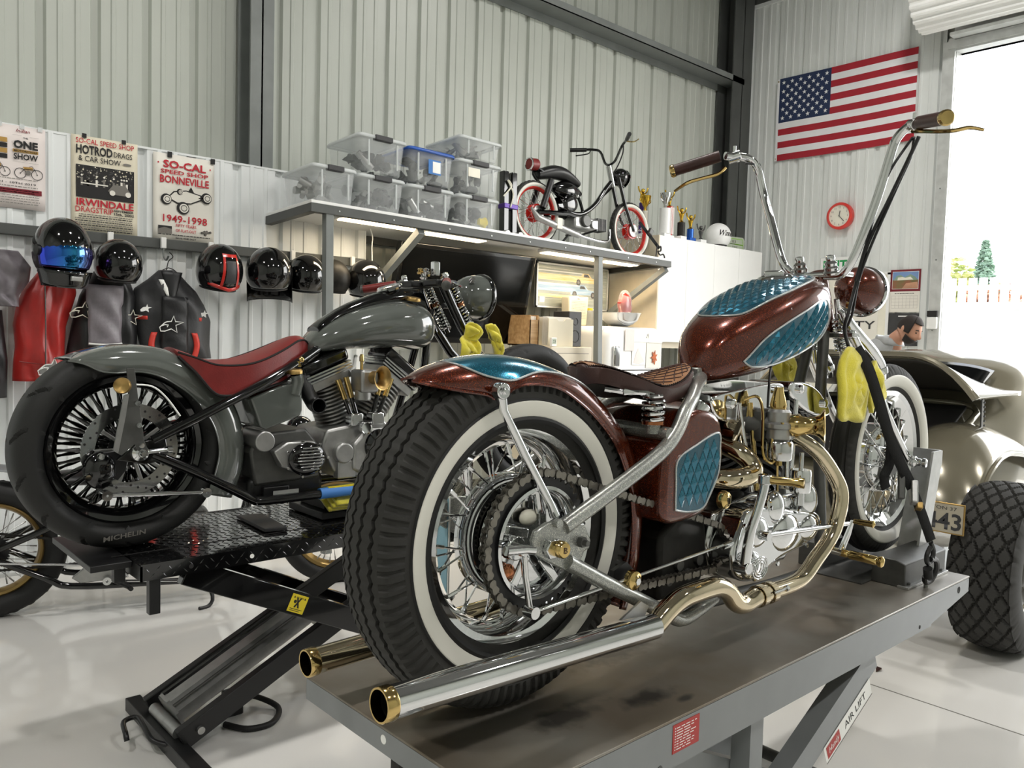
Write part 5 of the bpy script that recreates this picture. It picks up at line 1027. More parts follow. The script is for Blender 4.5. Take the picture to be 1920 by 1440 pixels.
def cylinder(a, b_, nm):
    A, B_ = V(a), V(b_); d = (B_-A); P_ = []; L_ = d.length; k = 11
    for i in range(k):
        z0, z1 = L_*i/k, L_*(i+.5)/k; P_ += [(.048,z0),(.066,z0+.001),(.066,z1),(.048,z1+.001)]
    c = MB().lathe([(0,0)]+P_+[(.05,L_),(0,L_)], A, d, 28).build(nm, 'black_satin', b1, sm=30); return c
for nm, A, B_, hx in (('rear_cylinder',(.845,0,.34),(.735,0,.535),-1),('front_cylinder',(.945,0,.34),(1.075,0,.535),1)):
    c = cylinder(A, B_, nm); d = (V(B_)-V(A)).normalized(); q = V((d.z,0,-d.x)); H = V(B_)
    b = MB()
    for i in range(5): b.beam(H+d*(.012*i)-q*.07, H+d*(.012*i)+q*.07, .125, .006, d)
    b.beam(H-q*.055, H+q*.055, .1, .06, d).build('head_fins', 'black_satin', c, sm=0)
    RB = {-1: [(.608,.605),(.625,.578),(.67,.556),(.80,.55),(.86,.575),(.955,.605),(.962,.64),(.93,.65),(.85,.645),(.70,.632),(.63,.622)], 1: [(1.0,.61),(.996,.642),(1.02,.652),(1.1,.645),(1.17,.62),(1.23,.575),(1.238,.55),(1.2,.542),(1.1,.56)]}[hx]
    RBc = [(p.x,p.z) for p in crom([V((a,0,z)) for a, z in RB]+[V((RB[0][0],0,RB[0][1]))], 3)[:-1]]
    rb = MB().prism(RBc, 'y', -.085, .06).build('rocker_box', 'chrome', c, bev=.014, seg=4, sm=60)
    for x_, z_ in {-1: ((.70,.60),(.915,.628)), 1: ((1.045,.63),(1.19,.585))}[hx]: MB().lathe([(0,.012),(.008,.012),(.013,.008),(.013,0)], (x_,-.085,z_), (0,-1,0), 18).build('rocker_nut', 'chrome', c)
for x0, z0, x1, z1, m_ in ((.775,.37,.735,.6,'chrome'),(.80,.37,.79,.6,'brass'),(.97,.36,1.03,.6,'chrome'),(.95,.36,.98,.6,'chrome')): MB().cyl((x0,-.11,z0),(x1,-.085,z1),.0065,n=12).build('pushrod_tube', m_, b1)
MB().tube([(.735,-.1,.61),(.748,-.13,.62),(.76,-.14,.58),(.768,-.14,.48),(.785,-.15,.45),(.81,-.15,.455),(.815,-.15,.5),(.805,-.15,.54),(.795,-.15,.5),(.80,-.15,.455)], .0038, 8, k=6).build('oil_line', 'brass', b1); MB().tube([(.82,-.12,.58),(.835,-.14,.5),(.845,-.14,.42),(.85,-.14,.36)], .0035, 8, k=5).build('oil_line', 'brass', b1)
# carburettor with brass bell
cr = MB().lathe([(0,0),(.026,0),(.032,.006),(.032,.03),(.038,.034),(.038,.044),(.03,.05),(.03,.075),(.024,.082),(0,.082)], (.825,-.15,.505), (0,0,1), 28).build('carburettor', 'alu', b1, sm=40)
MB().cyl((.80,-.07,.545),(.84,-.16,.545),.028,n=22).build('carb_throat', 'alu_dark', cr); MB().bx(.79,.86,-.125,-.09,.5,.585).build('carb_flange', 'alu_dark', cr, bev=.008)
for k in range(4): a = PI/4+k*PI/2; MB().hexnut((.825+.031*cos(a),-.15+.031*sin(a),.549),(0,0,1),.005,.006).build('carb_screw', 'brass', cr)
MB().lathe([(0,0),(.03,0),(.034,.006),(.034,.045),(.03,.05),(0,.05)], (.825,-.155,.455), (0,0,1), 24).build('float_bowl', 'alu_bright', cr, sm=40); MB().cyl((.825,-.155,.44),(.825,-.155,.456),.009,n=6).build('bowl_plug', 'brass', cr)
MB().lathe([(0,.0),(.02,0),(.022,.012),(.018,.03),(.012,.05),(.012,.058),(0,.058)], (.835,-.14,.585), (0,0,1), 18).build('throttle_top', 'brass', cr)
MB().lathe([(.026,0),(.026,.012),(.029,.012),(.029,.03),(.024,.04),(.022,.055),(.024,.068),(.031,.08),(.043,.089),(.045,.092),(.041,.091),(.028,.08),(.019,.06),(.018,.02)], (.84,-.165,.545), (.45,-1,.05), 32).build('velocity_stack', 'brass', cr, sm=60)
for k in range(6): MB().hexnut(V((.84,-.165,.545))+V((.45,-1,.05)).normalized()*.022+V((.03*cos(k*PI/3)*.9,.012*cos(k*PI/3),.03*sin(k*PI/3))), (.45,-1,.05), .004, .008).build('stack_screw', 'brass', cr)
MB().tube([(.80,-.13,.59),(.82,-.12,.66),(.9,-.08,.74)], .0035, 6, k=4).build('throttle_cable', 'black_satin', cr)
MB().lathe([(0,0),(.03,0),(.032,.012),(.032,.03),(0,.032)], (.705,-.07,.53), (.25,-1,-.15), 20).build('exhaust_flange', 'nickel', cr); 
# kick start, control rods, pegs
ks = MB().tube([(.615,-.195,.215),(.618,-.205,.3),(.632,-.215,.36),(.645,-.22,.41),(.648,-.22,.435)], [.014,.012,.011,.0115,.013], 14, k=4).build('kick_arm', 'chrome', b1, sm=60); MB().cyl((.648,-.22,.418),(.648,-.22,.442),.017,n=18).build('kick_pivot', 'chrome', ks, bev=.003); MB().lathe([(.009,0),(.0115,.01),(.0095,.02),(.011,.035),(.0095,.06),(.0125,.07),(.0125,.085),(0,.086)], (.65,-.225,.43), (.35,-1,0), 18).build('kick_pedal', 'brass', ks); MB().cyl((.615,-.17,.215),(.615,-.21,.215),.016,n=16).build('kick_shaft', 'chrome', ks, bev=.003)
MB().cyl((.69,-.2,.283),(1.14,-.2,.253),.0065,n=12).build('shift_rod', 'chrome', b1); MB().cyl((.69,-.19,.283),(.69,-.215,.283),.012,n=14).build('rod_end', 'chrome', b1)
MB().cyl((-.05,-.152,.232),(.6,-.152,.266),.004,n=10).build('brake_rod', 'chrome', b1); MB().cyl((.57,-.16,.265),(.61,-.16,.267),.008,n=12).build('rod_end', 'chrome', b1)
def peg(x, z, s_):
    o = MB().lathe([(0,0),(.011,0),(.011,.02),(.009,.024),(.013,.03),(.013,.1),(.011,.104),(.016,.11),(.016,.118),(.01,.123),(0,.124)], (x, s_*.16, z), (.12, s_, -.05), 20).build('foot_peg', 'brass', b1, sm=40); MB().tube([(x-.03,s_*.1,z+.01),(x-.01,s_*.13,z+.005),(x,s_*.165,z)], .011, 10).build('peg_mount', 'chrome', o); return o
for s_ in (-1,1): peg(1.185, .155, s_)
br = MB().tube([(1.175,-.165,.165),(1.19,-.175,.21),(1.2,-.185,.25)], .006, 8).tube([(1.19,-.165,.16),(1.205,-.175,.21),(1.2,-.185,.25)], .006, 8).build('shift_lever', 'chrome', b1); MB().lathe([(0,0),(.007,0),(.007,.01),(.009,.015),(.009,.05),(.011,.055),(.0,.06)], (1.2,-.19,.25), (.1,-1,0), 14).build('toe_peg', 'brass', br)
# gearbox clutter seen between frame and wheel
MB().prism([(.42,.14),(.42,.3),(.48,.335),(.6,.33),(.62,.2),(.58,.14)], 'y', -.09, .09).build('gearbox', 'iron', b1, bev=.012); 
for k in range(4): MB().cyl((.45+.04*k,-.1,.19+.03*(k%2)),(.45+.04*k,-.085,.19+.03*(k%2)),.014,n=12).build('gearbox_plug', 'alu_dark', b1)
MB().cyl((.56,-.02,.16),(.56,.12,.16),.06,n=24).build('starter', 'alu_dark', b1); MB().prism([(.205,.22),(.262,.215),(.275,.255),(.25,.275),(.208,.262)], 'y', -.13,-.12).build('brake_bracket', 'black_satin', b1, sm=0)
# ---- front end
FX = (1.80, 0, .365)
def pat_front(a, y, r):
    d = 0.
    for g in (-.022,0,.022):
        if r > .3 and abs(y-g) < .0025: d = -.005
    if abs(y) > .03 and r > .295 and ((a*80/PI)%2) < .5: d = -.004
    return d
fw = wheel(b1, 'front_wheel', FX, .335, .094, .236, .06, 'rubber_tread', 'chrome', 40, (.06,.04), 'chrome', .002, pat=pat_front, nseg=320, nprof=44, ww=(.255,.297), sq=.7)
MB().lathe([(0,-.035),(.03,-.035),(.1,-.03),(.118,-.02),(.122,.0),(.122,.045),(.11,.055),(0,.055)], n=48).build('brake_drum', 'chrome', fw, sm=40)
for k in range(12): MB().cyl((.108*cos(2*PI*k/12),-.034,.108*sin(2*PI*k/12)),(.108*cos(2*PI*k/12),-.024,.108*sin(2*PI*k/12)),.005,n=8).build('drum_bolt', 'chrome', fw)
MB().cyl((0,-.14,0),(0,.14,0),.011,n=16).build('axle', 'chrome', fw); MB().lathe([(.016,0),(.02,.006),(.02,.02),(.014,.026),(.012,.04),(.016,.046),(.014,.056),(0,.058)], (0,-.1,0), (0,-1,0), 20).build('axle_nut', 'chrome', fw); MB().ball((-.07,-.045,.09),(.018,.012,.012),14,10).build('brake_adjuster', 'brass', fw)
for s_ in (-1,1):
    fl_ = MB().tube([(1.30,s_*.075,.862),(1.325,s_*.08,.83),(1.39,s_*.085,.79),(1.48,s_*.09,.742),(1.535,s_*.09,.708),(1.555,s_*.09,.688)], [.017,.019,.02,.02,.019,.018], 18, k=5).build('front_fork_leg', 'chrome', b1, sm=60); MB().lathe([(.02,0),(.022,.006),(.022,.02),(.016,.026),(.013,.045),(.0,.048)], (1.552,s_*.09,.692), (.4,0,-1), 20).build('leg_end', 'chrome', fl_)
    MB().tube([(1.34,s_*.085,.80),(1.45,s_*.09,.70),(1.60,s_*.095,.54),(1.80,s_*.095,.365)], .0145, 16, k=3).build('rear_fork_leg', 'chrome', b1, sm=60)
    MB().coil((1.335,s_*.045,.84),(1.375,s_*.045,.74),.019,.0042,8,14).build('fork_spring', 'chrome', b1); MB().cyl((1.32,s_*.045,.90),(1.385,s_*.045,.70),.008,n=10).build('spring_rod', 'chrome', b1)
    rs = MB().lathe([(.024,0),(.026,.006),(.02,.012),(.022,.02),(.017,.026),(.02,.034),(.012,.042),(.014,.05),(.012,.058),(0,.06)], (1.27,s_*.05,.972), (-.25,0,1), 18).build('bar_riser', 'chrome', b1, sm=30)
MB().beam((1.285,-.1,.972),(1.285,.1,.972),.06,.016,(0,0,1)).build('top_clamp', 'chrome', b1, bev=.005); MB().beam((1.36,-.1,.79),(1.36,.1,.79),.06,.02,(0,0,1)).build('bottom_clamp', 'chrome', b1, bev=.005)
hl = MB().lathe([(0,-.075),(.03,-.07),(.055,-.052),(.07,-.025),(.076,.0),(.078,.03)], (1.555,0,.945), (1,0,-.12), 36).build('headlight', 'root_beer', b1, sm=60); MB().lathe([(.078,.03),(.084,.032),(.085,.045),(.08,.055),(.072,.056)], (1.555,0,.945), (1,0,-.12), 36).build('headlight_rim', 'chrome', hl, sm=60); MB().lathe([(.073,.052),(.05,.062),(0,.066)], (1.555,0,.945), (1,0,-.12), 36).build('headlight_lens', 'glass', hl, sm=60); MB().lathe([(.073,.05),(.04,.02),(0,.0)], (1.555,0,.945), (1,0,-.12), 30).build('reflector', 'chrome', hl, sm=60)
MB().tube([(1.36,0,.80),(1.42,0,.85),(1.52,0,.88)], .012, 10).build('headlight_mount', 'chrome', hl); MB().lathe([(.011,-.006),(.011,.006),(.005,.006),(.005,-.006),(.011,-.006)], (1.395,-.05,.885), (0,1,0), 16).build('wing_nut', 'brass', hl)
for s_ in (-1,1):
    pts = {-1: [(1.27,-.03,.968),(1.268,-.075,.968),(1.262,-.10,.985),(1.262,-.125,1.03),(1.268,-.175,1.18),(1.268,-.205,1.29),(1.268,-.222,1.345),(1.27,-.25,1.375),(1.265,-.285,1.382)],
           1: [(1.29,.03,.968),(1.285,.07,.972),(1.268,.092,.99),(1.26,.115,1.03),(1.272,.165,1.16),(1.278,.2,1.25),(1.262,.213,1.32),(1.225,.228,1.352),(1.15,.262,1.352)]}[s_]
    hb = MB().tube(pts, .0127, 18, k=6).build('handlebar', 'chrome', b1, sm=60)
    g0, g1 = {-1: (V((1.262,-.288,1.382)), V((1.152,-.40,1.354))), 1: (V((1.135,.272,1.350)), V((1.058,.405,1.306)))}[s_]; d = (g1-g0).normalized()
    MB().cyl(g0, g1-d*.012, .0185, n=22).build('grip', 'leather_brown', hb, sm=50); MB().lathe([(.0195,0),(.021,.004),(.021,.012),(.017,.016),(.0,.014)], g1-d*.014, d, 24).build('grip_end', 'brass', hb)
    p0 = V(pts[-1])*.6+V(pts[-2])*.4; lv = MB().cyl(p0-d*.02, p0+d*.02, .018, n=16).build('lever_clamp', 'chrome', hb, bev=.003); dn = V((.03,0,-.03)) if s_ < 0 else V((.03,0,-.025))
    MB().tube({-1: [V((1.262,-.27,1.362)),V((1.258,-.30,1.356)),V((1.26,-.34,1.349)),V((1.266,-.38,1.346)),V((1.285,-.41,1.352)),V((1.302,-.44,1.344))], 1: [V((1.16,.265,1.318)),V((1.15,.285,1.298)),V((1.12,.32,1.285)),V((1.09,.36,1.27)),V((1.075,.40,1.245))]}[s_], [.009,.0085,.008,.0085,.006], 8, k=4, flat=(1,.7)).build('lever', 'brass', hb); MB().hexnut(p0+dn*.5,(0,0,1),.01,.03).build('lever_pivot', 'chrome', hb); MB().cyl(p0+V((0,0,.012)),p0+V((0,0,.034)),.005,n=8).build('clamp_bolt', 'chrome', hb)
    q0 = p0+dn*.9-d*.02
    cab = {-1: [q0, q0+V((.03,.02,-.05)), V((1.31,-.215,1.22)), V((1.29,-.16,1.06)), V((1.29,-.125,.95)), V((1.29,-.11,.85)), V((1.31,-.08,.80))], 1: [q0, q0+V((.03,-.02,0)), V((1.27,.21,1.33)), V((1.29,.2,1.24)), V((1.275,.14,1.05)), V((1.28,.08,.95))]}[s_]
    MB().tube(cab, .0042, 8, k=6).build('control_cable', 'black_satin', hb)
    if s_ < 0:
        MB().tube([q0+d*.03, V((1.30,-.25,1.30)), V((1.30,-.205,1.2)), V((1.285,-.15,1.06)), V((1.285,-.12,.94)), V((1.26,-.115,.86)), V((1.25,-.11,.80)), V((1.30,-.12,.70)), V((1.34,-.12,.62))], .0055, 8, k=6).build('brake_hose', 'black_satin', hb)
        MB().tube([q0-d*.01, V((1.27,-.2,1.24)), V((1.285,-.15,1.08)), V((1.28,-.12,.95))], .004, 8, k=6).build('control_cable', 'black_satin', hb)
# number plate carried upright on the left side
pl = MB().bx(-.03,-.027,.135,.29,.10,.405).build('number_plate', 'ink_white', b1, bev=.001); S_ = Sheet(pl, (-.0302,.29,.10), (0,0,1), (0,1,0), .0006)
S_ = Sheet(pl, (-.0302,.135,.405), (0,0,-1), (0,-1,0), .0006)
mat('plate_blue', (150,196,214), .5)
MB().bx(-.0312,-.0303,.14,.205,.105,.40).build('plate_print', 'plate_blue', pl, sm=0)
text('0Z0', 'ink', pl, (-.0306,.235,.19), (0,0,1), (0,1,0), .062, w=.14, bold=.02, depth=.0014); text('COLLECTOR', 'ink', pl, (-.0306,.215,.32), (0,0,1), (0,1,0), .016, w=.1, depth=.0016); text('VEHICLE', 'ink', pl, (-.0306,.185,.32), (0,0,1), (0,1,0), .016, w=.075, depth=.0016)
MB().bx(-.025,.02,.15,.17,.3,.34).build('plate_bracket', 'chrome', pl, sm=0); MB().cyl((-.03,.24,.42),(-.06,.24,.42),.03,n=20).build('tail_light', 'leather_red', b1, bev=.006)
MB().cyl((.06,.16,.6),(.09,.16,.6),.025,n=16).build('turn_signal', 'amber', b1, bev=.006)
# ---- tie-down strap with cloth guards
st = thing('tie_down_strap', 'black ratchet strap running from the chopper fork down to the lift deck', 'strap', (2.69, .98, .851)); O = V((1.11,1.24,.85))-st.location
def ribbon(P, w, n_=12):
    P = crom([V(p)+O for p in P], n_); b = MB(); vs = []
    for i, p in enumerate(P):
        d = (P[min(i+1,len(P)-1)]-P[max(i-1,0)]).normalized(); u = d.cross(V((.6,.75,.0))).normalized(); vs += [p+u*w/2, p-u*w/2]
    return b.add(vs, [(2*i,2*i+1,2*i+3,2*i+2) for i in range(len(P)-1)])
ribbon([(1.30,-.125,.752),(1.33,-.15,.69),(1.355,-.17,.61),(1.375,-.2,.50),(1.41,-.22,.42),(1.46,-.245,.33)], .034).build('webbing', 'strap_black', st, solid=.003)
ribbon([(1.47,-.248,.31),(1.50,-.262,.25),(1.545,-.278,.16)], .03).build('webbing', 'strap_black', st, solid=.003)
ribbon([(1.40,-.2,.46),(1.42,-.19,.40),(1.40,-.185,.36),(1.43,-.18,.32)], .03).build('webbing_tail', 'strap_black', st, solid=.003)
MB().box(V((1.462,-.25,.315))+O,(.045,.02,.07),(0,25,30)).build('ratchet_body', 'alu', st, bev=.004); MB().box(V((1.485,-.258,.27))+O,(.05,.018,.02),(0,25,30)).build('ratchet_bar', 'brass_matte', st, bev=.003); MB().box(V((1.43,-.225,.34))+O,(.02,.02,.09),(0,20,30)).build('ratchet_handle', 'alu_dark', st, bev=.004)
MB().tube([V(p)+O for p in ((1.545,-.277,.155),(1.57,-.277,.125),(1.56,-.277,.095),(1.535,-.275,.09),(1.525,-.275,.115),(1.545,-.277,.14))], .0075, 8, k=5).build('s_hook', 'black_satin', st); MB().tube([V(p)+O for p in ((1.55,-.277,.10),(1.60,-.275,.09),(1.625,-.27,.055),(1.605,-.262,.02),(1.575,-.258,.018),(1.56,-.26,.04))], .0085, 8, k=5).build('s_hook', 'black_satin', st); MB().cyl(V((1.53,-.278,.075))+O, V((1.545,-.276,.045))+O, .014, n=12).build('hook_sleeve', 'black_matte', st)
def cloth(label, pts, y, m='yellow_cloth', seed=0, base=None, th=.012):
    t = thing('shop_cloth', label, 'cloth', base); P = [(p.x, p.z) for p in closed_curve([V((a,0,c)) for a,c in pts], 4)]; c = (sum(p[0] for p in P)/len(P), sum(p[1] for p in P)/len(P)); rr = random.Random(seed); ph = rr.uniform(0,6); B_ = V((1.11,1.24,.85))-V(base)
    for sgn in (1,):
        R_n = []
        for k in range(9):
            f_ = k/8; R_n.append([V((c[0]+(p[0]-c[0])*(1-f_*.97), y+.006*sin(p[0]*50*(1-f_*.6)+ph)+.005*sin(p[1]*30+ph*2)-.02*sin(f_*PI/2), c[1]+(p[1]-c[1])*(1-f_*.97)))+B_ for p in P])
        MB().loft(R_n, cap=False).build('cloth', m, t, sm=180, solid=th)
    return t
cloth('yellow cloth padding the strap on the near side of the chopper fork', [(1.19,.67),(1.215,.73),(1.26,.755),(1.33,.73),(1.37,.66),(1.36,.60),(1.36,.53),(1.28,.535),(1.205,.545)], -.125, seed=2, base=(2.30, 1.11, 1.38))
cloth('small yellow cloth fold hanging beside the chopper fork strap', [(1.41,.70),(1.45,.71),(1.52,.62),(1.51,.59),(1.46,.575),(1.42,.55),(1.40,.60)], -.118, seed=5, base=(2.55, 1.12, 1.42))
cloth('yellow cloth on the far side of the chopper fork', [(1.24,.74),(1.36,.74),(1.40,.66),(1.36,.60),(1.28,.66)], .13, seed=3, base=(2.42, 1.37, 1.45))
# ================================================================== black lift with the grey bobber
l2 = thing('motorcycle_lift', 'black diamond plate scissor lift under the grey motorcycle', 'lift', (1.8, 2.88, FZ))
qx = lambda x: x-1.8
qy = lambda y: y-2.88
DZ2 = .875-FZ
dk = MB().bx(qx(.822), qx(2.95), qy(2.57), qy(3.19), DZ2-.005, DZ2).build('deck', 'black_gloss', l2, sm=0)
b = MB(); nx, ny = 84, 25
for i in range(nx):
    for j in range(ny):
        x, y = qx(.835)+.025*i, qy(2.58)+.0245*j; a = R_(45 if (i+j)%2 else -45); u, w_ = V((cos(a),sin(a),0))*.0125, V((-sin(a),cos(a),0))*.0034; c_ = V((x,y,DZ2))
        b.add([c_-u,c_-w_,c_+u,c_+w_,c_+V((0,0,.0016))-u*.5,c_+V((0,0,.0016))+u*.5], [(0,1,4),(1,2,5,4),(2,3,5),(3,0,4,5)])
b.build('tread_lozenges', 'black_gloss', dk, sm=0, kind='stuff')
MB().bx(qx(.78),qx(2.9),qy(2.715),qy(2.722),DZ2,DZ2+.001).build('deck_seam', 'ink', dk, sm=0)
for y in (2.57, 3.184):
    s_ = MB().bx(qx(.822), qx(2.95), qy(y), qy(y)+.006, DZ2-.052, DZ2-.005).build('side_rail', 'black_gloss', l2, sm=0)
    if y < 3:
        b = MB()
        for i in range(60):
            for j in range(2): x, z = qx(.84)+.034*i+.017*j, DZ2-.018-.02*j; u = .008*(1 if (i+j)%2 else -1); b.add([(x-.008,qy(y),z-u),(x,qy(y),z-.003),(x+.008,qy(y),z+u),(x,qy(y),z+.003),(x,qy(y)-.0014,z)], [(0,1,4),(1,2,4),(2,3,4),(3,0,4)])
        b.build('tread_lozenges', 'black_gloss', s_, sm=0, kind='stuff')
        for x, m_ in ((1.179,'ink_white'),(.976,'ink')): MB().lathe([(0,-.001),(.0075,-.001),(.0075,0)], (qx(x),qy(y)-.0008,.847-FZ), (0,1,0), 14).build('hole', m_, s_)
MB().bx(qx(.822), qx(.828), qy(2.57), qy(3.19), DZ2-.052, DZ2-.005).build('end_plate', 'black_satin', l2, sm=0)
MB().prism([(qx(.70),qy(2.645)),(qx(.82),qy(2.645)),(qx(.82),qy(3.10)),(qx(.70),qy(3.10))], 'z', DZ2-.022, DZ2-.002).build('drop_panel', 'black_satin', l2, bev=.002)
for x, y, z0, z1 in ((.853,2.585,.708,.82),(.778,2.68,.799,.86)): MB().bx(qx(x), qx(x)+.034, qy(y), qy(y)+.03, z0-FZ, z1-FZ).build('stop_leg', 'black_satin', l2, bev=.002)
# scissor arms and jack
for s_, y in ((0, 2.64), (1, 3.12)):
    a = MB().beam((qx(.98),qy(y),.815-FZ),(qx(2.25),qy(y),.20-FZ+.02),.04,.085).build('scissor_arm', 'black_gloss', l2, bev=.003)
    if s_ == 0:
        d = V((1.27,0,-.595)).normalized(); up = V((-d.z,0,d.x)); S_ = Sheet(a, V((qx(1.345),qy(y)-.0205,.645-FZ))-up*.032, d, up, .0006); S_.rect(0,.068,0,.064,'hi_viz').txt('X',.032,.02,.032,'ink',w=.024,bold=.06).poly([(.008,.05),(.012,.058),(.016,.05)],'ink',2).poly([(.052,.05),(.056,.058),(.06,.05)],'ink',2).disc(.02,.038,.006,'ink',2).line([(.008,.012),(.06,.012)],.002,'ink',2).line([(.008,.006),(.05,.006)],.002,'ink',2); S_.txt('CAUTION',.034,.051,.006,'ink',w=.03); S_.done()
for y in (2.72, 3.04):
    MB().beam((qx(1.0),qy(y),.21-FZ),(qx(1.85),qy(y),.62-FZ),.035,.075).build('lift_arm', 'black_satin', l2, bev=.003)
    MB().cyl((qx(1.06),qy(y)-.03,.235-FZ),(qx(1.06),qy(y)+.03,.235-FZ),.013,n=16).build('pivot_pin', 'alu', l2)
ja = MB().loft([[V((qx(1.03),qy(2.88),.25-FZ))+V((.86,0,.42)).normalized()*t*.56+V((0,1,0))*(.075*cos(a))+V((-.42,0,.86)).normalized()*(.05*sin(a)) for a in [2*PI*i/8+PI/8 for i in range(8)]] for t in (0,1)]).build('air_jack', 'alu', l2, sm=30)
for t in (-.01,.57): c_ = V((qx(1.03),qy(2.88),.25-FZ))+V((.86,0,.42)).normalized()*t; MB().loft([[c_+V((.86,0,.42)).normalized()*q+V((0,1,0))*(.095*cos(a))+V((-.42,0,.86)).normalized()*(.062*sin(a)) for a in [2*PI*i/8+PI/8 for i in range(8)]] for q in (0,.012)]).build('jack_flange', 'alu', ja, sm=30)
for s2 in (-1,1): MB().cyl(V((qx(1.03),qy(2.88)+s2*.06,.25-FZ))+V((-.42,0,.86))*.045, V((qx(1.03),qy(2.88)+s2*.06,.25-FZ))+V((.86,0,.42)).normalized()*.56+V((-.42,0,.86))*.045, .005, n=8).build('tie_rod', 'alu_dark', ja)
MB().cyl((qx(1.01),qy(2.76),.215-FZ),(qx(1.01),qy(3.0),.215-FZ),.022,n=18).build('jack_pin', 'alu', ja)
MB().bx(qx(.965), qx(1.02), qy(2.40), qy(3.19), 0, .05).build('base_bar', 'black_satin', l2, bev=.003)
MB().bx(qx(2.25), qx(2.31), qy(2.57), qy(3.19), 0, .06).build('base_bar', 'black_satin', l2, bev=.003)
MB().tube([(qx(.99),qy(2.75),.03),(qx(.935),qy(2.79),.05),(qx(.93),qy(2.87),.07),(qx(.93),qy(2.95),.075),(qx(.885),qy(2.94),.075),(qx(.873),qy(2.88),.06),(qx(.873),qy(2.865),.04)], .009, 10, k=5).build('release_hook', 'black_satin', l2)
MB().tube([(qx(1.2),qy(2.83),.012),(qx(1.25),qy(2.745),.012),(qx(1.34),qy(2.735),.012),(qx(1.41),qy(2.83),.014),(qx(1.37),qy(2.94),.03),(qx(1.3),qy(2.95),.05),(qx(1.28),qy(2.93),.06)], .011, 10, k=6).build('air_hose', 'rubber_dark', l2); MB().bx(qx(1.235),qx(1.3),qy(2.89),qy(2.95),.0,.09).build('foot_valve', 'black_satin', l2, bev=.006); MB().cyl((qx(1.29),qy(2.945),.055),(qx(1.33),qy(2.945),.045),.012,n=10).build('hose_fitting', 'galv', l2)
# things on the black deck
t = thing('rubber_pad', 'square black rubber pad lying on the black lift deck', 'pad', (1.35, 2.86, .8785)); MB().prism([(-.05,-.13),(.03,-.145),(.06,.125),(-.035,.145)], 'z', 0, .012).build('pad', 'jacket_char', t, bev=.002)
t = thing('jack_block', 'dark steel scissor jack under the grey motorcycle frame', 'jack', (1.66, 2.92, .8785)); MB().bx(-.1,.12,-.14,.14,0,.03).build('base', 'black_satin', t, bev=.004); MB().cyl((0,-.16,.045),(.1,-.16,.045),.015,n=14).build('screw', 'alu_dark', t); MB().bx(-.07,.09,-.1,.1,.03,.07).build('pad', 'iron', t, bev=.004)
t = thing('shop_cloth', 'folded yellow cloth bundled on the black lift deck', 'cloth', (1.66, 2.86, .9488))
for k in range(3): MB().grid(lambda u,v: V((-.1+.2*u+.01*k, -.13+.22*v-.012*k, .004+.012*k+.018*abs(sin(3*u+1.5*v+k))*sin(PI*v)+(-.03*max(0,.3-v)*3))), 14, 14).build('cloth_layer', 'yellow_cloth', t, sm=180, solid=.012)
# ---- the bike
b2 = thing('bobber', 'grey bobber motorcycle with red seat and black spoked wheels on the black lift', 'motorcycle', (.85, 2.86, .875))
def pat_mich(a, y, r):
    k = (a*14/PI) % 2; t_ = abs(y)/.088
    if r > .26 and .25 < t_ < .97 and abs(k-(.3+.9*t_**1.5)) < .075: return -.010
    if r > .3 and abs(abs(y)-.012) < .004: return -.006
    return 0.
rw = wheel(b2, 'rear_wheel', (0.005,0,.332), .332, .182, .235, .13, 'rubber', 'black_gloss', 60, (.06,.05), 'black_gloss', .003, pat=pat_mich, nseg=420, nprof=64, sq=.62, fat=.0075, hubm='black_satin')
b = MB()
for k in range(60): a = 2*PI*k/60; b.cyl(((.2)*cos(a),-.006,(.2)*sin(a)),(.21*cos(a),-.006,.21*sin(a)),.008,n=6)
b.build('nipples', 'chrome', rw, kind='stuff')
text('MICHELIN', 'ink_grey', rw, (-.02,-.0925,-.287), (1,0,.08), (0,-.15,1), .016, w=.13, bold=.02, depth=.002)
# perforated disc
N = 60; dr = MB(); b = dr; P0 = [(.15*cos(2*PI*i/N), .15*sin(2*PI*i/N)) for i in range(N)]; P1 = [(.108*cos(2*PI*i/N), .108*sin(2*PI*i/N)) for i in range(N)]
vs = [(p[0],y,p[1]) for y in (-.088,-.082) for L_ in (P0,P1) for p in L_]; fs = []
for i in range(N): j = (i+1)%N; fs += [(i,j,N+j,N+i),(2*N+i,3*N+i,3*N+j,2*N+j),(i,2*N+i,2*N+j,j),(N+i,N+j,3*N+j,3*N+i)]
dsc = b.add(vs, fs).build('brake_disc', 'alu_bright', rw, sm=30)
for k in range(36): a = 2*PI*k/36; r_ = (.118,.129,.14)[k%3]; MB().lathe([(0,-.0885),(.004,-.0885),(.004,-.088)], (r_*cos(a),0,r_*sin(a)), (0,1,0), 8).build('disc_hole', 'ink', rw)
for k in range(10): a = 2*PI*k/10; MB().beam((.04*cos(a),-.085,.04*sin(a)),(.11*cos(a),-.085,.11*sin(a)),.012,.006,(0,1,0)).build('disc_spider', 'alu', rw, bev=.002)
G = lambda x, z, y=0: V((x,y,z))
def B_(name, b, m, par=None, **k): return b.build(name, m, par or b2, **k)
cal = B_('brake_caliper', MB().ball(G(-.095,.275,-.115),(.05,.03,.06),16,12), 'black_gloss')
B_('caliper_bracket', MB().prism([(-.01,.34),(-.11,.33),(-.15,.28),(-.14,.25),(-.06,.22),(-.02,.27)], 'y', -.125, -.115), 'black_satin', cal, bev=.003)
for x, z in ((-.1,.323),(-.062,.24),(-.105,.215),(-.138,.26)): B_('caliper_bolt', MB().lathe([(0,-.012),(.009,-.012),(.011,-.006),(.011,0)], G(x,z,-.14), (0,1,0), 14), 'chrome', cal)
B_('torque_rod', MB().cyl(G(-.098,.208,-.19),G(.211,.185,-.19),.0075,n=12), 'chrome')
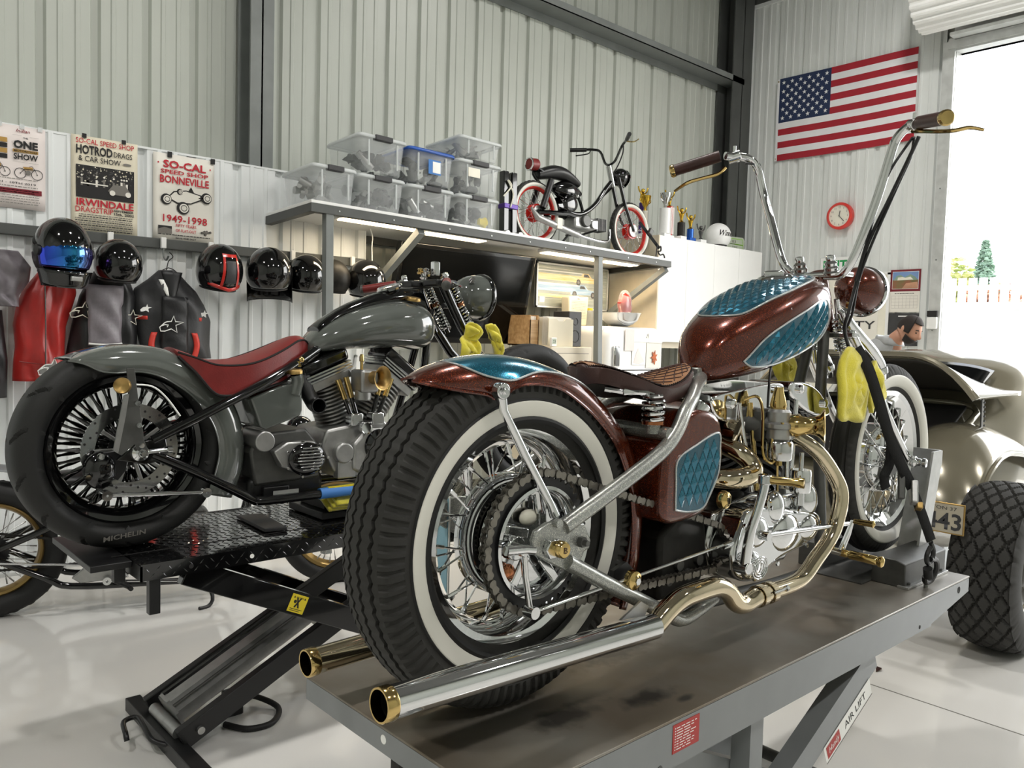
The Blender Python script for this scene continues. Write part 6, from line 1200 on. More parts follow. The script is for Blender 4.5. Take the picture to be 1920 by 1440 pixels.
for x, z in ((-.098,.208),(.211,.185)): B_('rod_end', MB().lathe([(.004,-.012),(.016,-.012),(.016,.012),(.004,.012),(.004,-.012)], G(x,z,-.19), (0,1,0), 18), 'chrome')
for s_ in (-1,1):
    B_('seat_stay', MB().tube([G(.05,.365,s_*.155),G(.19,.43,s_*.155),G(.42,.535,s_*.14),G(.6,.62,s_*.09),G(.72,.68,s_*.04)], .0165, 14, k=4), 'black_gloss', sm=60)
    B_('chain_stay', MB().tube([G(.05,.322,s_*.155),G(.2,.245,s_*.155),G(.34,.165,s_*.155),G(.39,.135,s_*.155),G(.44,.125,s_*.155),G(.7,.124,s_*.15),G(1.0,.124,s_*.14),G(1.08,.14,s_*.13),G(1.12,.25,s_*.1),G(1.2,.6,s_*.05),G(1.25,.84,s_*.02)], .0165, 14, k=4), 'black_gloss', sm=60)
    B_('axle_block', MB().prism([(-.06,.31),(.0,.365),(.09,.375),(.1,.30),(.02,.29)], 'y', s_*.145, s_*.165), 'black_gloss', bev=.004)
nut = B_('axle_nut', MB().lathe([(0,-.045),(.008,-.045),(.011,-.03),(.014,-.03),(.016,-.012),(.026,-.01),(.028,0)], G(.008,.33,-.165), (0,1,0), 24), 'chrome'); B_('axle_adjuster', MB().cyl(G(.03,.33,-.175),G(.1,.335,-.175),.006,n=10).cyl(G(.09,.335,-.175),G(.105,.335,-.175),.012,n=10), 'chrome', nut)
B_('backbone', MB().tube([G(.66,.66),G(.9,.74),G(1.22,.86)], .02, 12), 'black_gloss'); B_('neck', MB().cyl(G(1.19,.92),G(1.27,.74),.03,n=18), 'black_gloss')
B_('blue_tape_wrap', MB().cyl(G(.655,.125,-.15),G(.9,.125,-.143),.021,n=16), 'blue_tape'); B_('yellow_tape_mark', MB().bx(.69,.83,-.158,-.142,.142,.147), 'hi_viz', sm=0)
# fender
RG2 = [(-.165,.625),(-.115,.648),(-.04,.667),(.04,.670),(.126,.657),(.216,.621),(.29,.568),(.348,.498),(.388,.415),(.405,.318),(.396,.22),(.36,.13)]; EG2 = [(-.178,.62),(-.135,.610),(-.09,.588),(-.045,.582),(.03,.585),(.1,.566),(.18,.515),(.237,.452),(.275,.385),(.29,.31),(.278,.24),(.25,.16)]; HW2 = [.085,.1,.108,.11,.11,.11,.11,.11,.11,.11,.11,.11]
R2v, E2v, H2v = crom([V((a,0,c)) for a,c in RG2], 6), crom([V((a,0,c)) for a,c in EG2], 6), crom([V((a,0,0)) for a in HW2], 6)
def fend2(u, s):
    r, e, h = interp(R2v,u), interp(E2v,u), interp(H2v,u).x; a = s*PI/2; return V((e.x+(r.x-e.x)*max(0,cos(a))**.6, h*math.copysign(abs(sin(a))**.7, s), e.z+(r.z-e.z)*max(0,cos(a))**.6))
f2 = B_('rear_fender', MB().grid(lambda u,v: fend2(u,-1+2*v), 66, 24), 'grey_paint', sm=60, solid=.004); B_('fender_bead', MB().tube([fend2(i/60,-1) for i in range(61)], .003, 6), 'grey_paint', f2)
# plate bracket with brass lamp
bk = B_('lamp_bracket', MB().prism([(-.035,.60),(-.012,.60),(.0,.50),(.013,.407),(.018,.37),(.03,.335),(.0,.325),(-.01,.36),(-.051,.327),(-.062,.335),(-.04,.45),(-.03,.52)], 'y', -.178, -.172), 'alu_dark', bev=.001); B_('bracket_fold', MB().prism([(-.076,.345),(-.062,.335),(-.04,.45),(-.03,.52),(-.045,.515)], 'y', -.185, -.178), 'alu', bk, sm=0)
for x, z in ((-.005,.49),(.0,.42),(.008,.355)): B_('bracket_bolt', MB().lathe([(0,-.01),(.008,-.01),(.01,-.004),(.01,0)], G(x,z,-.178), (0,1,0), 14), 'chrome', bk)
lm_ = B_('marker_lamp', MB().lathe([(0,.0),(.012,.0),(.016,.006),(.018,.02),(.02,.036),(.025,.046),(.0255,.056),(.023,.062),(.021,.06),(.0,.056)], G(-.035,.545,-.178), (-.6,-1,.08), 26), 'brass_matte', bk, sm=40); B_('lamp_wire', MB().tube([G(-.02,.548,-.165),G(.05,.54,-.15),G(.1,.5,-.14),G(.14,.44,-.15)], .003, 6, k=5), 'ink_white', bk)
# seat
SX2=[.155,.2,.26,.33,.4,.47,.54,.6,.64,.665]; SE2=[.645,.628,.606,.602,.61,.632,.662,.69,.694,.68]; SW2=[.09,.13,.14,.14,.135,.12,.1,.075,.05,.03]; SB2=[.635,.58,.51,.502,.512,.53,.55,.59,.63,.66]
S2v = [crom([V((q,0,0)) for q in L_], 4) for L_ in (SX2,SE2,SW2,SB2)]
rings = []
for i in range(41):
    u = i/40; x, e, w_, bt = [interp(L_,u).x for L_ in S2v]; ring = []
    for j in range(13): s_ = -1+2*j/12; ring.append(V((x, w_*s_, e+.02*(1-s_*s_))))
    for j in range(13): s_ = 1-2*j/12; ring.append(V((x, w_*s_*1.02, e-(e-bt)*(.0 if 0 else 1)*(.25+.75*abs(s_)**4))))
    rings.append(ring)
st2 = B_('seat', MB().loft(rings), 'leather_red', sm=50)
for s_ in (-1,1): B_('seat_piping', MB().tube([V((interp(S2v[0],i/40).x, s_*interp(S2v[2],i/40).x*.97, interp(S2v[1],i/40).x+.004)) for i in range(41)], .004, 6), 'stitch', st2); B_('seat_piping', MB().tube([V((interp(S2v[0],i/40).x, s_*interp(S2v[2],i/40).x*1.02, interp(S2v[3],i/40).x)) for i in range(41)], .005, 6), 'stitch', st2)
# tank
X2=[.655,.68,.74,.83,.93,1.03,1.12,1.19,1.225,1.24]; T2=[.665,.715,.765,.812,.845,.866,.87,.852,.81,.76]; Bt2=[.648,.645,.652,.662,.668,.668,.665,.672,.70,.74]; W2=[.02,.06,.1,.13,.145,.15,.145,.12,.08,.02]
V2 = [crom([V((q,0,0)) for q in L_], 5) for L_ in (X2,T2,Bt2,W2)]; rings = []
for i in range(51):
    x, t_, b_, w_ = [interp(L_,i/50).x for L_ in V2]; zc, hz = (t_+b_)/2, (t_-b_)/2; rings.append([V((x, w_*math.copysign(abs(cos(a))**.9,cos(a)), zc+hz*math.copysign(abs(sin(a))**.8,sin(a)))) for a in [2*PI*j/40 for j in range(40)]])
t2 = B_('fuel_tank', MB().loft(rings), 'grey_paint', sm=60)
def crest(x):
    lo, hi = 0., 1.
    for _ in range(18):
        m_ = (lo+hi)/2
        if interp(V2[0],m_).x < x: lo = m_
        else: hi = m_
    return interp(V2[1],lo).x
B_('dash_panel', MB().loft([[V((x, .05*cos(a)*(1-.3*abs(x-.95)), crest(min(x,1.18))+.0+(.02+.05*((x-.7)/.5)**1.5)*max(-.2,sin(a)))) for a in [2*PI*j/16 for j in range(16)]] for x in [.7+.05*i for i in range(11)]]), 'black_gloss', t2, sm=60)
B_('gauge_ring', MB().lathe([(.05,-.004),(.055,.004),(.05,.012),(.04,.012),(0,.01)], G(1.05,.918), (-.35,0,1), 30), 'chrome', t2, sm=40); B_('tank_cap', MB().lathe([(0,.014),(.028,.014),(.032,.008),(.032,0)], G(1.12,.872,-.07), (0,-.2,1), 24), 'brass_matte', t2)
# oil tank, filler, gearbox, motor
o2 = B_('oil_tank', MB().prism([(.39,.49),(.40,.47),(.43,.385),(.45,.375),(.585,.42),(.592,.44),(.59,.535),(.58,.545),(.50,.53)], 'y', -.13, .13), 'grey_paint', bev=.014, seg=3); B_('filler_neck', MB().tube([G(.565,.50,-.12),G(.575,.55,-.125),G(.565,.575,-.13)], .022, 16), 'grey_paint', o2); B_('filler_cap', MB().lathe([(0,.016),(.022,.016),(.026,.01),(.026,0)], G(.563,.575,-.13), (-.1,0,1), 22), 'brass_matte', o2); B_('drain_valve', MB().hexnut(G(.585,.60,-.1),(0,0,1),.014,.02).ball(G(.6,.625,-.1),.013,10,8), 'brass', o2)
tr = B_('gearbox', MB().prism([(.42,.17),(.40,.3),(.45,.36),(.62,.37),(.68,.3),(.68,.18)], 'y', -.11, .1), 'alu_dark', bev=.01)
tc = B_('clutch_cover', MB().prism([(.472,.297),(.526,.327),(.632,.326),(.665,.289),(.672,.241),(.602,.195),(.503,.238)], 'y', -.15, -.11), 'alu', bev=.006); B_('derby_cover', MB().ball(G(.6,.262,-.155),(.075,.022,.062),28,12), 'black_gloss', tc)
for k in range(8): B_('cover_fin', MB().bx(.548+.006*abs(k-3.5)*1.2, .66-.006*abs(k-3.5), -.182+.0015*abs(k-3.5), -.17, .222+.0115*k, .2265+.0115*k), 'alu_bright', tc, bev=.001)
for k in range(7): a = 2*PI*k/7; B_('cover_bolt', MB().lathe([(0,-.006),(.005,-.006),(.006,0)], G(.6+.085*cos(a),.262+.066*sin(a),-.155), (0,1,0), 10), 'chrome', tc)
B_('starter_motor', MB().cyl(G(.44,.335,-.15),G(.44,.335,.0),.037,n=26), 'alu', bev=.004); B_('primary_clutter', MB().bx(.40,.7,-.1,.05,.12,.2), 'black_satin', bev=.02)
B_('hose_elbow', MB().tube([G(.655,.455,-.14),G(.66,.46,-.09),G(.64,.52,-.06),G(.64,.6,-.03)], .027, 16, k=4, cap=False), 'black_satin', solid=.003)
# engine
ec = B_('crankcase', MB().prism([(.70,.36),(.68,.3),(.73,.2),(.78,.165),(.95,.165),(1.02,.22),(1.02,.32),(.96,.39),(.84,.38)], 'y', -.12, .12), 'alu', bev=.012, seg=3)
B_('cam_cover', MB().prism([(.80,.2),(.88,.17),(.97,.2),(1.0,.3),(.96,.36),(.86,.36),(.8,.3)], 'y', -.15, -.115), 'alu', ec, bev=.012); B_('point_cover', MB().lathe([(0,-.018),(.03,-.018),(.032,-.01),(.062,-.008),(.066,0)], G(.915,.29,-.15), (0,1,0), 32), 'black_gloss', ec); B_('point_badge', MB().lathe([(0,-.025),(.03,-.024),(.033,-.018)], G(.93,.285,-.15), (0,1,0), 26), 'brass_matte', ec); B_('oil_gauge', MB().lathe([(0,-.014),(.02,-.014),(.0235,-.018),(.025,0)], G(.848,.364,-.15), (0,1,0), 26), 'chrome', ec); B_('oil_pump', MB().cyl(G(.765,.27,-.15),G(.765,.27,-.1),.04,n=20).bx(.74,.82,-.14,-.1,.17,.24), 'alu', ec, bev=.006)
def cyl2(nm, A, Bq):
    A, Bq = V(A), V(Bq); d = Bq-A; L_ = d.length; P_ = []; k = 12
    for i in range(k): z0, z1 = L_*i/k, L_*(i+.45)/k; P_ += [(.05,z0),(.078,z0+.001),(.078,z1),(.05,z1+.001)]
    c = B_(nm, MB().lathe([(0,0)]+P_+[(.05,L_),(0,L_)], A, d, 32), 'alu', sm=30); d = d.normalized(); q = V((d.z,0,-d.x)); H = Bq
    B_('head', MB().beam(H+q*-.09,H+q*.09,.15,.035,d), 'alu', c, bev=.004)
    for i in range(3): B_('head_fin', MB().beam(H+d*(.022+.012*i)-q*.1,H+d*(.022+.012*i)+q*.1,.165,.006,d), 'alu_bright', c, sm=0)
    B_('rocker_cover', MB().beam(H+d*.075-q*.105,H+d*.075+q*.105,.15,.05,d), 'black_gloss', c, bev=.014, seg=3); return c
cyl2('rear_cylinder', (.81,0,.375), (.745,0,.545)); cyl2('front_cylinder', (.92,0,.375), (1.04,0,.54))
for (x0,z0,x1,z1) in ((.81,.40,.755,.55),(.835,.40,.79,.56),(.905,.41,.955,.56),(.93,.41,1.0,.55)):
    p_ = B_('pushrod_tube', MB().cyl(G(x0,z0,-.115),G(x1,z1,-.1),.009,n=12), 'black_gloss'); m_ = V((x0,-.115,z0)).lerp(V((x1,-.1,z1)),.5); B_('pushrod_collar', MB().cyl(m_, G(x1,z1,-.1), .0115, n=12), 'brass', p_)
B_('lifter_block', MB().bx(.795,.85,-.14,-.09,.37,.42), 'alu_bright', bev=.006); B_('lifter_block', MB().bx(.89,.945,-.14,-.09,.37,.42), 'alu_bright', bev=.006)
c2 = B_('carburettor', MB().bx(.82,.9,-.17,-.08,.50,.59), 'alu', bev=.012, seg=3); B_('float_bowl', MB().cyl(G(.85,.47,-.13),G(.85,.51,-.13),.032,n=22), 'alu', c2, bev=.004); B_('velocity_stack', MB().lathe([(.026,0),(.026,.02),(.03,.035),(.045,.052),(.047,.056),(.042,.055),(.028,.04),(.022,.02)], G(.872,.56,-.16), (.25,-1,.0), 32), 'brass_matte', c2, sm=60); B_('enrichener', MB().lathe([(.006,0),(.006,.03),(.009,.032),(.009,.05),(.005,.06),(0,.06)], G(.835,.59,-.14), (0,0,1), 14), 'brass', c2)
B_('engine_mount', MB().tube([G(.87,.64,-.04),G(.85,.60,-.06),G(.82,.57,-.06)], .008, 8), 'ink_white'); B_('regulator', MB().bx(.45,.55,-.12,.1,.12,.165), 'black_satin', bev=.004); B_('steel_strip', MB().bx(.47,.57,-.152,-.149,.135,.155), 'alu_bright', sm=0)
# front end
fw2 = wheel(b2, 'front_wheel', (1.86,0,.352), .352, .12, .25, .08, 'rubber', 'black_gloss', 40, (.06,.04), 'black_gloss', .003, pat=lambda a, y, r: (-.006 if (r > .3 and .15 < abs(y)/.06 < .95 and abs(((a*12/PI) % 2)-(.3+.9*(abs(y)/.06)**1.5)) < .06) else 0.), nseg=300, nprof=48, sq=.65, hubm='black_satin')
for s_ in (-1,1):
    B_('fork_leg', MB().tube([G(1.24,.96,s_*.1),G(1.45,.66,s_*.1),G(1.86,.352,s_*.1)], .021, 16, k=3), 'black_gloss', sm=60)
    sp = B_('shock_spring', MB().coil(G(1.31,.94,s_*.09),G(1.352,.87,s_*.09),.019,.004,6,14), 'chrome'); B_('shock_spring', MB().coil(G(1.352,.862,s_*.09),G(1.42,.76,s_*.09),.021,.0042,8,14), 'chrome', sp); B_('shock_body', MB().cyl(G(1.30,.955,s_*.09),G(1.43,.745,s_*.09),.011,n=12), 'black_gloss', sp); B_('shock_collar', MB().cyl(G(1.345,.875,s_*.09),G(1.355,.858,s_*.09),.022,n=16), 'copper', sp)
    B_('handlebar', MB().tube([G(1.25,.955,s_*.03),G(1.245,.957,s_*.1),G(1.21,.952,s_*.18)], .0125, 12, k=4), 'black_gloss'); gr = B_('grip', MB().tube([G(1.205,.951,s_*.187),G(1.107,.926,s_*.31)], .018, 16), 'leather_red'); B_('lever', MB().tube([G(1.245,.95,s_*.16),G(1.24,.945,s_*.2),G(1.18,.925,s_*.32)], .006, 8, k=3), 'chrome', gr); B_('bar_clamp', MB().cyl(G(1.23,.955,s_*.14),G(1.22,.953,s_*.165),.02,n=14).ball(G(1.225,.98,s_*.15),.014,10,8), 'chrome', gr); B_('grip_cap', MB().lathe([(0,.003),(.014,.003),(.0195,0),(.0195,-.012)], G(1.107,.926,s_*.31), (-.6,s_*.8,-.16), 18), 'alu_dark', gr)
for y, z in ((-.1,.965),(.08,.965)): B_('top_clamp', MB().bx(1.19,1.3,y-.04,y+.06,z-.03,z), 'black_satin', bev=.008)
for k, (x,z,y) in enumerate(((1.17,.985,-.05),(1.22,.99,-.02),(1.26,.985,.03),(1.15,.96,-.1),(1.24,.965,-.12))): B_('clamp_fitting', MB().lathe([(.014,0),(.016,.008),(.01,.014),(.014,.022),(0,.028)], G(x,z,y), (0,0,1), 12), 'chrome' if k%2 else 'brass')
B_('sight_glass', MB().bx(1.235,1.265,-.06,-.03,.985,1.045), 'chrome', bev=.004)
h2 = B_('headlight', MB().lathe([(0,-.10),(.04,-.094),(.072,-.07),(.09,-.035),(.097,0),(.099,.03)], G(1.50,.91), (1,0,-.05), 40), 'grey_paint', sm=60); B_('headlight_rim', MB().lathe([(.099,.028),(.106,.03),(.107,.045),(.1,.055)], G(1.50,.91), (1,0,-.05), 40), 'black_gloss', h2); B_('headlight_lens', MB().lathe([(.1,.05),(.06,.062),(0,.066)], G(1.50,.91), (1,0,-.05), 36), 'glass', h2); B_('headlight_bolt', MB().lathe([(0,-.02),(.01,-.02),(.013,0)], G(1.44,.975,-.06), (.3,1,-.5), 14), 'chrome', h2); B_('headlight_arm', MB().tube([G(1.30,.86,-.04),G(1.38,.86,-.03),G(1.45,.87,0)], .012, 8), 'black_satin', h2)
def cloth2(label, pts, y, seed, base):
    t = thing('shop_cloth', label, 'cloth', base); P = [(p.x, p.z) for p in closed_curve([V((a,0,c)) for a,c in pts], 4)]; c = (sum(p[0] for p in P)/len(P), sum(p[1] for p in P)/len(P)); ph = seed; O_ = V((.85,2.86,.875))-V(base); R_n = []
    for k in range(8):
        f_ = k/7; R_n.append([V((c[0]+(p[0]-c[0])*(1-f_*.97), y+.014*sin(p[0]*60*(1-f_*.6)+ph)+.01*sin(p[1]*50+ph)-.025*sin(f_*PI/2), c[1]+(p[1]-c[1])*(1-f_*.97)))+O_ for p in P])
    MB().loft(R_n, cap=False).build('cloth', 'yellow_cloth', t, sm=180, solid=.012); return t
cloth2('yellow cloth hanging low on the grey motorcycle fork', [(1.31,.72),(1.35,.73),(1.40,.72),(1.415,.67),(1.40,.61),(1.35,.585),(1.32,.60)], -.14, 2., (2.2, 2.72, 1.47))
cloth2('yellow cloth wrapped at the lower fork clamp of the grey motorcycle', [(1.33,.775),(1.36,.79),(1.41,.75),(1.39,.715),(1.34,.72)], -.16, 4., (2.22, 2.70, 1.6))
cloth2('yellow cloth draped on the front side of the grey motorcycle fork', [(1.47,.78),(1.51,.785),(1.57,.72),(1.565,.64),(1.545,.61),(1.53,.68)], -.12, 3., (2.38, 2.74, 1.5))
# ================================================================== black motorcycle standing on the floor behind the lift
b3 = thing('motorcycle', 'black motorcycle with gold rims parked on the floor by the wall', 'motorcycle', (.78, 4.66, FZ), rz=-17)
Q = lambda x, z, y=0: V((x,y,z))
def studs(a, y, r): return .004 if (r > .27 and .035 < abs(y) < .06 and ((a*26/PI)%2) < .5) else 0.
w3 = wheel(b3, 'rear_wheel', (0,0,.34), .34, .15, .225, .09, 'rubber_dark', 'gold_rim', 36, (.06,.045), 'alu', .002, pat=studs, nseg=160, nprof=30, rd=.6)
MB().cyl((0,-.13,0),(0,.13,0),.014,n=12).build('axle', 'alu', w3); b = MB(); toothed(b, (0,0), .09, -.075,-.069, 40); b.build('sprocket', 'black_satin', w3, sm=0)
wheel(b3, 'front_wheel', (1.72,0,.34), .34, .10, .25, .06, 'rubber_dark', 'gold_rim', 36, (.05,.04), 'alu', .002)
for s_ in (-1,1):
    MB().tube([Q(0,.34,s_*.12),Q(.3,.47,s_*.12),Q(.5,.6,s_*.1),Q(.62,.7,s_*.05)], .017, 12, k=3).build('seat_stay', 'black_gloss', b3)
    MB().tube([Q(0,.33,s_*.12),Q(.25,.2,s_*.125),Q(.36,.15,s_*.125),Q(.7,.13,s_*.12),Q(1.05,.13,s_*.11),Q(1.15,.25,s_*.08),Q(1.3,.85,s_*.02)], .017, 12, k=4).build('lower_tube', 'black_gloss', b3)
    MB().tube([Q(1.72,.34,s_*.08),Q(1.35,.95,s_*.08)], .02, 12).build('fork_leg', 'black_gloss', b3)
    MB().tube([Q(1.32,.97,s_*.04),Q(1.3,1.0,s_*.2),Q(1.15,1.02,s_*.33)], .012, 10, k=3).build('handlebar', 'black_gloss', b3)
chain(b3, sprocket_path((0,.34), .095, (.55,.29), .04, 20), -.072, 'iron', .02)
MB().grid(lambda u,v: V((.40*cos(R_(170-150*u)), -.08+.16*v, .34+(.40+.02*sin(PI*v))*sin(R_(170-150*u)))), 30, 8).build('rear_fender', 'lift_grey', b3, sm=60, solid=.004)
MB().cyl(Q(.05,.30,-.15),Q(.55,.245,-.15),.006,n=8).cyl(Q(.3,.41,-.12),Q(.55,.40,-.12),.009,n=10).cyl(Q(.52,.17,-.16),Q(1.2,.10,-.15),.007,n=8).build('control_rod', 'alu_bright', b3)
MB().lathe([(.006,-.01),(.02,-.01),(.02,.01),(.006,.01)], Q(.52,.17,-.16), (0,1,0), 16).build('rod_end', 'chrome', b3)
MB().prism([(.36,.19),(.42,.24),(.56,.245),(.62,.17),(.4,.16)], 'y', -.13, -.1).build('side_cover', 'alu', b3, bev=.004); MB().prism([(.45,.2),(.45,.42),(.62,.5),(1.0,.48),(1.1,.3),(1.05,.16)], 'y', -.1, .1).build('engine', 'iron', b3, bev=.02)
for x0, z0, x1, z1 in ((.72,.45,.66,.7),(.82,.45,.95,.7)):
    P_ = []
    for i in range(9): P_ += [(.05,.028*i),(.075,.028*i),(.075,.028*i+.012),(.05,.028*i+.013)]
    MB().lathe([(0,0)]+P_+[(0,.25)], Q(x0,z0), Q(x1-x0,z1-z0), 20).build('cylinder', 'alu_dark', b3, sm=30)
rings = []
for i in range(13):
    u = i/12; k = sin(PI*(.06+.88*u))**.6; rings.append([Q(.62+.62*u, .84+.1*u+.1*k*sin(a), .12*k*cos(a)) for a in [2*PI*j/18 for j in range(18)]])
MB().loft(rings).build('fuel_tank', 'black_gloss', b3, sm=60)
MB().ball(Q(.42,.68), (.24,.12,.04), 20, 10).build('seat', 'black_satin', b3); MB().ball(Q(1.5,.9),.08,18,12).build('headlight', 'black_gloss', b3)
MB().tube([Q(.98,.14,-.12),Q(1.02,.05,-.2),Q(1.0,.008,-.23),Q(.95,.008,-.26)], .01, 8, k=3).build('side_stand', 'black_satin', b3)
MB().tube([Q(.55,.16,-.13),Q(.62,.14,-.2),Q(.63,.14,-.24)], .012, 8).build('foot_peg', 'black_satin', b3)
# ================================================================== hot rod at the right
car = thing('hot_rod_car', 'beige grey vintage coupe with its boot lid propped open', 'car', (5.6, 2.1, FZ))
CX, CY = 5.6, 2.1
K = lambda x, y, z: V((x-CX, y-CY, z-FZ))
def pat_trac(a, y, r):
    if r < .36: return 0.
    k = (a*22/PI); d = -.0
    if abs(y) < .138:
        p = (k+y*30) % 2; q = (k-y*30) % 2
        if p < .3 or q < .3: d = -.012
    elif abs(y) < .155:
        if (k*1.6 % 2) < .5: d = -.01
    return d
def trac_prof(R, w_):
    S1 = [(R*.52,-w_*.4),(R*.58,-w_*.47),(R*.68,-w_*.5),(R*.8,-w_*.5),(R*.9,-w_*.48),(R*.955,-w_*.455)]
    return S1+[(R-.022*(abs(i)/20)**3, .0064*i) for i in range(-20,21)]+[(r,-y) for r, y in S1[::-1]]
for (x, y, nm, R, w_) in ((4.45,1.265,'rear_wheel',.41,.295),(4.45,2.935,'rear_wheel',.41,.295),(7.3,1.47,'front_wheel',.34,.18),(7.3,2.73,'front_wheel',.34,.18)):
    hi = x < 5 and y < 2
    cw = wheel(car, nm, K(x,y,FZ+R), R, w_, R*.52, w_*.8, 'rubber_tread', 'car_grey', 0, (.08,.05), pat=pat_trac if hi else None, nseg=420 if hi else 60, nprof=80 if hi else 24, sq=.45, sqr=.6, custom=(trac_prof(R, w_), (lambda a, pr: [(r+pat_trac(a, y, r), y) for r, y in pr]), 400) if hi else None)
    MB().lathe([(R*.5,-w_*.3),(R*.35,-w_*.22),(.09,-w_*.28),(.06,-w_*.4),(0,-w_*.42)], n=36).build('wheel_disc', 'car_dark', cw, sm=50)
def fender(yc, s_):
    def fn(u, v):
        a = R_(163-166*u); c_ = -1+2*v; k = 1-.24*abs(c_)**2.2
        return K(4.78+.54*cos(a)*(1-.08*abs(c_)**3)+(.75*max(0,u-.5)/.5), yc+.25*c_, .63+.58*k*sin(a))
    f_ = MB().grid(fn, 60, 22).build('rear_fender', 'car_grey', car, sm=60, solid=.008)
    MB().tube([fn(i/60, 0 if s_ < 0 else 1) for i in range(61)], .012, 8).build('fender_bead', 'car_grey', f_)
    MB().tube([fn(0, i/20) for i in range(21)], .01, 8).build('fender_bead', 'car_grey', f_)
    MB().grid(lambda u,v: fn(u, .06+.88*v)+V((0,0,-.035))*1.0+V((.03 if u < .3 else 0,0,0)), 40, 8).build('inner_arch', 'car_dark', f_, sm=60)
    return f_
fender(1.62, -1); fender(2.58, 1)
# body: sections along x (x, half width, z low, z top, roundness)
SEC = [(4.30,.36,.62,.80),(4.42,.42,.55,.98),(4.62,.47,.5,1.10),(4.9,.52,.45,1.24),(5.15,.58,.42,1.34),(5.4,.64,.4,1.48),(5.65,.68,.4,1.585),(5.95,.69,.4,1.61),(6.5,.68,.4,1.60),(6.75,.66,.4,1.5),(7.0,.5,.42,1.12),(7.6,.4,.45,1.08),(8.0,.34,.5,1.0)]
def bsec(x, w_, z0, z1, n=40):
    P = []
    for j in range(n):
        a = 2*PI*j/n; c_, s_ = cos(a), sin(a); P.append(K(x, CY-.0+w_*math.copysign(abs(c_)**.55, c_), (z0+z1)/2+(z1-z0)/2*math.copysign(abs(s_)**.6, s_)))
    return P
rings = [[] for _ in range(0)]
Sv = crom([V(s_[1:]) for s_ in SEC], 5); Xv = crom([V((s_[0],0,0)) for s_ in SEC], 5)
MB().loft([bsec(Xv[i].x, Sv[i].x, Sv[i].y, Sv[i].z) for i in range(len(Xv))]).build('body', 'car_grey', car, sm=60)
# boot opening, drawn proud of the tail; lid propped above it
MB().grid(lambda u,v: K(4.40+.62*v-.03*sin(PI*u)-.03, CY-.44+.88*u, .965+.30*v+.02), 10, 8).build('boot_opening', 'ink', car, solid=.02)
MB().tube([K(4.40,CY-.46,.99),K(4.70,CY-.47,1.13),K(5.02,CY-.47,1.285),K(5.05,CY,1.30),K(5.02,CY+.47,1.285),K(4.70,CY+.47,1.13),K(4.40,CY+.46,.99)], .018, 10, k=4).build('opening_lip', 'car_grey', car)
MB().lathe([(0,-.008),(.012,-.006),(.014,0)], K(4.55,1.78,1.1), (-.4,0,1), 14).build('latch_stud', 'alu', car)
LD = lambda u: -.22*max(0,(abs(2*u-1)-.42)/.58)**2.2
lid = MB().grid(lambda u,v: K(5.30-.74*v, CY-.62+1.24*u, 1.37+.205*v+LD(u)*v), 40, 14).build('boot_lid', 'car_grey', car, sm=60, solid=.025)
MB().grid(lambda u,v: K(5.22-.62*v, CY-.56+1.12*u, 1.365+.185*v+LD(.05+.9*u)*v), 24, 10).build('lid_lining', 'car_dark', lid, sm=60, solid=.01)
MB().tube([K(4.56,CY-.62+1.24*i/24,1.575+LD(i/24)) for i in range(25)], .016, 8).build('lid_edge', 'car_grey', lid)
MB().beam(K(4.80,1.52,1.36),K(4.84,1.53,1.08),.03,.008,(0,1,0)).build('lid_stay', 'alu_dark', lid, sm=0)
for i in range(10): MB().cyl(K(4.795+.004*i,1.512,1.33-.025*i),K(4.795+.004*i,1.506,1.33-.025*i),.006,n=8).build('stay_notch', 'black_satin', lid)
MB().prism([(-.03,0),(.06,0),(.05,.04),(-.01,.04)], 'y', K(0,1.50,0).y, K(0,1.55,0).y).xf(Matrix.Translation(V((4.79-CX,0,1.35-FZ)))).build('stay_bracket', 'car_dark', lid, sm=0)
# rear window
MB().grid(lambda u,v: K(5.215+.2*v, CY-.44+.88*u, 1.415+.115*v*(1-.3*abs(2*u-1)**4)-.01*abs(2*u-1)**3), 20, 6).build('rear_window', 'tv', car, solid=.01)
# number plate and bumper irons
plt = MB().bx(4.06-CX,4.068-CX,1.33-CY,1.66-CY,.745-FZ,.89-FZ).build('number_plate', 'brass_matte', car, bev=.003); mat('plate_grey', (176,168,150), .5, .2, vary=.1)
MB().bx(4.057-CX,4.06-CX,1.337-CY,1.653-CY,.752-FZ,.883-FZ).build('plate_face', 'plate_grey', plt, sm=0)
text('10-443', 'jacket_char', plt, (4.0565-CX,1.492-CY,.767-FZ), (0,-1,0), (0,0,1), .075, w=.285, bold=.02); text('WASHINGTON 37', 'jacket_char', plt, (4.0565-CX,1.495-CY,.857-FZ), (0,-1,0), (0,0,1), .016, w=.26)
MB().tube([K(4.4,1.56,.8),K(4.07,1.54,.81)], .012, 8).build('plate_bracket', 'car_dark', car)
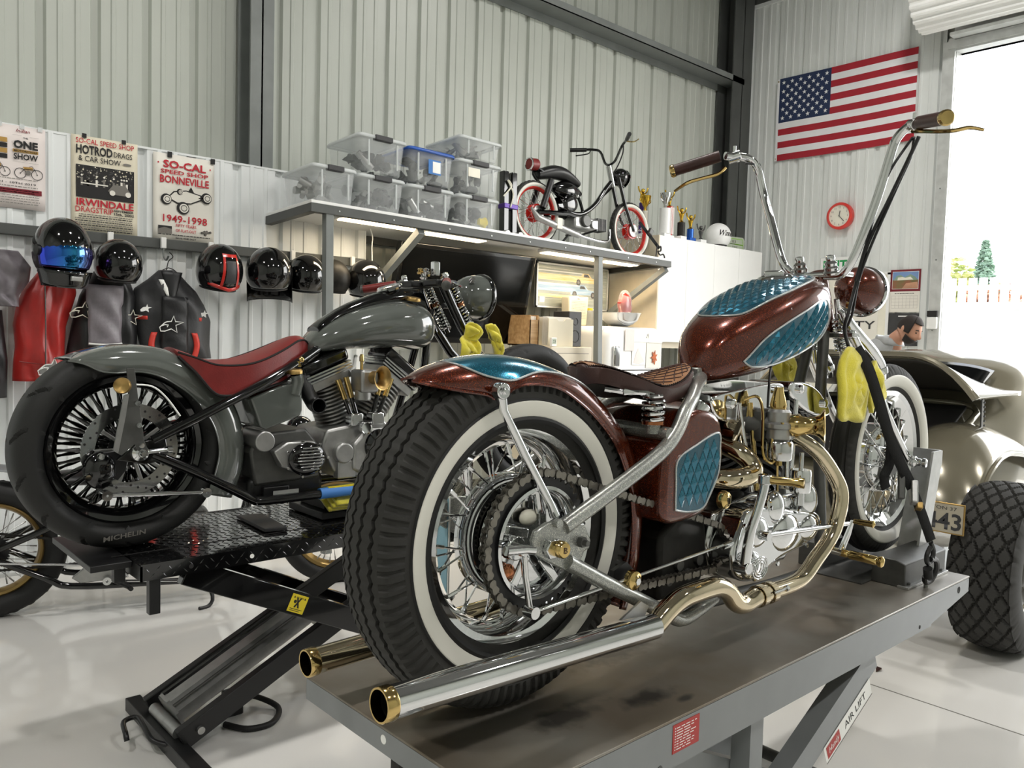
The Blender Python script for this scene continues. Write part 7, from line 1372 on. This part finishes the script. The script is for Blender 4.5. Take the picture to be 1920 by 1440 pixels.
# ================================================================== end wall: flag, clock, signs
fg = thing('flag', 'American flag with stars and stripes pinned to the end wall', 'flag', (XE-.012, 4.275, 3.735))
FW, FH = 1.53, .93
def flag(u, v, d=0.): return V((-.006-.010*(sin(7*u+2*v)+1)*.5-.006*sin(15*u)*(1-v)*.5-d, FW/2-FW*u, FH*v+.012*sin(PI*u)*(v-1)*.6))
for i in range(13):
    u0 = .4 if i < 7 else 0.; v1, v0 = 1-i/13, 1-(i+1)/13
    MB().grid(lambda a,c: flag(u0+(1-u0)*a, v0+(v1-v0)*c), 40, 2).build('stripe', 'flag_white' if i % 2 else 'flag_red', fg, sm=180)
MB().grid(lambda a,c: flag(.4*a, 6/13+7/13*c), 24, 12).build('canton', 'flag_blue', fg, sm=180)
sp_ = MB().add([(0,.027*(1 if k%2 == 0 else .4)*sin(2*PI*k/10),.027*(1 if k%2 == 0 else .4)*cos(2*PI*k/10)) for k in range(10)]+[(-.001,0,0)], [(k,(k+1)%10,10) for k in range(10)]); s0 = None
for r_ in range(9):
    n = 6 if r_ % 2 == 0 else 5
    for c_ in range(n):
        u = (.4/12)*((2*c_+1) if n == 6 else (2*c_+2)); v = 1-(7/13)/10*(r_+1); M = Matrix.Translation(flag(u, v, .0025))
        if s0 is None: s0 = sp_.build('star', 'flag_white', fg, sm=0); s0.matrix_basis = M
        else: inst(s0, fg, M)
MB().grid(lambda a,c: flag(-.02+.02*a, c), 1, 12).build('header_band', 'flag_white', fg, sm=180)
for v in (.03,.97): MB().lathe([(0,0),(.008,0),(.008,.003)], flag(-.01,v), (-1,0,0), 10).build('grommet', 'brass', fg)
ck = thing('wall_clock', 'round red wall clock with a cream face on the end wall', 'clock', (XE, 4.235, 3.03))
MB().lathe([(.09,0),(.135,-.0),(.145,-.03),(.145,-.07),(.132,-.085),(.118,-.085),(.115,-.07)], (0,0,0), (1,0,0), 48).build('case', 'clock_red', ck, sm=40); MB().lathe([(0,-.07),(.117,-.07)], (0,0,0), (1,0,0), 40).build('dial', 'cream', ck)
for k in range(1, 13): a = 2*PI*k/12; text(str(k), 'ink', ck, (-.0708,-.092*sin(a),.092*cos(a)-.01), (0,-1,0), (0,0,1), .02, name='numeral', depth=.0008)
for a, l, w_ in ((R_(10),.055,.008),(R_(137),.08,.006)): MB().beam((-.074,0,0),(-.074,-l*sin(a),l*cos(a)),.003,w_,(0,cos(a),sin(a))).build('hand', 'ink', ck, sm=0)
MB().lathe([(0,-.08),(.006,-.08),(.006,-.07)], (0,0,0), (1,0,0), 12).build('hub', 'ink', ck)
MB().lathe([(0,-.088),(.06,-.0875),(.118,-.084)], (0,0,0), (1,0,0), 40).build('glass', 'pane', ck)
ex_ = thing('exit_sign', 'white exit sign with green letters on the end wall', 'sign', (XE, 4.28, 2.42)); MB().bx(-.025,-.002,-.165,.165,0,.17).build('plate', 'white_paint', ex_, bev=.004); text('EXIT', 'ink_green', ex_, (-.0255,0,.035), (0,-1,0), (0,0,1), .1, w=.27, bold=.03)
d1 = MB().bx(XE-.02, XE+.03, 3.68, 4.50, FZ, 2.39).build('door_1', 'cream', sm=0, kind='structure'); MB().bx(XE-.03, XE-.02, 3.67, 3.70, FZ, 2.4).bx(XE-.03, XE-.02, 4.48, 4.51, FZ, 2.4).bx(XE-.03, XE-.02, 3.67, 4.51, 2.38, 2.41).build('door_frame', 'white_paint', d1, sm=0); MB().bx(XE-.028, XE-.02, 3.78, 4.40, 1.2, 2.25).build('door_panel', 'paper', d1, bev=.003); MB().tube([(XE-.03,4.40,1.15),(XE-.08,4.40,1.15),(XE-.08,4.3,1.15)], .012, 8).build('door_handle', 'chrome', d1)
text('ITY', 'jacket_char', d1, (XE-.03,3.94,1.81), (0,-1,0), (0,0,1), .085, w=.26, bold=.01)
cl = thing('calendar', 'wall calendar with a dark red bordered landscape picture', 'calendar', (XE-.005, 3.522, 1.985)); MB().bx(-.008,-.002,-.15,.15,.215,.44).build('picture_page', 'ink_dkred', cl, sm=0); MB().bx(-.008,-.002,-.15,.15,0,.215).build('month_page', 'paper', cl, sm=0)
S_ = Sheet(cl, (-.0085,.15,0), (0,-1,0), (0,0,1)); mat('sky_print', (120,150,196), .6); mat('field_print', (120,110,70), .6, c2=(160,84,70), scale=8)
S_.rect(.018,.282,.24,.42,'ink_white').rect(.022,.278,.33,.416,'sky_print',2).rect(.022,.278,.244,.335,'field_print',2).poly([(.03,.33),(.06,.375),(.1,.385),(.14,.36),(.2,.39),(.25,.36),(.275,.33)],'conifer',3).poly([(.07,.33),(.075,.36),(.12,.365),(.15,.355),(.2,.365),(.23,.335)],'cream',4).poly([(.12,.245),(.16,.3),(.27,.31),(.278,.245)],'leaf_red',4)
for i in range(5): S_.line([(.02,.17-.032*i),(.28,.17-.032*i)], .0012, 'ink_grey')
for i in range(8): S_.line([(.02+.037*i,.17),(.02+.037*i,.042)], .0012, 'ink_grey')
smallprint(S_, .05,.25,.19,.008,'ink_grey',seed=90); S_.done()
t = thing('notice_board', 'black notice board hung below the calendar', 'board', (XE-.005, 3.52, 1.64)); MB().bx(-.02,-.002,-.15,.15,0,.335).build('board', 'jacket_char', t, bev=.003); MB().bx(-.022,-.02,-.05,.05,.3,.31).build('title_bar', 'ink_white', t, sm=0)
t = thing('door_keypad', 'white door control with a black top on the door jamb', 'switch', (XE-.092, 3.205, 1.815)); MB().bx(-.03,-.0,-.05,.05,0,.12).build('cover', 'white_paint', t, bev=.012, seg=3); MB().bx(-.03,-.0,-.048,.048,.122,.18).build('top', 'ink', t, bev=.003)
# ================================================================== person leaning over the car
pr = thing('person', 'person in a grey hoodie bending over the car, head lowered', 'person', (7.25, 3.10, FZ))
ox = lambda x, y, z: V((x-7.25, y-3.10, z-FZ))
HC = ox(7.2, 2.88, 1.775)          # skull centre
F_ = V((-.12,-.82,-.46)).normalized(); Uh = V((0,-.49,.87)); Uh = (Uh-F_*Uh.dot(F_)).normalized(); Sx = F_.cross(Uh)
def hp(f, u, s): return HC+F_*f+Uh*u+Sx*s
def headfn(p):
    # p in head axes: x fwd, y side, z up
    x, y, z = p
    if x > 0: y *= 1-.18*(x/.1)
    if z < -.02: x2 = x; y *= 1-.25*min(1,(-z-.02)/.1); x = x*(1-.1*min(1,(-z-.02)/.1))+(.012 if x > .03 else 0)
    if x > .07 and -.05 < z < .03: x += .006*cos((z+.01)*40)
    return V((x,y,z))
b = MB(); n, m_ = 28, 22; vs = []
bb = MB().ball((0,0,0),(.098,.077,.118),n,m_); bb.v = [headfn(p) for p in bb.v]
for v in bb.v:     # nose, brow, eye sockets, lips
    x, y, z = v
    if x > .05:
        x += .026*math.exp(-((y/.012)**2+((z+.022)/.016)**2))+.014*math.exp(-((y/.010)**2+((z-.0)/.02)**2))-.010*(math.exp(-(((y-.03)/.014)**2+((z-.008)/.012)**2))+math.exp(-(((y+.03)/.014)**2+((z-.008)/.012)**2)))+.006*math.exp(-((y/.022)**2+((z+.062)/.008)**2))+.004*math.exp(-((z-.03)/.01)**2)
    v.x = x
bb.v = [hp(v.x, v.z, v.y) for v in bb.v]; bb.tube([hp(-.03,-.05,0), hp(-.06,-.12,0), ox(7.22,3.02,1.62)], [.058,.058,.07], 18)
hd = bb.build('head', 'skin', pr, sm=180)
def hairpatch(a0, a1, t0, t1, k):
    return MB().grid(lambda u,v: (lambda a, t: hp(.098*k*cos(a)*sin(t), .118*k*cos(t), .077*k*sin(a)*sin(t)))(R_(a0+(a1-a0)*u), R_(t0+(t1-t0)*v)), 28, 14)
hairpatch(62, 298, 4, 100, 1.07).build('hair', 'hair', pr, sm=180, solid=.006); hairpatch(-64, 64, 4, 52, 1.08).build('hair', 'hair', pr, sm=180, solid=.008)
MB().grid(lambda u,v: (lambda a, t: hp(.118*cos(a)*sin(t), .118*cos(t)*1.06, .084*sin(a)*sin(t)))(R_(-75+150*u), R_(118-12*abs(2*u-1)**2+34*v)), 24, 6).build('beard', 'hair', pr, sm=180, solid=.008)
for s_ in (-1,1):
    MB().ball((0,0,0),(.02,.008,.032),12,10).xf(Matrix.Identity(4)).v
    e = MB().ball((0,0,0),(.02,.009,.032),12,10); e.v = [hp(-.012+v.x-.006*(v.z/.03), -.008+v.z, s_*.078+v.y) for v in e.v]; e.build('ear', 'skin', pr, sm=180)
    e = MB().ball((0,0,0),.010,10,8); e.v = [hp(.082+v.x*.7, .008+v.z*.6, s_*.03+v.y) for v in e.v]; e.build('eye', 'ink', pr)
    e = MB().tube([hp(.088,.03,s_*.015), hp(.088,.034,s_*.03), hp(.075,.028,s_*.046)], .004, 6); e.build('eyebrow', 'hair', pr)
# body: bent torso, arms down over the far side, standing legs
def limb(P, r, nm, m, n=16, k=4): return MB().tube([ox(*p) for p in P], r, n, k=k).build(nm, m, pr, sm=180)
body = MB(); rings = []
for (x, y, z, rx, rz, tilt) in ((7.28,3.40,1.02,.16,.12,0),(7.28,3.36,1.16,.18,.14,20),(7.27,3.30,1.34,.20,.15,30),(7.26,3.21,1.50,.215,.15,38),(7.25,3.12,1.60,.19,.13,48),(7.24,3.03,1.655,.115,.09,58),(7.235,2.985,1.67,.08,.07,62)):
    c_ = ox(x,y,z); A_ = V((1,0,0)); B2 = V((0,cos(R_(tilt)),sin(R_(tilt)))); rings.append([c_+A_*rx*cos(a)+B2*rz*sin(a) for a in [2*PI*j/24 for j in range(24)]])
body.loft(rings)
hd_ = body.build('hoodie', 'hoodie', pr, sm=180, sub=1)
MB().grid(lambda u,v: ox(7.24,3.05,1.625)+V((.12*cos(2*PI*u)*(1-.2*v), .10*sin(2*PI*u)*(1-.15*v)+.035*v, .02+.055*sin(PI*v)+.03*sin(2*PI*u)*(1)*.6)), 24, 8, cu=True).build('hood', 'hoodie', pr, sm=180, solid=.02)
for s_ in (-1,1):
    limb([(7.25+s_*.19,3.12,1.53),(7.25+s_*.25,3.02,1.36),(7.25+s_*.2,2.84,1.26)], [.075,.062,.05], 'sleeve', 'hoodie')
    hb_ = limb([(7.25+s_*.2,2.85,1.265),(7.25+s_*.18,2.79,1.25),(7.25+s_*.165,2.72,1.235)], [.032,.036,.03], 'hand', 'skin')
    for k in range(4): limb([(7.25+s_*(.14+.018*k),2.735,1.235),(7.25+s_*(.14+.018*k),2.69-.006*(k%3),1.225),(7.25+s_*(.14+.018*k),2.66-.006*(k%3),1.20)], [.009,.0085,.007], 'finger', 'skin', 8)
    limb([(7.25+s_*.15,2.80,1.245),(7.25+s_*.12,2.76,1.235),(7.25+s_*.115,2.73,1.22)], [.012,.01,.008], 'thumb', 'skin', 8)
    limb([(7.28+s_*.09,3.42,1.05),(7.28+s_*.1,3.38,.62),(7.28+s_*.1,3.42,.23)], [.095,.07,.055], 'trouser_leg', 'jacket_char')
    sh_ = MB().ball(ox(7.28+s_*.1,3.37,.19),(.05,.13,.055),16,10); sh_.v = [V((p.x,p.y,max(p.z,0.0))) for p in sh_.v]; sh_.build('shoe', 'black_satin', pr)
# ================================================================== outside
tr_ = thing('trailer', 'white enclosed trailer parked outside the bay door', 'trailer', (15.2, 2.0, FZ-.02))
MB().bx(-1.2,1.2,-5,4.5,.55,2.25).build('box', 'white_paint', tr_, bev=.05); MB().bx(-1.22,-1.2,-5,4.5,2.12,2.16).build('trim_rail', 'galv', tr_, sm=0); MB().bx(-1.22,-1.2,-5,4.5,.55,.7).build('skirt', 'galv', tr_, sm=0)
MB().prism([(2.44,1.72),(2.62,1.66),(2.62,2.0),(2.58,2.04),(2.47,2.04),(2.44,2.0)], 'x', -1.25, -1.2).build('hatch', 'white_paint', tr_, bev=.01)
for y in (-1.5,.0): MB().lathe([(.0,-.12),(.2,-.12),(.33,-.1),(.36,0),(.33,.1),(0,.1)], (-1.0,y,.36), (1,0,0), 28).build('wheel', 'rubber', tr_); MB().bx(-1.25,-.8,-.75+y*0,.75,.75,.8).build('mudguard', 'galv', tr_, sm=0)
MB().bx(-.3,.3,4.5,5.6,.45,.55).build('tow_bar', 'iron', tr_, sm=0); MB().bx(-.05,.05,5.3,5.4,0,.5).build('jack_leg', 'iron', tr_, sm=0)
fn_ = thing('picket_fence', 'white picket fence beyond the trailer', 'fence', (18.5, 4.6, FZ-.02))
for i in range(40): MB().bx(-.02,.02,-3.9+.2*i,-3.75+.2*i,.1,3.0).build('picket', 'white_paint', fn_, sm=0) if i == 0 else inst([c for c in fn_.children if c.name.startswith('picket')][0], fn_, Matrix.Translation((0,.2*i,0)))
for z in (.5, 2.75): MB().bx(.02,.06,-3.95,4.1,z,z+.1).build('rail', 'white_paint', fn_, sm=0)
for i in range(5): MB().bx(.06,.16,-3.95+2*i,-3.85+2*i,0,3.05).build('post', 'white_paint', fn_, sm=0)
def leafy(name, label, loc, h, r, m, kind, n=420, seed=1):
    t = thing(name, label, 'tree', loc); rr = random.Random(seed); MB().tube([(0,0,0),(.05,.02,h*.5),(0,0,h*.92)], [.18*r/2,.12*r/2,.03], 10).build('trunk', 'wood', t); b = MB()
    for i in range(n):
        if kind == 'cone': z = rr.uniform(.08,1)**.8; rad = r*(1-z)*(.5+.5*rr.random())+.06; a = rr.uniform(0,2*PI); p = V((rad*cos(a), rad*sin(a), h*z-.15*rad)); k = .12+.2*(1-z)
        else: p = V((rr.gauss(0,1),rr.gauss(0,1),rr.gauss(0,1))).normalized()*(rr.random()**.4); p = V((p.x*r, p.y*r, h*.62+p.z*h*.38)); k = .28
        q = V((rr.uniform(-1,1),rr.uniform(-1,1),rr.uniform(-.6,.6))).normalized(); u, w_ = frame(q); k *= r/1.6; b.add([p-u*k, p-w_*k*.5, p+u*k, p+w_*k*.5, p+q*k*.3], [(0,1,4),(1,2,4),(2,3,4),(3,0,4)])
    b.build('foliage', m, t, sm=0, kind='stuff'); return t
leafy('conifer_tree', 'dark green conifer standing beyond the picket fence', (44,14.2,FZ), 6.9, 1.7, 'conifer', 'cone', 1500, 2)
leafy('broadleaf_tree', 'bright yellow green tree at the left beyond the picket fence', (38,13.6,FZ), 5.6, 1.2, 'leaf', 'ball', 900, 3)
leafy('autumn_shrub', 'reddish shrub in front of the conifer beyond the fence', (36,11.3,FZ), 4.3, 1.3, 'leaf_red', 'ball', 900, 4)
leafy('autumn_shrub', 'second reddish shrub at the right beyond the fence', (33,8.0,FZ), 3.7, 1.4, 'leaf_red', 'ball', 700, 5)
t = thing('dead_leaf', 'small brown dead leaf lying on the floor near the lift', 'leaf', (3.67, 1.52, FZ+.001)); MB().add([(-.03,0,.002),(0,-.012,.012),(.03,.0,.004),(.0,.014,.018),(0,0,.003)], [(0,1,4),(1,2,4),(2,3,4),(3,0,4)]).build('leaf', 'leather_brown', t, sm=0, solid=.001)
